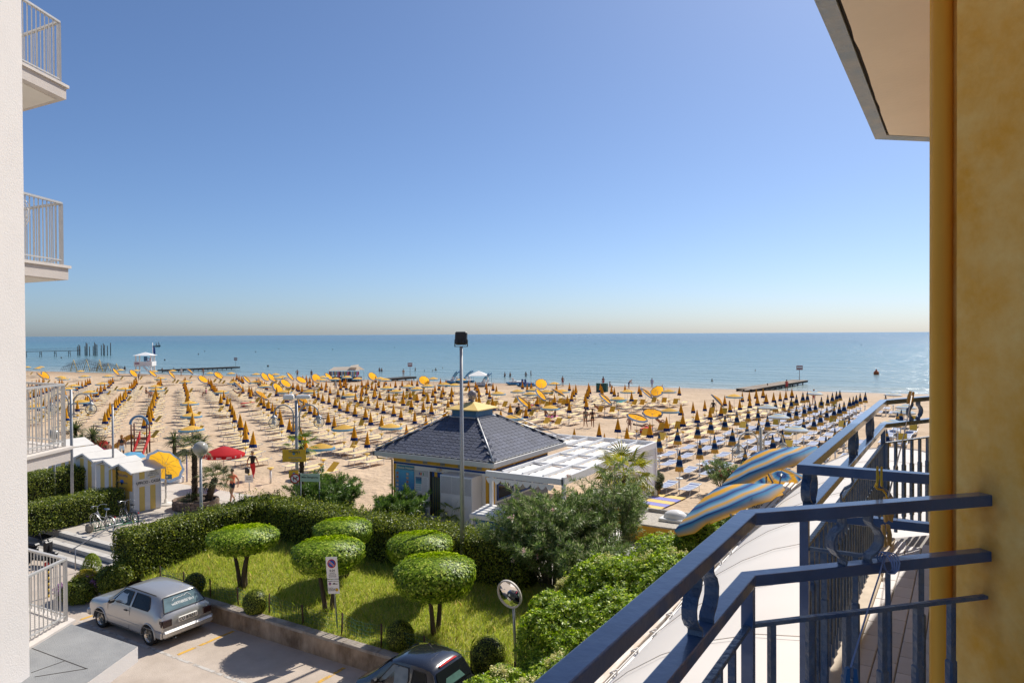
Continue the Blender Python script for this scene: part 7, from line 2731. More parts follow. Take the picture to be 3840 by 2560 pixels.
# ---- tilted yellow parasol with its stand on the promenade
q = G(622, 1893, 0.0)
root = empty('yellow_parasol', q, 0, 'yellow parasol with grey blue border tilted on a round white stand', 'parasol')
mb = MB()
mb.lathe([(0, 0), (0.42, 0), (0.42, 0.05), (0.30, 0.11), (0.08, 0.13), (0.07, 0.3), (0, 0.3)], 24)
mb.build('stand', mat('concrete_base', (0.60, 0.57, 0.52), 0.8, var=0.1), root)
mb = MB()
mb.tube([(0, 0, 0.1), (0, 0, 1.9)], 0.026, 10)
mb.tube([(0, 0, 0.35), (0, 0, 1.25)], 0.042, 10)
mb.build('pole', M_pole, root)
R_bord = ringmat('yellow_canvas_grey_border', [(0, (0.80, 0.44, 0.03)), (0.84, (0.80, 0.44, 0.03)), (0.845, (0.16, 0.22, 0.32)), (1, (0.16, 0.22, 0.32))], 0.55, 'CONSTANT')
fwd = Vector((-math.sin(A), math.cos(A), 0))
rt = Vector((math.cos(A), math.sin(A), 0))
rot = Matrix.Rotation(R(-66), 3, rt) @ Matrix.Rotation(R(6), 3, 'Z')
me = open_canopy('canopy', R_bord, 1.0, 0.26, 10, 0.0, 8)
for a in me.attributes:
	pass
o = inst('canopy', me, root)
mt = rot.to_4x4()
mt.translation = Vector((0, 0, 2.02)) + rot @ Vector((0, 0, 0.10))
o.matrix_local = mt
inst('ribs', ribs_mesh('ribs', 1.0, 0.26, 10), o)
mb = MB()
mb.cbox((-0.16, -0.03, -0.12), (0.16, 0.03, 0.12), 0.02)
o = mb.build('hanging_radio', mat('radio_blue', (0.12, 0.25, 0.36), 0.4), loc=q + rt * 0.18 - fwd * 0.06 + Vector((0, 0, 1.42)), label='small blue radio hanging from the tilted yellow parasol', cat='radio')
o.rotation_euler = (0, 0, A)
mb = MB()
mb.ball((-0.06, -0.035, 0.0), 0.06, 12, 0, (1, 0.2, 1))
mb.build('dial', M_paper, o)
mb = MB()
mb.tube([(-0.13, 0, 0.12), (0, 0, 0.26), (0.13, 0, 0.12)], 0.006, 5)
mb.build('strap', M_black, o)
# ---- red lifeguard parasol
q = D(838, 1660, 39.4)
root = empty('red_parasol', (q.x, q.y, 0), A, 'red parasol with white lettering on its hem', 'parasol')
h = D(838, 1672, 39.4).z
mb = MB()
mb.tube([(0, 0, 0), (0, 0, h)], 0.022, 8)
mb.build('pole', M_pole, root)
me = open_canopy('canopy', R_red, 1.12, 0.42, 8, 0.17, 8, 0.1, 3, 0.2)
o = inst('canopy', me, root, (0, 0, h), (0, 0, PI / 8))
for k, s in enumerate(('BEACH-MAN', 'BAGNINO', 'BEACH - MAN', 'SPECIALS')):
	a = -PI / 2 + (k - 1.5) * PI / 4 + 0.0
	d = Vector((math.cos(a), math.sin(a), 0))
	t = Vector((-math.sin(a), math.cos(a), 0))
	text(root, s, d * (1.12 * math.cos(PI / 8) + 0.012) + Vector((0, 0, h - 0.51)), t, (0, 0, 1), 0.13, M_paper, bold=True, squash=0.95)
# ---- spare tray posts and signs near the promenade
for px, py, lb in ((620, 1905, None), (1015, 1810, 'empty yellow tray table post on the sand beside the walking person'), (1213, 1775, 'tray table post beside the near open umbrella')):
	if not lb: continue
	q = G(px, py, 0)
	root = empty('tray_post', (q.x, q.y, 0), 0, lb, 'table')
	mb = MB()
	mb.cyl((0, 0, 0), 0.06, 0.75, 8)
	mb.build('post', M_trayw, root)
	inst('tray_table', TRAY_Y, root, (0, 0, 0.86))
q = G(935, 1838, 0)
root = empty('paper_notice', (q.x, q.y, 0), A, 'white paper notice on a yellow topped post', 'sign')
mb = MB()
mb.tube([(0, 0, 0), (0, 0, 0.75)], 0.035, 8)
mb.build('post', M_pole, root)
mb = MB()
mb.cbox((-0.22, -0.05, 0.45), (0.22, -0.036, 0.85), 0.004)
b_ = mb.build('sheet', M_paper, root)
text(b_, 'ZONA\nRELAX', (0, -0.05, 0.67), (1, 0, 0), (0, 0, 1), 0.1, M_ink)
mb = MB()
mb.ball((0, 0, 0.86), 0.07, 10)
mb.build('knob', M_tray, root)
q = D(960, 1790, 37.0)
# ================================================================ cars, bicycles, scooter
def car_hull(st):
	"""Loft through stations (x, zlow, zbelt, ztop, wlow, wbelt, wtop, crown)."""
	rings = []
	for (x, zl, zb, zt, wl, wb, wt, cr) in st:
		h = [(0, zl), (wl * 0.9, zl), (wl, zl + 0.10), (max(wl, wb) * 1.0, zl + (zb - zl) * 0.55), (wb, zb), (wt, zt - 0.045), (wt - 0.06, zt - 0.008), (wt * 0.5, zt + cr * 0.75), (0, zt + cr)]
		rings.append([(x, -y, z) for y, z in h] + [(x, y, z) for y, z in reversed(h[1:-1])])
	n = len(rings[0])
	V = [p for r in rings for p in r]
	F = []
	for j in range(len(rings) - 1):
		for k in range(n):
			k2 = (k + 1) % n
			F.append((j * n + k, (j + 1) * n + k, (j + 1) * n + k2, j * n + k2))
	F.append(tuple(range(n)))
	F.append(tuple((len(rings) - 1) * n + k for k in reversed(range(n))))
	mb = MB()
	mb.add(V, F)
	return mb
def interp_st(st, x):
	xs = [s[0] for s in st]
	return [float(np.interp(x, xs, [s[i] for s in st])) for i in range(8)]
def side_y(st, x, z):
	_, zl, zb, zt, wl, wb, wt, cr = interp_st(st, x)
	return wb + (wt - wb) * (z - zb) / max(0.01, (zt - 0.045 - zb))
def wheel(parent, c, r, wdt, side, m_t, m_r, m_c, spokes=0):
	root = empty('wheel', c)
	root.parent = parent
	rx = Matrix.Rotation(PI / 2, 3, 'X')
	prof = [(r * 0.66, -wdt / 2), (r * 0.93, -wdt / 2), (r, -wdt * 0.36), (r, wdt * 0.36), (r * 0.93, wdt / 2), (r * 0.66, wdt / 2)]
	mb = MB()
	mb.lathe(prof, 28, 0, (0, 0, 0), rx)
	mb.build('tyre', m_t, root)
	s = -side
	mb = MB()
	mb.lathe([(r * 0.67, s * wdt * 0.50), (r * 0.70, s * wdt * 0.47), (r * 0.63, s * wdt * 0.42), (r * 0.60, s * wdt * 0.10)], 28, 0, (0, 0, 0), rx)
	mb.build('rim', m_r, root)
	mb = MB()
	mb.lathe([(0.0, s * wdt * 0.24), (r * 0.16, s * wdt * 0.22), (r * 0.20, s * wdt * 0.14), (r * 0.61, s * wdt * 0.11)], 24, 0, (0, 0, 0), rx)
	mb.build('wheel_centre', m_c, root)
	mb = MB()
	for k in range(14):
		a = 2 * PI * k / 14
		d = Vector((math.cos(a), 0, math.sin(a)))
		mb.beam(d * r * 0.15 + Vector((0, side * wdt * 0.2, 0)), d * r * 0.6 + Vector((0, side * wdt * 0.13, 0)), 0.012, 0.012, (0, 1, 0))
	mb.build('spokes', m_r, root)
	return root
def finish(name, mb, m, parent, cut):
	me = mb.mesh(name, m)
	cs = []
	for (c, r, w_) in cut:
		k = MB()
		k.tube([(c[0], c[1] - w_, c[2]), (c[0], c[1] + w_, c[2])], r, 28)
		cs.append(k.mesh('cut', m))
	me2 = boolean_cut(me, cs)
	bm = bmesh.new()
	bm.from_mesh(me2)
	bmesh.ops.recalc_face_normals(bm, faces=bm.faces)
	for f in bm.faces: f.smooth = True
	for e in bm.edges:
		if len(e.link_faces) == 2 and e.calc_face_angle() > R(32): e.smooth = False
	bm.to_mesh(me2)
	bm.free()
	if not me2.materials: me2.materials.append(m)
	return inst(name, me2, parent)
M_silver = mat('silver_car_paint', (0.50, 0.485, 0.455), 0.30, metal=0.55, coat=0.6, var=0.03, vscale=2)
M_blackp = mat('black_car_paint', (0.010, 0.011, 0.016), 0.22, coat=1.0, spec=0.6)
M_tyre = mat('tyre_rubber', (0.018, 0.018, 0.018), 0.85)
M_rim = mat('polished_rim', (0.72, 0.68, 0.60), 0.25, metal=0.9)
M_rimc = mat('dark_wheel_centre', (0.03, 0.03, 0.03), 0.4, metal=0.4)
M_cglass = mat('tinted_car_glass', (0.012, 0.015, 0.016), 0.06, spec=0.35)
M_rglass = mat('rear_window_glass', (0.16, 0.24, 0.26), 0.08, spec=0.7, var=0.35, vscale=3, stretch=(1, 1, 3))
M_trim = mat('black_rubber_trim', (0.02, 0.02, 0.02), 0.6)
M_smk = mat('smoked_lamp', (0.03, 0.012, 0.012), 0.12, spec=0.6)
M_plate = mat('plate_white', (0.70, 0.68, 0.62), 0.5)
ST = [(0.02, .36, .52, .60, .62, .66, .60, .005), (0.10, .22, .60, .74, .76, .76, .70, .015), (0.35, .20, .68, .80, .82, .79, .74, .02), (0.80, .20, .74, .86, .835, .80, .75, .025), (1.20, .20, .86, .935, .835, .80, .74, .025),
      (1.45, .20, .90, 1.14, .835, .80, .66, .02), (1.76, .20, .905, 1.345, .835, .80, .585, .022), (2.10, .20, .91, 1.385, .835, .80, .58, .025), (2.80, .20, .915, 1.385, .835, .80, .58, .025), (3.30, .20, .92, 1.355, .835, .795, .575, .02),
      (3.46, .21, .92, 1.325, .83, .79, .57, .012), (3.62, .23, .915, 1.14, .825, .785, .64, .008), (3.80, .26, .86, .925, .815, .775, .70, .005), (3.87, .34, .74, .82, .80, .76, .70, .004), (3.90, .44, .60, .68, .76, .74, .68, .002)]
car = empty('hatchback_car', (-22.76, 12.87, -0.5), 0, 'silver three door hatchback parked against the garden wall', 'car')
finish('body', car_hull(ST), M_silver, car, [((0.80, s * 0.80, 0.285), 0.335, 0.28) for s in (-1, 1)] + [((3.255, s * 0.80, 0.285), 0.335, 0.28) for s in (-1, 1)])
mb = MB()
mb.box((0.4, -0.6, 0.15), (3.6, 0.6, 0.5))
mb.build('underbody', M_trim, car)
for x in (0.80, 3.255):
	for s in (-1, 1):
		wheel(car, (x, s * 0.735, 0.285), 0.285, 0.19, s, M_tyre, M_rim, M_rimc)
		mb = MB()
		arc = [Vector((x + 0.345 * math.cos(a), s * 0.838, 0.285 + 0.345 * math.sin(a))) for a in [PI * k / 14 - 0.12 + 0.24 * k / 14 for k in range(15)]]
		mb.tube(arc, 0.022, 6)
		mb.build('arch_flare', M_silver, car)
def glass(pts, nm='window', m=None, frame=True, off=0.006):
	for s in (-1, 1):
		P = [Vector((x, s * (side_y(ST, x, z) + off), z)) for x, z in pts]
		if s > 0: P = P[::-1]
		mb = MB()
		mb.plate(P, (0, s, 0.35), 0.004)
		o = mb.build(nm, m or M_cglass, car)
		if frame:
			mb = MB()
			for i in range(len(P)):
				mb.beam(P[i], P[(i + 1) % len(P)], 0.016, 0.022, (0, s, 0.3))
			mb.build('window_seal', M_trim, o)
glass([(1.40, .955), (2.26, .955), (2.26, 1.305), (1.82, 1.30), (1.62, 1.17)])
glass([(2.40, .955), (3.18, .955), (3.22, 1.02), (3.06, 1.27), (2.98, 1.295), (2.40, 1.305)])
mb = MB()
mb.plate([(1.215, -.66, .955), (1.215, .66, .955), (1.755, .53, 1.335), (1.755, -.53, 1.335)][::-1], (-0.6, 0, 0.8), 0.004)
mb.v = [(x - 0.012, y, z + 0.018) for x, y, z in mb.v]
mb.build('windscreen', M_cglass, car)
rg = [Vector((3.495, -.52, 1.295)), Vector((3.495, .52, 1.295)), Vector((3.765, .66, .955)), Vector((3.765, -.66, .955))]
nr_ = Vector((0.79, 0, 0.61))
rg = [p + nr_ * 0.016 for p in rg]
mb = MB()
mb.plate(rg[::-1], nr_, 0.006)
rgo = mb.build('rear_window', M_rglass, car)
mb = MB()
for i in range(4): mb.beam(rg[i], rg[(i + 1) % 4], 0.02, 0.03, nr_)
mb.build('window_seal', M_trim, rgo)
up = (rg[0] + rg[1] - rg[2] - rg[3]).normalized()
cw = (rg[0] + rg[1] + rg[2] + rg[3]) / 4
M_sticker = mat('white_sticker', (0.80, 0.82, 0.80), 0.5)
text(rgo, 'NORTHERSSS 2017', cw - up * 0.05, (0, 1, 0), up, 0.085, M_sticker, bold=True)
text(rgo, 'CURVES IN THE MOUNTAINS', cw - up * 0.005, (0, 1, 0), up, 0.04, M_sticker)
mb = MB()
rp_ = [(-.34, .04), (-.27, .08), (-.21, .13), (-.15, .10), (-.08, .12), (0, .11), (.05, .13), (.11, .11), (.16, .15), (.22, .16), (.25, .12), (.30, .06)]
mb.tube([cw + Vector((0, a, 0)) + up * b + nr_ * 0.006 for a, b in rp_], 0.008, 5)
mb.build('mountain_outline', M_sticker, rgo)
mb = MB()
mb.cbox((3.80, -0.80, 0.30), (3.98, 0.80, 0.50), 0.05)
mb.cbox((3.62, -0.845, 0.30), (3.90, -0.80, 0.50), 0.02)
mb.cbox((3.62, 0.80, 0.30), (3.90, 0.845, 0.50), 0.02)
mb.build('rear_bumper', M_silver, car)
mb = MB()
mb.cbox((-0.04, -0.80, 0.24), (0.14, 0.80, 0.46), 0.05)
mb.build('front_bumper', M_silver, car)
for s in (-1, 1):
	mb = MB()
	y0, y1 = sorted((s * 0.775, s * 0.50))
	mb.cbox((3.845, y0, 0.60), (3.915, y1, 0.80), 0.015)
	if s < 0: mb.cbox((3.74, -0.80, 0.61), (3.86, -0.772, 0.79), 0.008)
	else: mb.cbox((3.74, 0.772, 0.61), (3.86, 0.80, 0.79), 0.008)
	mb.build('tail_light', M_smk, car)
	mb = MB()
	mb.lathe([(0.0, 0.02), (0.085, 0.012), (0.09, 0)], 16, 0, (0.03, s * 0.5, 0.62), Matrix.Rotation(-PI / 2, 3, 'Y'))
	mb.build('headlight', M_rim, car)
	mb = MB()
	mb.cbox((1.48, min(s * 0.80, s * 0.98), 0.93), (1.58, max(s * 0.80, s * 0.98), 1.04), 0.03)
	mb.build('door_mirror', M_trim, car)
	mb = MB()
	yy = s * 0.838
	for (xa, za, xb, zb2) in ((2.32, 0.30, 2.34, 0.93), (1.22, 0.30, 1.20, 0.88), (1.22, 0.30, 2.32, 0.30)):
		mb.beam((xa, yy, za), (xb, yy if zb2 < 0.6 else s * 0.812, zb2), 0.008, 0.006, (0, 1, 0))
	mb.build('door_gap', M_trim, car)
	mb = MB()
	mb.cbox((2.08, min(yy * 0.985, yy * 1.015), 0.80), (2.24, max(yy * 0.985, yy * 1.015), 0.835), 0.006)
	mb.build('door_handle', M_trim, car)
	mb = MB()
	mb.beam((0.5, yy * 1.001, 0.50), (3.8, yy * 1.001, 0.50), 0.012, 0.012, (0, 1, 0))
	mb.build('side_crease', M_silver, car)
	mb = MB()
	mb.tube([(1.74, s * 0.60, 1.36), (2.1, s * 0.595, 1.393), (3.3, s * 0.588, 1.365)], 0.014, 5)
	mb.build('roof_gutter', M_trim, car)
mb = MB()
mb.cbox((3.86, -0.30, 0.63), (3.925, 0.30, 0.77), 0.01)
pt_ = mb.build('number_plate', M_plate, car)
text(pt_, 'CO 876561', (3.925, 0, 0.70), (0, 1, 0), (0, 0, 1), 0.15, M_ink, bold=True, squash=0.8)
mb = MB()
mb.tube([(3.7, -0.45, 0.22), (3.99, -0.45, 0.24)], 0.03, 8)
mb.build('exhaust', M_black, car)

SM = [(0.03, .40, .60, .68, .56, .60, .56, .004), (0.15, .22, .72, .84, .68, .70, .66, .015), (0.42, .20, .84, .96, .75, .74, .68, .02), (0.70, .20, .93, 1.16, .77, .76, .64, .02), (1.08, .20, .97, 1.46, .775, .76, .58, .022), (1.4, .20, .98, 1.53, .775, .76, .57, .028), (1.9, .20, .99, 1.54, .775, .76, .56, .028), (2.22, .20, 1.0, 1.50, .775, .755, .555, .02), (2.32, .22, 1.0, 1.44, .77, .75, .56, .012), (2.52, .26, .96, 1.06, .76, .74, .64, .008), (2.64, .34, .82, .90, .73, .71, .62, .005), (2.69, .44, .62, .70, .68, .66, .58, .002)]
car = empty('microcar', (-11.86, 13.0, -0.5), 0, 'small glossy black two seat car below the clipped ball bush', 'car')
ST = SM
finish('body', car_hull(SM), M_blackp, car, [((0.42, s * 0.74, 0.27), 0.31, 0.25) for s in (-1, 1)] + [((2.25, s * 0.74, 0.28), 0.32, 0.25) for s in (-1, 1)])
for x in (0.42, 2.25):
	for s in (-1, 1):
		wheel(car, (x, s * 0.69, 0.275), 0.275, 0.17, s, M_tyre, M_rim, M_rimc)
M_lglass2 = mat('light_car_glass', (0.20, 0.22, 0.22), 0.04, spec=0.7, var=0.6, vscale=2.2, detail=2)
glass([(0.86, 1.0), (1.68, 1.0), (1.72, 1.2), (1.66, 1.42), (1.22, 1.42)], 'window', M_lglass2)
glass([(1.80, 1.02), (2.16, 1.05), (2.22, 1.2), (2.12, 1.40), (1.80, 1.42)], 'quarter_window')
mb = MB()
P = [Vector((0.72, -.60, 1.17)), Vector((0.72, .60, 1.17)), Vector((1.09, .54, 1.455)), Vector((1.09, -.54, 1.455))]
mb.plate([p + Vector((-0.014, 0, 0.022)) for p in P][::-1], (-.6, 0, .8), 0.005)
mb.build('windscreen', M_cglass, car)
P = [Vector((2.335, -.50, 1.41)), Vector((2.335, .50, 1.41)), Vector((2.525, .60, 1.05)), Vector((2.525, -.60, 1.05))]
n2 = Vector((.88, 0, .47))
mb = MB()
mb.plate([p + n2 * 0.02 for p in P][::-1], n2, 0.006)
rw_ = mb.build('rear_window', M_cglass, car)
mb = MB()
P2 = [P[3].lerp(P[0], .1).lerp(P[2].lerp(P[1], .1), .18), P[3].lerp(P[0], .1).lerp(P[2].lerp(P[1], .1), .8), P[3].lerp(P[0], .5).lerp(P[2].lerp(P[1], .5), .72), P[3].lerp(P[0], .5).lerp(P[2].lerp(P[1], .5), .26)]
mb.plate([p + n2 * 0.028 for p in P2], n2, 0.003)
mb.build('window_reflection', mat('reflection_green', (0.12, 0.24, 0.20), 0.3, var=0.4, vscale=5), rw_)  # green reflection in the rear window, painted as a plate on the glass
mb = MB()
mb.cbox((2.27, -0.32, 1.475), (2.33, 0.32, 1.495), 0.006)
mb.build('brake_light', M_red, car)
mb = MB()
mb.tube([(1.9, 0.1, 1.56), (1.6, 0.12, 1.75)], 0.006, 5)
mb.build('aerial', M_black, car)
for s in (-1, 1):
	mb = MB()
	mb.cbox((0.80, min(s * 0.76, s * 0.93), 0.98), (0.92, max(s * 0.76, s * 0.93), 1.10), 0.03)
	mb.build('door_mirror', M_black, car)
	mb = MB()
	mb.cbox((2.60, min(s * 0.5, s * 0.68), 0.70), (2.67, max(s * 0.5, s * 0.68), 0.86), 0.02)
	mb.build('tail_light', M_red, car)
text(car, 'smart', (2.66, 0.32, 0.93), (0, 1, 0), (-.3, 0, 1), 0.09, M_rim)

# ---- bicycles
M_chrome = mat('chrome', (0.60, 0.60, 0.58), 0.2, metal=0.95)
def bicycle(loc_, rz, label, m_frame, r=0.335, basket=True, saddle_m=None, guard=True):
	root = empty('bicycle', loc_, rz, label, 'bicycle', 'bicycles in the green rack')
	wb = 1.06
	rx = Matrix.Rotation(PI / 2, 3, 'X')
	for nm, x in (('front_wheel', wb), ('rear_wheel', 0.0)):
		we = empty(nm, (x, 0, r))
		we.parent = root
		mb = MB()
		mb.lathe([(r - 0.034, -0.012), (r - 0.01, -0.018), (r, 0), (r - 0.01, 0.018), (r - 0.034, 0.012)], 32, 0, (0, 0, 0), rx)
		mb.build('tyre', M_tyre, we)
		mb = MB()
		mb.lathe([(r - 0.035, -0.011), (r - 0.045, 0), (r - 0.035, 0.011)], 32, 0, (0, 0, 0), rx)
		for k in range(16):
			a = 2 * PI * k / 16
			mb.tube([(0.02 * math.cos(a), 0.02 * (-1) ** k, 0.02 * math.sin(a)), ((r - 0.04) * math.cos(a), 0, (r - 0.04) * math.sin(a))], 0.0022, 3, 0, False)
		mb.tube([(0, -0.04, 0), (0, 0.04, 0)], 0.022, 8)
		mb.build('rim', M_chrome, we)
		if guard:
			mb = MB()
			a0 = (0.35, 2.6) if nm == 'front_wheel' else (0.2, 2.9)
			pts = [Vector(((r + 0.025) * math.cos(a), 0, (r + 0.025) * math.sin(a))) for a in np.linspace(a0[0], a0[1], 14)]
			for i in range(13):
				mb.beam(pts[i], pts[i + 1], 0.045, 0.006, (0, 0, 1) if abs(pts[i].x) < 0.2 else (1, 0, 0))
			mb.build('mudguard', m_frame, we)
	B, S, Hd = Vector((0.42, 0, 0.30)), Vector((0.24, 0, 0.80)), Vector((0.86, 0, 0.86))
	mb = MB()
	mb.tube([B, S], 0.017, 8)
	mb.tube([B + Vector((0.02, 0, 0.05)), Vector((0.70, 0, 0.5)), Hd - Vector((0, 0, 0.08))], 0.02, 8)
	mb.tube([S - Vector((0, 0, 0.22)) + Vector((0.06, 0, 0)), Vector((0.66, 0, 0.60)), Hd - Vector((0, 0, 0.02))], 0.015, 8)
	for s in (-1, 1):
		mb.tube([(0, s * 0.05, r), S - Vector((-0.02, -s * 0.015, 0.1))], 0.009, 6)
		mb.tube([(0, s * 0.05, r), B], 0.010, 6)
		mb.tube([(wb, s * 0.05, r), (wb - 0.10, s * 0.05, r + 0.36), Hd - Vector((0, 0, 0.06))], 0.012, 6)
	mb.build('frame', m_frame, root)
	mb = MB()
	mb.tube([Hd, Hd + Vector((-0.03, 0, 0.16))], 0.013, 6)
	for s in (-1, 1):
		mb.tube([Hd + Vector((-0.03, 0, 0.16)), Hd + Vector((0.04, s * 0.16, 0.20)), Hd + Vector((-0.03, s * 0.29, 0.20)), Hd + Vector((-0.20, s * 0.30, 0.19))], 0.011, 6)
	mb.build('handlebar', M_chrome, root)
	mb = MB()
	mb.tube([S, S + Vector((-0.03, 0, 0.14))], 0.013, 6)
	mb.build('seat_post', M_chrome, root)
	mb = MB()
	mb.ball(S + Vector((-0.06, 0, 0.17)), 0.11, 12, 0, (1.05, 0.85, 0.36))
	mb.ball(S + Vector((0.06, 0, 0.17)), 0.07, 10, 0, (1.5, 0.5, 0.4))
	mb.build('saddle', saddle_m or M_black, root)
	mb = MB()
	for s in (-1, 1):
		mb.tube([(0.12, s * 0.06, 0.74), (-0.28, s * 0.07, 0.73), (-0.30, s * 0.07, 0.73)], 0.006, 5)
		mb.tube([(-0.2, s * 0.07, 0.73), (0, s * 0.07, r)], 0.006, 5)
	for k in range(4): mb.tube([(0.08 - 0.1 * k, -0.07, 0.74), (0.08 - 0.1 * k, 0.07, 0.74)], 0.005, 4)
	mb.build('carrier', M_black, root)
	mb = MB()
	mb.ball((-0.33, 0, 0.68), 0.035, 8)
	mb.build('rear_lamp', M_red, root)
	mb = MB()
	mb.lathe([(0.06, -0.008), (0.095, 0), (0.06, 0.008)], 18, 0, (0.42, -0.05, 0.30), rx)
	for s in (-1, 1):
		mb.tube([(0.42, s * 0.06, 0.30), (0.42 + s * 0.12, s * 0.07, 0.30 - s * 0.11)], 0.010, 5)
		mb.box((0.42 + s * 0.12 - 0.04, s * 0.07 - 0.0 if s > 0 else -0.15, 0.30 - s * 0.11 - 0.012), (0.42 + s * 0.12 + 0.04, 0.15 if s > 0 else -0.07, 0.30 - s * 0.11 + 0.012))
	mb.build('crank', M_black, root)
	if basket:
		mb = MB()
		c = Hd + Vector((0.20, 0, 0.05))
		for zz in (-0.12, -0.04, 0.04, 0.12):
			k = 0.13 + (zz + 0.12) * 0.12
			mb.tube([c + Vector((-k, -k * 1.15, zz)), c + Vector((k, -k * 1.15, zz)), c + Vector((k, k * 1.15, zz)), c + Vector((-k, k * 1.15, zz)), c + Vector((-k, -k * 1.15, zz))], 0.006, 4)
		for k in range(14):
			a = 2 * PI * k / 14
			mb.tube([c + Vector((0.13 * math.cos(a), 0.15 * math.sin(a), -0.12)), c + Vector((0.17 * math.cos(a), 0.19 * math.sin(a), 0.12))], 0.004, 4)
		mb.build('basket', M_black, root)
	return root
bicycle((-30.35, 17.1, 0.03), PI + R(4), 'silver bicycle with a blue saddle in the green rack', mat('silver_bike_paint', (0.45, 0.44, 0.43), 0.35, metal=0.5), basket=False, saddle_m=M_navyold)
bicycle((-30.2, 18.1, 0.03), PI - R(5), 'black bicycle with a front basket and red rear lamp in the green rack', M_blackp)
rk = empty('bicycle_rack', (-31.35, 16.7, 0.03), 0, 'green iron bicycle rack between the hedge and the steps', 'rack')
M_green = mat('green_rack_paint', (0.02, 0.20, 0.10), 0.5, var=0.2, vscale=8)
for x in (0.0, 0.42):
	mb = MB()
	mb.tube([(x, 0, 0.05), (x, 2.1, 0.05)], 0.022, 8)
	mb.build('base_rail', M_green, rk)
for k in range(9):
	mb = MB()
	y = 0.1 + k * 0.235
	mb.tube([(0, y, 0.05), (0.06, y, 0.30), (0.21, y, 0.38), (0.36, y, 0.30), (0.42, y, 0.05)], 0.012, 6)
	mb.build('hoop', M_green, rk)
q = G(336, 1995, 0.0)
mb = MB()
mb.cbox((-0.16, -0.13, 0), (0.16, 0.13, 0.34), 0.06)
mb.build('stone_block', mat('rough_stone', (0.36, 0.31, 0.24), 0.95, var=0.3, vscale=6, bump=0.8, bscale=15), loc=(q.x, q.y, 0.02), label='rough squat stone block at the end of the bicycle rack', cat='block')
# ---- scooter half hidden behind the balcony bars
q = G(150, 2118, -0.5)
sc_ = empty('scooter', (q.x, q.y, -0.5), R(15), 'black scooter parked at the foot of the steps behind the railing', 'scooter')
for nm, x in (('front_wheel', 0.62), ('rear_wheel', -0.62)):
	mb = MB()
	mb.lathe([(0.14, -0.05), (0.22, -0.06), (0.26, 0), (0.22, 0.06), (0.14, 0.05)], 24, 0, (x, 0, 0.26), Matrix.Rotation(PI / 2, 3, 'X'))
	o = mb.build(nm, M_tyre, sc_)
	mb = MB()
	mb.lathe([(0.0, -0.03), (0.145, -0.045), (0.145, 0.045), (0, 0.03)], 20, 0, (x, 0, 0.26), Matrix.Rotation(PI / 2, 3, 'X'))
	mb.build('rim', M_rimc, o)
mb = MB()
mb.cbox((-0.85, -0.16, 0.42), (-0.15, 0.16, 0.72), 0.09)
mb.cbox((-0.25, -0.17, 0.22), (0.40, 0.17, 0.32), 0.04)
mb.cbox((0.34, -0.19, 0.25), (0.48, 0.19, 0.98), 0.05)
mb.cbox((0.45, -0.10, 0.45), (0.85, 0.10, 0.58), 0.04)
mb.build('body', M_black, sc_)
mb = MB()
mb.cbox((-0.85, -0.14, 0.72), (-0.1, 0.14, 0.84), 0.05)
mb.build('seat', M_black, sc_)
mb = MB()
mb.tube([(0.62, 0, 0.26), (0.44, 0, 0.95), (0.40, 0, 1.05)], 0.03, 8)
mb.tube([(0.30, -0.33, 1.08), (0.40, -0.12, 1.06), (0.40, 0.12, 1.06), (0.30, 0.33, 1.08)], 0.018, 8)
for s in (-1, 1):
	mb.tube([(0.38, s * 0.22, 1.06), (0.36, s * 0.3, 1.28)], 0.008, 5)
	mb.ball((0.36, s * 0.31, 1.31), 0.055, 10, 0, (0.3, 1, 0.8))
mb.build('handlebar', M_black, sc_)
mb = MB()
mb.cbox((-1.05, -0.17, 0.80), (-0.78, 0.17, 1.08), 0.07)
mb.build('top_case', M_black, sc_)
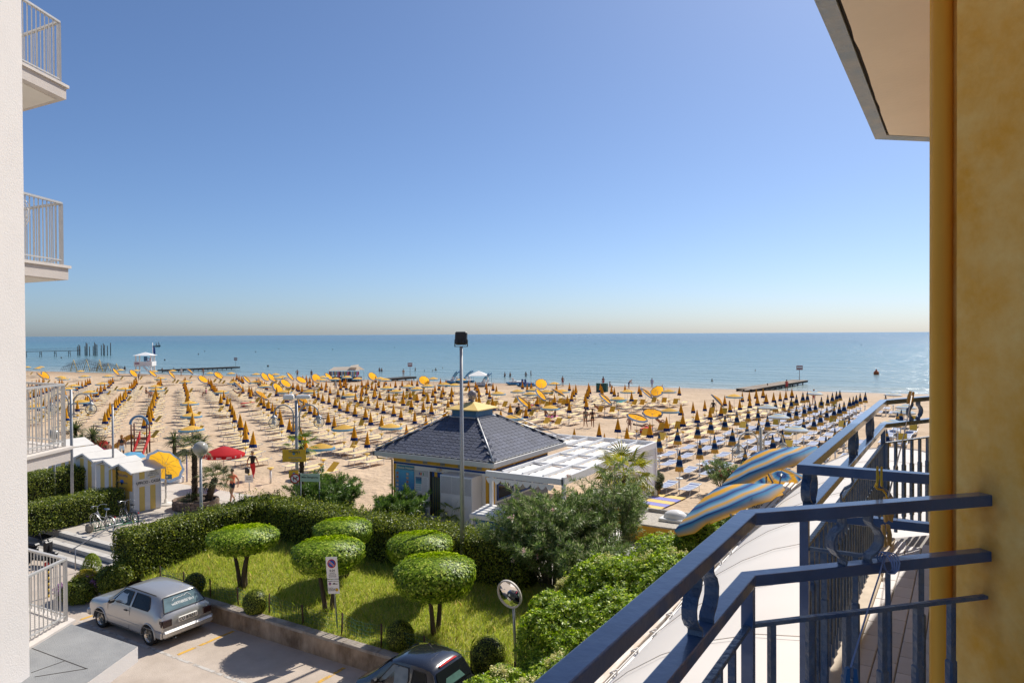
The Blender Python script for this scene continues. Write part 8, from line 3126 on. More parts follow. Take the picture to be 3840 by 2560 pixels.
# ================================================================ people
PM = {}
def pm(kind, c):
	k = kind + '_%.2f_%.2f_%.2f' % c
	return mat(k, c, 0.7 if kind != 'skin' else 0.55)
SK_L, SK_T = (0.50, 0.27, 0.17), (0.30, 0.13, 0.065)
def skeleton(pose):
	J = {'hip': (0, 0, .93), 'waist': (0, 0, 1.06), 'chest': (0, -.01, 1.28), 'neck': (0, -.01, 1.45), 'chin': (0, .01, 1.53), 'head': (0, .015, 1.61), 'top': (0, 0, 1.70)}
	for s, t in ((-1, 'l'), (1, 'r')):
		J.update({'sh' + t: (s * .17, -.01, 1.40), 'el' + t: (s * .235, -.05, 1.13), 'wr' + t: (s * .25, .04, .89), 'ha' + t: (s * .25, .06, .81),
                  'hj' + t: (s * .09, 0, .90), 'kn' + t: (s * .10, .02, .49), 'an' + t: (s * .10, -.02, .08), 'to' + t: (s * .12, .14, .03)})
	if pose == 'walk':
		J.update(knl=(-.09, .16, .51), anl=(-.09, .24, .10), tol=(-.10, .38, .06), knr=(.09, .02, .50), anr=(.09, -.26, .13), tor=(.10, -.14, .03),
                 ell=(-.24, -.16, 1.15), wrl=(-.24, -.14, .91), hal=(-.24, -.11, .84), elr=(.24, .06, 1.14), wrr=(.23, .22, .95), har=(.22, .27, .89))
	if pose == 'hips':
		J.update(ell=(-.40, -.08, 1.16), wrl=(-.20, .02, 1.0), hal=(-.15, .05, .97), elr=(.40, -.08, 1.16), wrr=(.20, .02, 1.0), har=(.15, .05, .97), anl=(-.16, -.02, .08), tol=(-.2, .14, .03), anr=(.16, -.02, .08), tor=(.2, .14, .03))
	if pose == 'bend':
		f = lambda p: (p[0], p[1] + (p[2] - .93) * .72, .93 + (p[2] - .93) * .62)
		for k in ('waist', 'chest', 'neck', 'chin', 'head', 'top', 'shl', 'shr'): J[k] = f(J[k])
		J.update(ell=(-.22, .40, .98), wrl=(-.2, .48, .76), hal=(-.2, .5, .69), elr=(.22, .40, .98), wrr=(.2, .46, .76), har=(.2, .48, .69))
	if pose in ('sit', 'recline', 'lie'):
		for k in J: J[k] = (J[k][0], J[k][1], J[k][2] - .80)
		for s, t in ((-1, 'l'), (1, 'r')):
			if pose == 'sit': J.update({'kn' + t: (s * .11, .42, .16), 'an' + t: (s * .11, .46, -.27), 'to' + t: (s * .12, .60, -.34)})
			else: J.update({'kn' + t: (s * .12, .42, .30 if t == 'l' else .14), 'an' + t: (s * .12, .74, .06), 'to' + t: (s * .14, .80, .20)})
		if pose != 'sit':
			k_ = (.80, .62) if pose == 'recline' else (.98, .12)
			f = lambda p: (p[0], p[1] - (p[2] - .13) * k_[0], .13 + (p[2] - .13) * k_[1] + .02)
			for k in ('waist', 'chest', 'neck', 'chin', 'head', 'top', 'shl', 'shr', 'ell', 'elr', 'wrl', 'wrr', 'hal', 'har'): J[k] = f(J[k])
		else:
			J.update(ell=(-.24, .06, .34), wrl=(-.20, .28, .26), hal=(-.18, .36, .24), elr=(.24, .06, .34), wrr=(.20, .28, .26), har=(.18, .36, .24))
	return J
BONES = [('hip', 'waist'), ('waist', 'chest'), ('chest', 'neck'), ('neck', 'chin'), ('chin', 'head'), ('head', 'top')]
for t in 'lr':
	BONES += [('chest', 'sh' + t), ('sh' + t, 'el' + t), ('el' + t, 'wr' + t), ('wr' + t, 'ha' + t), ('hip', 'hj' + t), ('hj' + t, 'kn' + t), ('kn' + t, 'an' + t), ('an' + t, 'to' + t)]
RAD = {'hip': (.15, .105), 'waist': (.125, .09), 'chest': (.155, .105), 'neck': (.052, .052), 'chin': (.062, .066), 'head': (.078, .092), 'top': (.055, .065), 'sh': (.062, .06), 'el': (.043, .043), 'wr': (.029, .027), 'ha': (.036, .02), 'hj': (.092, .092), 'kn': (.057, .057), 'an': (.037, .04), 'to': (.036, .022)}
BODY = {}
def body(pose):
	"""Skin modifier over the posed skeleton, evaluated once per pose."""
	if pose in BODY: return BODY[pose]
	J = skeleton(pose)
	nm = list(J)
	me = bpy.data.meshes.new('skel')
	me.from_pydata([J[k] for k in nm], [(nm.index(a), nm.index(b)) for a, b in BONES], [])
	o = bpy.data.objects.new('skel', me)
	COL.objects.link(o)
	o.modifiers.new('skin', 'SKIN')
	sv = me.skin_vertices[0].data
	for i, k in enumerate(nm):
		sv[i].radius = RAD[k[:2] if k[:2] in RAD and k not in RAD else k]
		sv[i].use_root = (k == 'hip')
	ss = o.modifiers.new('s', 'SUBSURF')
	ss.levels = ss.render_levels = 1
	dg = bpy.context.evaluated_depsgraph_get()
	m2 = bpy.data.meshes.new_from_object(o.evaluated_get(dg))
	bpy.data.objects.remove(o)
	cs = np.array([tuple(p.center) for p in m2.polygons])
	best, bd = np.zeros(len(cs), int), np.full(len(cs), 9.0)
	tt = np.zeros(len(cs))
	for bi, (a, b) in enumerate(BONES):
		A_, B_ = np.array(J[a]), np.array(J[b])
		d = B_ - A_
		t = np.clip(((cs - A_) @ d) / (d @ d), 0, 1)
		r_a, r_b = RAD[a[:2] if a not in RAD else a][0], RAD[b[:2] if b not in RAD else b][0]
		q = np.linalg.norm(cs - A_ - t[:, None] * d, axis=1) / (r_a + (r_b - r_a) * t)
		u = q < bd
		best[u], bd[u], tt[u] = bi, q[u], t[u]
	BODY[pose] = (m2, J, best, tt)
	return BODY[pose]
def person(p, rz, pose, label, top=None, bottom=(0.05, 0.05, 0.06), skin=SK_L, hair=(0.05, 0.03, 0.02), long_=False, h=1.0, shoe=None, tcov=(0, 1, 2, 6), bcov=0.35, group=None, hat=None):
	"""top None = bare; tcov lists the torso bones the top covers; bcov how far down the thigh the bottom goes."""
	root = empty('person', p, rz, label, 'person', group)
	root.scale = (h,) * 3
	m0, J, best, tt = body(pose)
	me = m0.copy()
	me.materials.clear()
	for m in (pm('skin', skin), pm('top', top or (0.1, 0.1, 0.1)), pm('bottom', bottom), pm('shoe', shoe or skin)): me.materials.append(m)
	mi = np.zeros(len(best), np.int32)
	names = [b for a, b in BONES]
	for bi, (a, b) in enumerate(BONES):
		k = best == bi
		if top is not None and ((a, b) in (('waist', 'chest'), ('chest', 'neck'), ('chest', 'shl'), ('chest', 'shr')) and 'full' in tcov or (a, b) == ('hip', 'waist') and 'full' in tcov): mi[k & (tt > (0.5 if a == 'hip' else 0))] = 1
		if top is not None and 'bra' in tcov and (a, b) == ('waist', 'chest'): mi[k & (tt > .62)] = 1
		if top is not None and 'full' in tcov and a[:2] == 'sh': mi[k & (tt < .45)] = 1
		if (a, b) == ('hip', 'waist'): mi[k & (tt < .45)] = 2
		if a == 'hip' and b[:2] == 'hj': mi[k] = 2
		if a[:2] == 'hj': mi[k & (tt < bcov)] = 2
		if a[:2] == 'kn' and bcov > .95: mi[k & (tt < .8)] = 2
		if a[:2] == 'an': mi[k] = 3
	me.polygons.foreach_set('material_index', mi)
	me.polygons.foreach_set('use_smooth', np.ones(len(mi), bool))
	inst('body', me, root)
	mb = MB()
	for t in 'lr':       # fingers
		w_, a_ = Vector(J['wr' + t]), Vector(J['ha' + t])
		d = (a_ - w_).normalized()
		sd_ = d.cross(Vector((1, 0, 0))).normalized()
		for k in range(4):
			b0_ = a_ + sd_ * (k - 1.5) * 0.018
			e = b0_ + d * (0.075 - 0.008 * abs(k - 1.4)) + Vector((0.012 if t == 'l' else -0.012, 0, 0))
			mb.tube([b0_, b0_.lerp(e, .55), e], [0.009, 0.008, 0.006], 5)
		b0_ = w_.lerp(a_, .5) + sd_ * 0.03
		mb.tube([b0_, b0_ + d * 0.03 + sd_ * 0.025, b0_ + d * 0.065 + sd_ * 0.03], [0.011, 0.009, 0.007], 5)
	hd, tp = Vector(J['head']), Vector(J['top'])
	up_ = (tp - Vector(J['chin'])).normalized()
	fw = Vector((1, 0, 0)).cross(up_) * -1
	fw = up_.cross(Vector((-1, 0, 0)))
	if fw.y < 0 and pose not in ('lie', 'recline'): fw = -fw
	mb.ball(hd + fw * 0.088 - up_ * 0.01, 0.016, 6)
	for s in (-1, 1): mb.ball(hd + Vector((s * 0.08, 0, 0)), 0.02, 6)
	mb.build('fingers_and_face', pm('skin', skin), root)
	mb = MB()
	for s in (-1, 1): mb.ball(hd + fw * 0.082 + Vector((s * 0.03, 0, 0)) + up_ * 0.012, 0.011, 6)
	mb.tube([hd + fw * 0.082 - up_ * 0.045 + Vector((s * 0.022, 0, 0)) for s in (-1, 1)], 0.006, 4)
	mb.build('eyes_and_mouth', pm('eye', (0.04, 0.02, 0.02)), root)
	mb = MB()
	mb.ball(hd + up_ * 0.022 - fw * 0.016, 0.098, 12, 0, (0.95, 1.0, 1.0))
	if long_:
		mb.ball(hd - up_ * 0.09 - fw * 0.06, 0.085, 10, 0, (1.0, 0.55, 1.5))
	mb.build('hat' if hat else 'hair', pm('hat' if hat else 'hair', hat or hair), root)
	return root
def face(deg): return A + R(deg)        # 0 = walking away from the camera
def at(px, py, z=0.0):
	q = G(px, py, z)
	q.z = max(float(sand_z(q.x, q.y)), -9) if q.y > 24.8 else 0.02
	return q
O_, G_ = (0.85, 0.22, 0.10), (0.12, 0.14, 0.12)
person(at(872, 1886), face(160), 'walk', 'person in an orange vest and dark shorts walking past the block planter', (0.80, 0.20, 0.10), (0.03, 0.035, 0.06), SK_L, tcov=('full',), shoe=(0.03, 0.05, 0.07))
pp_ = person(at(948, 1800), face(-8), 'walk', 'person in a black top and red trousers walking onto the beach with a black bag', (0.012, 0.012, 0.014), (0.50, 0.02, 0.025), SK_L, (0.30, 0.20, 0.12), tcov=('full',), bcov=1.0, shoe=(0.03, 0.03, 0.03))
mb = MB()
mb.cbox((-.16, -.08, -.34), (.16, .08, 0), .05)
mb.tube([(-.1, 0, 0), (-.06, 0, .22), (.06, 0, .22), (.1, 0, 0)], .012, 5)
o = mb.build('hand_bag', M_black, loc=tuple(Vector(pp_.location) + Vector((-.33, -.12, .72))), label='black bag carried by the person in red trousers', cat='bag')
person(at(457, 1724), face(25), 'stand', 'person in white shorts and a black bikini top standing by the slide', (0.02, 0.02, 0.02), (0.75, 0.73, 0.70), SK_T, (0.36, 0.16, 0.05), True, tcov=('bra',), bcov=.5)
person(at(409, 1716), face(70), 'stand', 'child in a dark cap standing on the sand near the beach huts', None, (0.45, 0.30, 0.25), SK_L, h=.66, hat=(0.04, 0.04, 0.06))
person(at(2196, 1601), face(8), 'walk', 'bather in a grey green swimsuit walking along the sand beside a friend in black', (0.20, 0.22, 0.16), (0.18, 0.20, 0.16), SK_T, tcov=('bra',), bcov=.2)
person(at(2222, 1602), face(-6), 'walk', 'bather in a black bikini walking along the sand beside a friend', (0.015, 0.015, 0.015), (0.015, 0.015, 0.015), SK_T, tcov=('bra',), bcov=.15, h=.98)
SEAT = Vector((0, 0, .40))
def seated(px, py, rz, label, pose='sit', z=.40, **k):
	q = at(px, py)
	return person(q + Vector((0, 0, z)), rz, pose, label, **k)
seated(2046, 1578, face(-60), 'person in blue shorts sitting on a sunbed facing a woman', bottom=(0.03, 0.14, 0.35), skin=SK_T)
seated(2082, 1578, face(75), 'dark haired woman sitting on a pink towel on a sunbed', bottom=(0.05, 0.02, 0.03), skin=SK_T, top=(0.05, .02, .03), tcov=('bra',), long_=True)
seated(2243, 1548, face(-55), 'sunbather in red reclining on a raised orange backed sunbed', 'recline', .36, skin=SK_T, bottom=(0.4, .03, .03))
seated(2361, 1612, face(170), 'man with red hair sitting upright behind a yellow backrest', hair=(0.35, .12, .04), bottom=(.02, .02, .02), skin=SK_L)
seated(2407, 1618, face(-95), 'sunbather in black lying under the tilted umbrella', 'lie', .38, skin=SK_T, bottom=(.01, .01, .01), top=(.01, .01, .01), tcov=('full',))
seated(2475, 1602, face(-60), 'sunbather lying with raised knee beside the upright open umbrella', 'recline', .36, skin=SK_T)
person(at(3052, 1516), face(0), 'hips', 'deeply tanned man in red shorts standing with hands on hips', None, (0.40, 0.06, 0.03), (0.25, 0.075, 0.03), h=1.04, bcov=.45, hat=(.35, .15, .06))
person(at(2445, 1452), face(0), 'stand', 'child in a lilac shirt standing at the water edge', (0.25, 0.24, 0.45), (0.25, 0.24, 0.45), SK_L, h=.92, tcov=('full',), bcov=.7)
person(at(2358, 1455), face(-70), 'bend', 'man in blue shorts bending down at the water edge', None, (0.06, 0.10, 0.22), SK_L, (0.5, 0.48, 0.45), bcov=.5)
person(at(2262, 1448), face(30), 'stand', 'slim bather in red shorts standing at the water edge', (.25, .03, .03), (.45, .04, .04), SK_T, tcov=('bra',), long_=True)
person(at(2110, 1447), face(150), 'stand', 'man in dark red shorts standing behind the tilted umbrellas', None, (.25, .03, .05), SK_T)
seated(2287, 1449, face(-80), 'child sitting on the wet sand', z=.02, skin=SK_T)
person(at(1259, 1466), face(0), 'stand', 'man in a pale blue shirt walking between the furled umbrellas', (.28, .38, .60), (.20, .25, .4), SK_T, (.6, .6, .58), tcov=('full',), bcov=.6, h=1.05)
person(at(1115, 1411), face(0), 'hips', 'tanned man in dark trunks standing on the beach by the water', None, (.03, .03, .04), SK_T)
person(at(1168, 1414), face(20), 'stand', 'tanned woman in a dark bikini standing by the water left of the stall', (.03, .02, .02), (.03, .02, .02), SK_T, tcov=('bra',), bcov=.15) ['label'] = 'tanned woman in a dark bikini standing by the water near the stall'
person(at(680, 1408), face(160), 'walk', 'walker in a white top at the water edge by the lifeguard tower', (.7, .68, .65), (.5, .45, .4), SK_T, tcov=('full',), bcov=.5)
person(at(762, 1408), face(-30), 'walk', 'walker in dark trunks at the water edge near the wooden jetty', None, (.05, .05, .08), SK_T)
person(at(468, 1388), face(0), 'stand', 'bather in black standing beside a folded white umbrella', (.02, .02, .02), (.02, .02, .02), SK_T, tcov=('full',))
person(at(520, 1428), face(90), 'stand', 'person in a black shirt standing between sunbed rows', (.02, .02, .03), (.02, .02, .05), SK_T, tcov=('full',), bcov=.5, h=.8)
seated(353, 1500, face(60), 'sunbather in the shade of an open umbrella near the railed balcony', skin=SK_T)
seated(358, 1517, face(-80), 'sunbather lying on a pink towel', 'lie', .38, skin=SK_L, bottom=(.4, .05, .1))
seated(548, 1488, face(-40), 'sunbather under three overlapping open umbrellas', skin=SK_T)
seated(568, 1496, face(60), 'sunbather with a red towel under overlapping open umbrellas', skin=SK_L)
seated(773, 1488, face(100), 'woman in pink sitting under an open umbrella', skin=SK_T, top=(.6, .2, .3), tcov=('full',))
seated(890, 1486, face(-70), 'sunbather reclining beside a tilted umbrella', 'recline', .36, skin=SK_T)
seated(960, 1515, face(-60), 'child sitting in a yellow deckchair next to a red bag', skin=SK_L, h=.7)
seated(1500, 1482, face(70), 'sunbather sitting with bent knees among furled umbrellas', skin=SK_T, bottom=(.3, .04, .05))
seated(1946, 1560, face(120), 'parent beside the black pushchair', skin=SK_T, bottom=(.02, .02, .03))
seated(2318, 1512, face(60), 'sunbather under the bright yellow open umbrella', skin=SK_T)
seated(2675, 1545, face(150), 'person in black sitting under the dark tilted umbrella', top=(.02, .02, .02), tcov=('full',), skin=SK_T)
seated(2735, 1540, face(-120), 'child in a striped towel beside the furled umbrellas', skin=SK_L, h=.75)
seated(3405, 1570, face(90), 'sunbather in red beyond the far corner of the next balcony', skin=SK_T, top=(.6, .04, .04), tcov=('full',))
# bathers in the sea
def bather(px, py, up, rz, label, **k):
	q = G(px, py, SEA_Z)
	person((q.x, q.y, SEA_Z - up), rz, 'stand', label, **k)
bs_ = [(1423, 1392, .75, 'first bather of the pair wading near the market stall'), (1431, 1393, .8, 'second bather of the pair wading near the market stall'), (1557, 1390, .85, 'bather wading by the sign pole of the wooden jetty'), (1634, 1388, 1.1, 'bather wading chest deep beyond the sign pole'), (1592, 1391, 1.45, 'swimmer with only the head above water beyond the sign pole'), (1623, 1391, 1.4, 'swimmer close to the bather beyond the sign pole'),
       (1893, 1413, .7, 'bather with raised elbow wading beyond the pedal boats'), (1913, 1413, .7, 'bather facing another beyond the pedal boats'), (1972, 1411, .7, 'bather standing thigh deep beyond the tilted umbrellas'), (1991, 1409, .6, 'taller bather standing beyond the tilted umbrellas'), (2670, 1428, 1.3, 'swimmer in open water off the wooden jetty'), (2832, 1390, 1.35, 'swimmer floating far off the wooden jetty'), (1660, 1380, 1.45, 'lone swimmer far beyond the pedal boats'), (1735, 1370, 1.5, 'distant swimmer in line with the floodlight mast')]
for i, (px, py, up, lb) in enumerate(bs_):
	bather(px, py, up, i * 1.3, lb, skin=SK_T, bottom=(.05, .05, .1))
# ================================================================ things along the water and on the sand
M_jet = mat('jetty_timber', (0.30, 0.24, 0.18), 0.9, var=0.3, vscale=2, obvar=0.2)
M_wetw = mat('wet_timber', (0.045, 0.04, 0.035), 0.8, var=0.3, vscale=4)
def jetty(a, b, w_, label, sign=True, zt=0.25, dark=False):
	a, b = Vector(a), Vector(b)
	L = (b - a).length
	rz = frame2(a, b)
	root = empty('jetty', (a.x, a.y, SEA_Z), rz, label, 'jetty')
	zt -= SEA_Z
	n = max(8, int(L / 0.6))
	mb = MB()
	mb.cbox((0.01, -w_ / 2, zt), (L / n - 0.01, w_ / 2, zt + 0.06), 0.01)
	me = mb.mesh('plank', M_wetw if dark else M_jet)
	for k in range(n): inst('plank', me, root, (k * L / n, 0, 0))
	for s in (-1, 1):
		mb = MB()
		mb.box((0, s * w_ * .42 - .08, zt - .30), (L, s * w_ * .42 + .08, zt - 0.002))
		mb.build('side_beam', M_wetw, root)
	for k in range(int(L / 2.5) + 1):
		mb = MB()
		for s in (-1, 1): mb.tube([(k * 2.5, s * w_ * .4, -1.2), (k * 2.5, s * w_ * .4, zt - .01)], .09, 6)
		mb.build('pile_pair', M_wetw, root)
	return root
def sign_pole(px, py, pyt, z, label, w_=.55):
	q = G(px, py, z)
	h_ = D(px, pyt, depth_of(q)).z - z
	root = empty('sign_pole', (q.x, q.y, z), A, label, 'sign')
	mb = MB()
	mb.tube([(0, 0, 0), (0, 0, h_)], .05, 6)
	mb.build('pole', M_post, root)
	mb = MB()
	mb.cbox((-w_, -.06, h_ - .75), (w_, -.02, h_), .02)
	b_ = mb.build('plate', mat('sign_plate_red', (.42, .20, .18), .6), root)
	mb = MB()
	mb.box((-w_ * .85, -.065, h_ - .45), (w_ * .85, -.061, h_ - .2))
	mb.build('plate_band', M_paper, b_)
jetty(G(2790, 1463, .1), G(3003, 1425, .25), 2.6, 'bare timber jetty running from the sand into the sea')
jetty(G(600, 1388, .2), G(890, 1375, .25), 3.0, 'long dark jetty beside the lifeguard tower', dark=True)
jetty(G(1440, 1422, .2), G(1545, 1412, .25), 2.4, 'short dark jetty beyond the market stall', dark=True)
sign_pole(2998, 1425, 1370, .3, 'red and white bathing sign on the bare timber jetty')
sign_pole(884, 1372, 1340, .3, 'small sign on the end of the long dark jetty', .45)
sign_pole(1538, 1410, 1360, .3, 'red topped sign at the end of the short dark jetty', .45)
seated(2978, 1420, face(60), 'person in a hat sitting on the end of the timber jetty', z=.3, skin=SK_T, hat=(.3, .25, .2))
seated(2878, 1452, face(120), 'person resting on the shore end of the timber jetty', z=.1, skin=SK_T)
seated(2952, 1432, face(-60), 'sunbather lying on the timber jetty', 'lie', z=.5, skin=SK_T, bottom=(.6, .2, .05))
person(at(2950, 1462), face(170), 'walk', 'bather in red walking on wet sand by the timber jetty', (.5, .06, .06), (.5, .06, .06), SK_T, tcov=('full',))
person(at(1513, 1414) + Vector((0, 0, .5)), face(0), 'stand', 'bather standing on the short dark jetty', None, (.4, .4, .4), SK_L)
seated(608, 1384, face(0), 'bather sitting on the shore end of the long dark jetty', z=.45, skin=SK_T)
seated(652, 1383, face(0), 'second bather sitting on the long dark jetty', z=.5, skin=SK_T)
# lifeguard tower
q = at(545, 1405)
lt = empty('lifeguard_tower', q, A + R(10), 'white lifeguard tower with a hipped roof and wooden stair', 'tower')
for x in (-1.5, 1.5):
	for y in (-1.2, 1.2):
		mb = MB()
		mb.cbox((x - .12, y - .12, -.3), (x + .12, y + .12, 4.3), .02)
		mb.build('leg', M_whitep, lt)
mb = MB()
mb.cbox((-1.8, -1.5, 2.0), (1.8, 1.5, 2.2), .02)
mb.build('platform', M_whitep, lt)
for k, (lo, hi) in enumerate((((-1.8, -1.52, 2.2), (1.8, -1.44, 3.0)), ((1.72, -1.44, 2.2), (1.8, 1.5, 3.0)), ((-1.8, -1.44, 2.2), (-1.72, 1.5, 3.0)))):
	mb = MB()
	mb.cbox(lo, hi, .01)
	mb.build('parapet', M_whitep, lt)
mb = MB()
mb.add([(-2.0, -1.7, 4.3), (2.0, -1.7, 4.3), (2.0, 1.7, 4.3), (-2.0, 1.7, 4.3), (0, 0, 5.0)], [(3, 2, 1, 0), (0, 1, 4), (1, 2, 4), (2, 3, 4), (3, 0, 4)])
mb.build('roof', M_whitep, lt)
mb = MB()
mb.cbox((.2, -1.58, 3.1), (.9, -1.45, 4.1), .02)
mb.build('blue_towel', M_cupb, lt)
mb = MB()
mb.lathe([(.26, -.05), (.36, 0), (.26, .05)], 16, 0, (1.15, -1.58, 3.4), Matrix.Rotation(PI / 2, 3, 'X'))
mb.build('lifebuoy', M_red, lt)
mb = MB()
mb.box((-1.6, -1.56, 2.45), (-.7, -1.522, 2.8))
mb.build('sign_panel', mat('guard_sign', (.35, .20, .25), .6), lt)
for k in range(9):
	mb = MB()
	mb.box((.2 + k * .22, -2.2, 1.85 - k * .22), (.46 + k * .22, -1.55, 1.9 - k * .22))
	mb.build('stair_tread', M_whitep, lt)
mb = MB()
for y in (-2.22, -1.54): mb.beam((.2, y, 2.75), (2.3, y, .7), .06, .06)
for y in (-2.22, -1.54): mb.beam((.2, y, 1.9), (2.3, y, -.1), .06, .14)
mb.build('stair_rail', M_whitep, lt)
q = at(573, 1402)
fl2 = empty('flag_pole', q, A, 'white flag pole with a blue flag by the lifeguard tower', 'flag')
hh = D(573, 1282, depth_of(q)).z
mb = MB()
mb.tube([(0, 0, -.2), (0, 0, hh)], .07, 8)
mb.build('pole', M_whitep, fl2)
mb = MB()
mb.add([(0.07, 0, hh - .6), (.5, .15, hh - 1.2), (.7, -.1, hh - 2.6), (.35, .1, hh - 3.2), (.1, 0, hh - 2.0)], [(0, 1, 2, 3, 4), (4, 3, 2, 1, 0)])
mb.build('flag', M_kblue, fl2)
# fishing pier on thin trestles and mooring posts far left
for i in range(16):
	px = 97 + i * 13
	q = G(px, 1338, SEA_Z)
pier0, pier1 = G(96, 1340, SEA_Z), G(300, 1334, SEA_Z)
fpier = empty('fishing_pier', (pier0.x, pier0.y, SEA_Z), frame2(pier0, pier1), 'long thin fishing pier on trestles standing out at sea', 'pier')
Lp = (pier1 - pier0).length
for k in range(int(Lp / 6) + 1):
	mb = MB()
	for s in (-1, 1):
		mb.tube([(k * 6, s * .9, -1), (k * 6, s * .5, 2.4)], .12, 5)
	mb.beam((k * 6, -.9, 1.0), (k * 6, .9, 1.8), .1, .1)
	mb.build('trestle', M_wetw, fpier)
mb = MB()
mb.box((0, -.6, 2.3), (Lp, .6, 2.5))
mb.build('walkway', M_wetw, fpier)
mb = MB()
for zz in (3.0, 3.5): mb.tube([(0, -.6, zz), (Lp, -.6, zz)], .05, 4)
mb.build('rail', M_wetw, fpier)
r_ = random.Random(4)
for px in (291, 296, 300, 319, 323, 327, 336, 350, 355, 359, 364, 380, 388, 392, 403, 415):
	q = G(px, 1333 + r_.uniform(-1, 1), SEA_Z)
	mb = MB()
	hh = r_.uniform(4.0, 6.4)
	mb.tube([(0, 0, -1), (r_.uniform(-.1, .1), 0, hh)], .17, 6)
	mb.cyl((r_.uniform(-.05, .05), 0, hh * .55), .2, .25, 6)
	mb.build('mooring_post', M_wetw, loc=(q.x, q.y, SEA_Z), label='tall dark mooring post standing in the sea beyond the fishing pier', cat='post', group='mooring posts off the fishing pier')
# sail boat, buoys
q = G(588, 1300, SEA_Z)
sb = empty('sailing_boat', (q.x, q.y, SEA_Z), A, 'tiny two masted sailing boat far out at sea', 'boat')
mb = MB()
mb.add([(-3.2, 0, .9), (-2, -1, .8), (2, -1, .8), (3.4, 0, 1.1), (2, 1, .8), (-2, 1, .8), (-2.4, 0, -.1), (2.4, 0, -.1)], [(0, 1, 2, 3, 4, 5), (0, 6, 1), (1, 6, 7, 2), (2, 7, 3), (3, 7, 4), (4, 7, 6, 5), (5, 6, 0)])
mb.build('hull', M_wetw, sb)
for x, hh in ((-.8, 3.6), (1.2, 4.4)):
	mb = MB()
	mb.tube([(x, 0, .8), (x, 0, hh)], .06, 5)
	mb.add([(x + .1, 0, 1.2), (x + 1.3, .1, 1.2), (x + .1, 0, hh)], [(0, 1, 2), (2, 1, 0)])
	mb.build('sail', mat('grey_sail', (.30, .32, .34), .8), sb)
buoys = [(3286, 1404, .55, 'orange buoy floating in open water', (.6, .13, .03))] + [(px, py, .28, 'small dark marker buoy on the open sea', (.05, .04, .04)) for px, py in ((172, 1286), (333, 1286), (498, 1287), (672, 1288), (618, 1351), (230, 1342), (905, 1288), (1046, 1309), (1139, 1288), (1247, 1311), (1455, 1289), (1776, 1290), (1480, 1303), (2231, 1291), (3230, 1293), (959, 1320), (1005, 1374), (744, 1329), (768, 1318))]
for px, py, r, lb, c in buoys:
	q = G(px, py, SEA_Z)
	mb = MB()
	mb.ball((0, 0, r * .5), r, 10)
	mb.cyl((0, 0, r * 1.2), r * .3, r * .8, 6)
	o = mb.build('buoy', mat('buoy_%.2f' % c[0], c, .5), loc=(q.x, q.y, SEA_Z), label=lb, cat='buoy', group=None if r > .5 else 'marker buoys')
# market stall
q = at(1300, 1428)
ms_ = empty('market_stall', q, A + R(-6), 'white canopied market stall hung with clothes at the water edge', 'stall')
def canv(n, l): return (.66, .58, .48)
M_stc = clothmat('stall_canvas', canv, .8, .3)
mb = MB()
mb.add([(-2.9, -1.5, 2.0), (2.9, -1.5, 2.05), (2.4, 0, 2.75), (-2.4, 0, 2.6), (2.9, 1.5, 2.05), (-2.9, 1.5, 2.0)], [(0, 1, 2, 3), (3, 2, 4, 5)])
mb.add([(.8, -1.2, 2.55), (2.6, -1.3, 2.7), (2.3, 0, 3.1), (.9, 0, 2.9)], [(0, 1, 2, 3)])
mb.build('canopy', M_stc, ms_)
mb = MB()
for x in (-2.8, -1, 1, 2.8):
	for y in (-1.4, 1.4): mb.tube([(x, y, 0), (x, y, 2.05)], .03, 5)
mb.build('frame', M_steel, ms_)
cc_ = [(.5, .05, .06), (.05, .05, .08), (.6, .58, .5), (.1, .2, .4), (.45, .3, .1), (.15, .3, .2), (.4, .1, .3)]
for k in range(22):
	mb = MB()
	x = -2.7 + k * .255
	mb.cbox((x - .11, -1.46 + .1 * r_.random(), 1.85 - r_.uniform(.6, 1.2)), (x + .11, -1.38 + .1 * r_.random(), 1.88), .02)
	mb.build('hanging_garment', mat('garment_%d' % (k % 7), cc_[k % 7], .85), ms_)
mb = MB()
mb.cbox((-2.6, -.9, 0), (2.6, .9, .85), .03)
mb.build('counter', MATS['garment_1'], ms_)
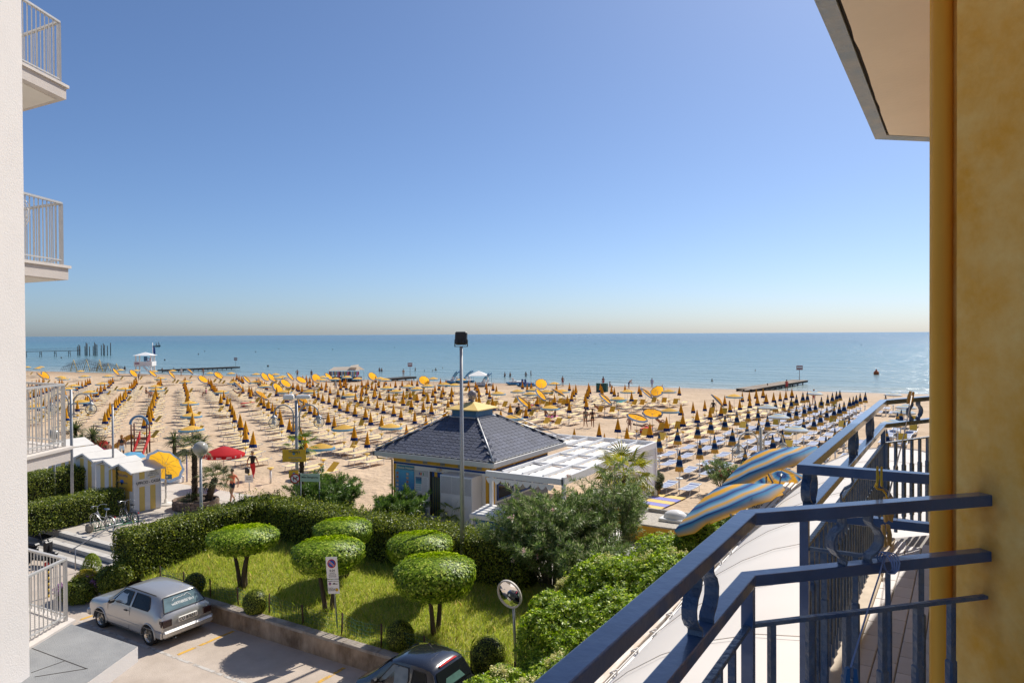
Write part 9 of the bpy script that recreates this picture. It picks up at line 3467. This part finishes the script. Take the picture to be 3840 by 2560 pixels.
# gazebo and pedal boats
q = at(1795, 1446)
gz = empty('white_gazebo', q, A, 'white pyramid gazebo beside the pedal boats', 'gazebo')
mb = MB()
mb.add([(-1.6, -1.6, 1.75), (1.6, -1.6, 1.75), (1.6, 1.6, 1.75), (-1.6, 1.6, 1.75), (0, 0, 2.5)], [(0, 1, 4), (1, 2, 4), (2, 3, 4), (3, 0, 4)])
mb.build('canopy', M_pcanv, gz)
for x in (-1.5, 1.5):
	for y in (-1.5, 1.5):
		mb = MB()
		mb.tube([(x, y, 0), (x, y, 1.8)], .05, 6)
		mb.build('post', M_whitep, gz)
M_pb = mat('pedal_boat_blue', (.08, .28, .48), .4)
for i, (px, py, rz, sl, lb) in enumerate(((1700, 1435, 2.2, True, 'pedal boat with a light blue slide drawn up next to the gazebo'), (1745, 1432, 2.5, True, 'pedal boat with a tall blue slide behind the gazebo'), (1815, 1446, 2.3, True, 'pedal boat with a slide under the edge of the gazebo'), (1935, 1440, .2, False, 'pedal boat with blue folded seats on the sand'), (1975, 1447, .6, False, 'dark blue pedal boat beside the tilted umbrellas'))):
	q = at(px, py)
	pb_ = empty('pedal_boat', q + Vector((0, 0, .05)), A + rz, lb, 'pedal boat')
	for s in (-1, 1):
		mb = MB()
		mb.tube([(-1.6, s * .6, .35), (-1.3, s * .6, .2), (1.2, s * .6, .2), (1.7, s * .6, .45)], [.08, .22, .22, .08], 8)
		mb.build('float', M_pb if i != 2 else M_whitep, pb_)
	mb = MB()
	mb.cbox((-1.1, -.75, .4), (1.0, .75, .55), .04)
	for y in (-.4, .4):
		mb.cbox((-.5, y - .25, .55), (0, y + .25, .7), .05)
		mb.cbox((-.62, y - .25, .6), (-.5, y + .25, 1.15), .04)
	mb.build('deck', mat('pedal_boat_white', (.7, .7, .68), .5) if i != 4 else M_kblue, pb_)
	if sl:
		mb = MB()
		for k in range(5):
			a_, b_ = (-1.6 + k * .45, 1.95 - k * .16 - k * k * .055), (-1.6 + (k + 1) * .45, 1.95 - (k + 1) * .16 - (k + 1) ** 2 * .055)
			mb.beam((a_[0], 0, a_[1]), (b_[0], 0, b_[1]), .5, .05)
			for s in (-1, 1): mb.beam((a_[0], s * .26, a_[1] + .12), (b_[0], s * .26, b_[1] + .12), .04, .2)
		mb.tube([(-1.6, -.25, .4), (-1.6, -.25, 2.4)], .025, 5)
		mb.tube([(-1.6, .25, .4), (-1.6, .25, 2.4)], .025, 5)
		mb.build('slide', M_pb, pb_)
# rope net climbing frames
for i, (px, py, w_, h_, lb) in enumerate(((325, 1384, 11, 3.4, 'large rope net play frame with yellow poles near the water'), (405, 1386, 7, 2.4, 'smaller rope net play frame beside the large one'))):
	q = at(px, py)
	nf_ = empty('net_play_frame', q, A, lb, 'play frame')
	mb = MB()
	for k in range(int(w_ / .5) + 1):
		x = -w_ / 2 + k * .5
		pts = [(x, -2.2, 0), (x, -1.2, h_ * .75 * (1 - abs(x) / w_)), (x, 0, h_ * (1 - .8 * abs(x) / w_) * (.75 + .25 * math.cos(x * 1.6))), (x, 1.2, h_ * .75 * (1 - abs(x) / w_)), (x, 2.2, 0)]
		mb.tube(pts, .035, 3, 0, False)
	for y, f in ((-1.7, .4), (-1.2, .75), (-.6, .9), (0, 1), (.6, .9), (1.2, .75)):
		mb.tube([(-w_ / 2 + k * .5, y, h_ * f * (1 - (.8 if y == 0 else 1) * abs(-w_ / 2 + k * .5) / w_)) for k in range(int(w_ / .5) + 1)], .035, 3, 0, False)
	mb.build('net', mat('dark_net', (.10, .11, .13), .8), nf_)
	mb = MB()
	for k in range(3):
		x = (-.3 + .3 * k) * w_
		mb.tube([(x - .9, 0, 0), (x, 0, h_ * .9), (x + .9, 0, 0)], .09, 6)
	mb.build('poles', M_tray, nf_)
# slide with red panels and blue arch
q = G(522, 1700, 0)
s_ = empty('playground_slide', q, A + R(8), 'playground slide with a blue arch, red scalloped sides and a yellow chute', 'slide')
M_redp = mat('red_play_panel', (.48, .03, .03), .5)
M_brp = mat('brown_play_post', (.14, .05, .025), .7)
for x in (-.52, .52):
	for y in (0, .55):
		mb = MB()
		mb.tube([(x, y, 0), (x, y, 2.1)], .055, 8)
		mb.build('post', M_brp, s_)
mb = MB()
ar = [Vector((.58 * math.cos(a), 0, 2.1 + .58 * math.sin(a))) for a in [PI * k / 12 for k in range(13)]]
for k in range(12): mb.beam(ar[k], ar[k + 1], .10, .16, (0, 1, 0) if False else ar[k] - Vector((0, 0, 2.1)))
mb.build('arch', mat('play_blue', (.12, .26, .42), .5), s_)
mb = MB()
mb.cbox((-.5, .0, 1.05), (.5, .6, 1.12), .01)
mb.build('platform', M_brp, s_)
for x in (.05, .72):
	mb = MB()
	n = 7
	up_ = []
	for k in range(n * 3 + 1):
		t = k / (n * 3)
		up_.append((x, -1.5 + 1.5 * t, .25 + 1.35 * t + .07 * abs(math.sin(PI * t * n))))
	lo_ = [(x, -1.5 + 1.5 * t, .0 + 1.1 * t) for t in (1, .5, 0)]
	mb.plate(up_ + lo_, (-1, 0, 0), .05)
	mb.build('side_panel', M_redp, s_)
for k in range(6):
	mb = MB()
	mb.cbox((.1, -1.4 + k * .24, .10 + k * .18), (.7, -1.26 + k * .24, .16 + k * .18), .01)
	mb.build('step', M_brp, s_)
mb = MB()
pts = [(-.5, .3, 1.12), (-.9, .15, .95), (-1.3, -.1, .62), (-1.7, -.35, .32), (-2.1, -.6, .16)]
for k in range(4):
	mb.beam(pts[k], pts[k + 1], .5, .05)
	for s in (-1, 1):
		a_, b_ = Vector(pts[k]) + Vector((s * .1, s * -.24, .14)), Vector(pts[k + 1]) + Vector((s * .1, s * -.24, .14))
		mb.beam(a_, b_, .05, .26)
mb.build('chute', mat('play_yellow', (.70, .36, .03), .45), s_)
q = G(490, 1728, 0)
mb = MB()
mb.add([(-1.1, -.5, .25), (-.3, -.7, .5), (.5, -.6, .45), (1.1, -.3, .25), (1.0, .5, .3), (0, .7, .5), (-1, .5, .3), (0, 0, .62)], [(0, 1, 7), (1, 2, 7), (2, 3, 7), (3, 4, 7), (4, 5, 7), (5, 6, 7), (6, 0, 7)])
mb.add([(-1.1, -.5, .25), (-.3, -.7, .5), (.5, -.6, .45), (1.1, -.3, .25), (1.1, -.3, 0), (.5, -.6, 0), (-.3, -.7, 0), (-1.1, -.5, 0)], [(7, 6, 1, 0), (6, 5, 2, 1), (5, 4, 3, 2)])
mb.build('paddling_pool', mat('pool_blue', (.12, .36, .55), .5, var=.3, vscale=3), loc=(q.x, q.y, 0), label='pale blue inflatable lying behind the beach hut roofs', cat='inflatable')
q = G(365, 1712, 0)
ph = empty('toy_house', (q.x, q.y, 0), A, 'pink and red plastic play house behind the yuccas', 'play house')
mb = MB()
mb.cbox((-.55, -.4, 0), (.55, .4, .75), .03)
mb.build('walls', mat('toy_pink', (.55, .08, .25), .5), ph)
mb = MB()
mb.prism([(-.6, -.45), (.6, -.45), (.6, .45), (-.6, .45)], .76, .86)
mb.add([(-.6, -.45, .87), (.6, -.45, .87), (.6, .45, .87), (-.6, .45, .87), (-.6, 0, 1.15), (.6, 0, 1.15)], [(0, 1, 5, 4), (2, 3, 4, 5), (0, 4, 3), (1, 2, 5)])
mb.build('roof', M_redp, ph)
# bins, pushchair, towels
for px, py, lb in ((2247, 1455, 'dark green beach bin behind the furled umbrellas'), (2269, 1455, 'dark green beach bin next to a striped deckchair')):
	q = at(px, py + 14)
	mb = MB()
	mb.cbox((-.35, -.35, 0), (.35, .35, 1.15), .05)
	mb.cbox((-.4, -.4, 1.16), (.4, .4, 1.26), .04)
	mb.build('beach_bin', mat('bin_green', (.02, .10, .09), .6), loc=q, label=lb, cat='bin')
q = at(1930, 1570)
pc_ = empty('pushchair', q, A + R(60), 'black pushchair parked beside a furled umbrella', 'pushchair')
mb = MB()
mb.add([(-.25, -.2, .5), (.25, -.2, .5), (.25, .3, .45), (-.25, .3, .45), (-.25, -.45, 1.0), (.25, -.45, 1.0)], [(0, 1, 2, 3), (4, 5, 1, 0), (3, 2, 1, 0), (0, 1, 5, 4)])
mb.ball((0, -.35, 1.0), .3, 10, 0, (1, .8, .7))
mb.build('seat', M_black, pc_)
mb = MB()
for s in (-1, 1):
	mb.tube([(s * .28, -.6, 1.05), (s * .28, .35, .15)], .015, 5)
	mb.tube([(s * .28, .1, .5), (s * .28, -.4, .12)], .015, 5)
mb.build('frame', M_steel, pc_)
for x in (-.28, .28):
	for y in (-.4, .38):
		mb = MB()
		mb.lathe([(.03, -.02), (.12, -.02), (.12, .02), (.03, .02)], 12, 0, (x, y, .12), Matrix.Rotation(PI / 2, 3, 'Y'))
		mb.build('wheel', M_tyre, pc_)
for i, (px, py, c, lb) in enumerate(((2070, 1577, (.7, .15, .4), 'pink towel spread on the sunbed of the seated woman'), (2425, 1622, (.55, .03, .03), 'red towel on the sunbed beside the lying sunbather'), (2010, 1530, (.5, .04, .06), 'red towel draped on a sunbed left among the umbrellas'), (930, 1522, (.5, .02, .02), 'red beach bag beside a yellow deckchair'), (2330, 1518, (.05, .3, .3), 'teal towel lying by the bright open umbrella'), (391, 1481, (.08, .22, .5), 'blue towel on the sand between two sunbed rows'))):
	q = at(px, py)
	mb = MB()
	n = 6
	V = [(-.35 + .7 * a / n, -.8 + 1.6 * b / n, .41 + .02 * math.sin(a * 2 + b)) for b in range(n + 1) for a in range(n + 1)]
	mb.add(V, [(b * 7 + a, b * 7 + a + 1, b * 7 + a + 8, b * 7 + a + 7) for b in range(n) for a in range(n)], 0, True)
	mb.add([(x, y, z - .35) for x, y, z in V if abs(x) > .34 and abs(y) > .79] + [V[0], V[6], V[48], V[42]], [(0, 1, 5, 4)])
	mb.build('beach_towel', mat('towel_%d' % i, c, .9), loc=q, rz=A * .1, label=lb.replace(' left among', ' among'), cat='towel')
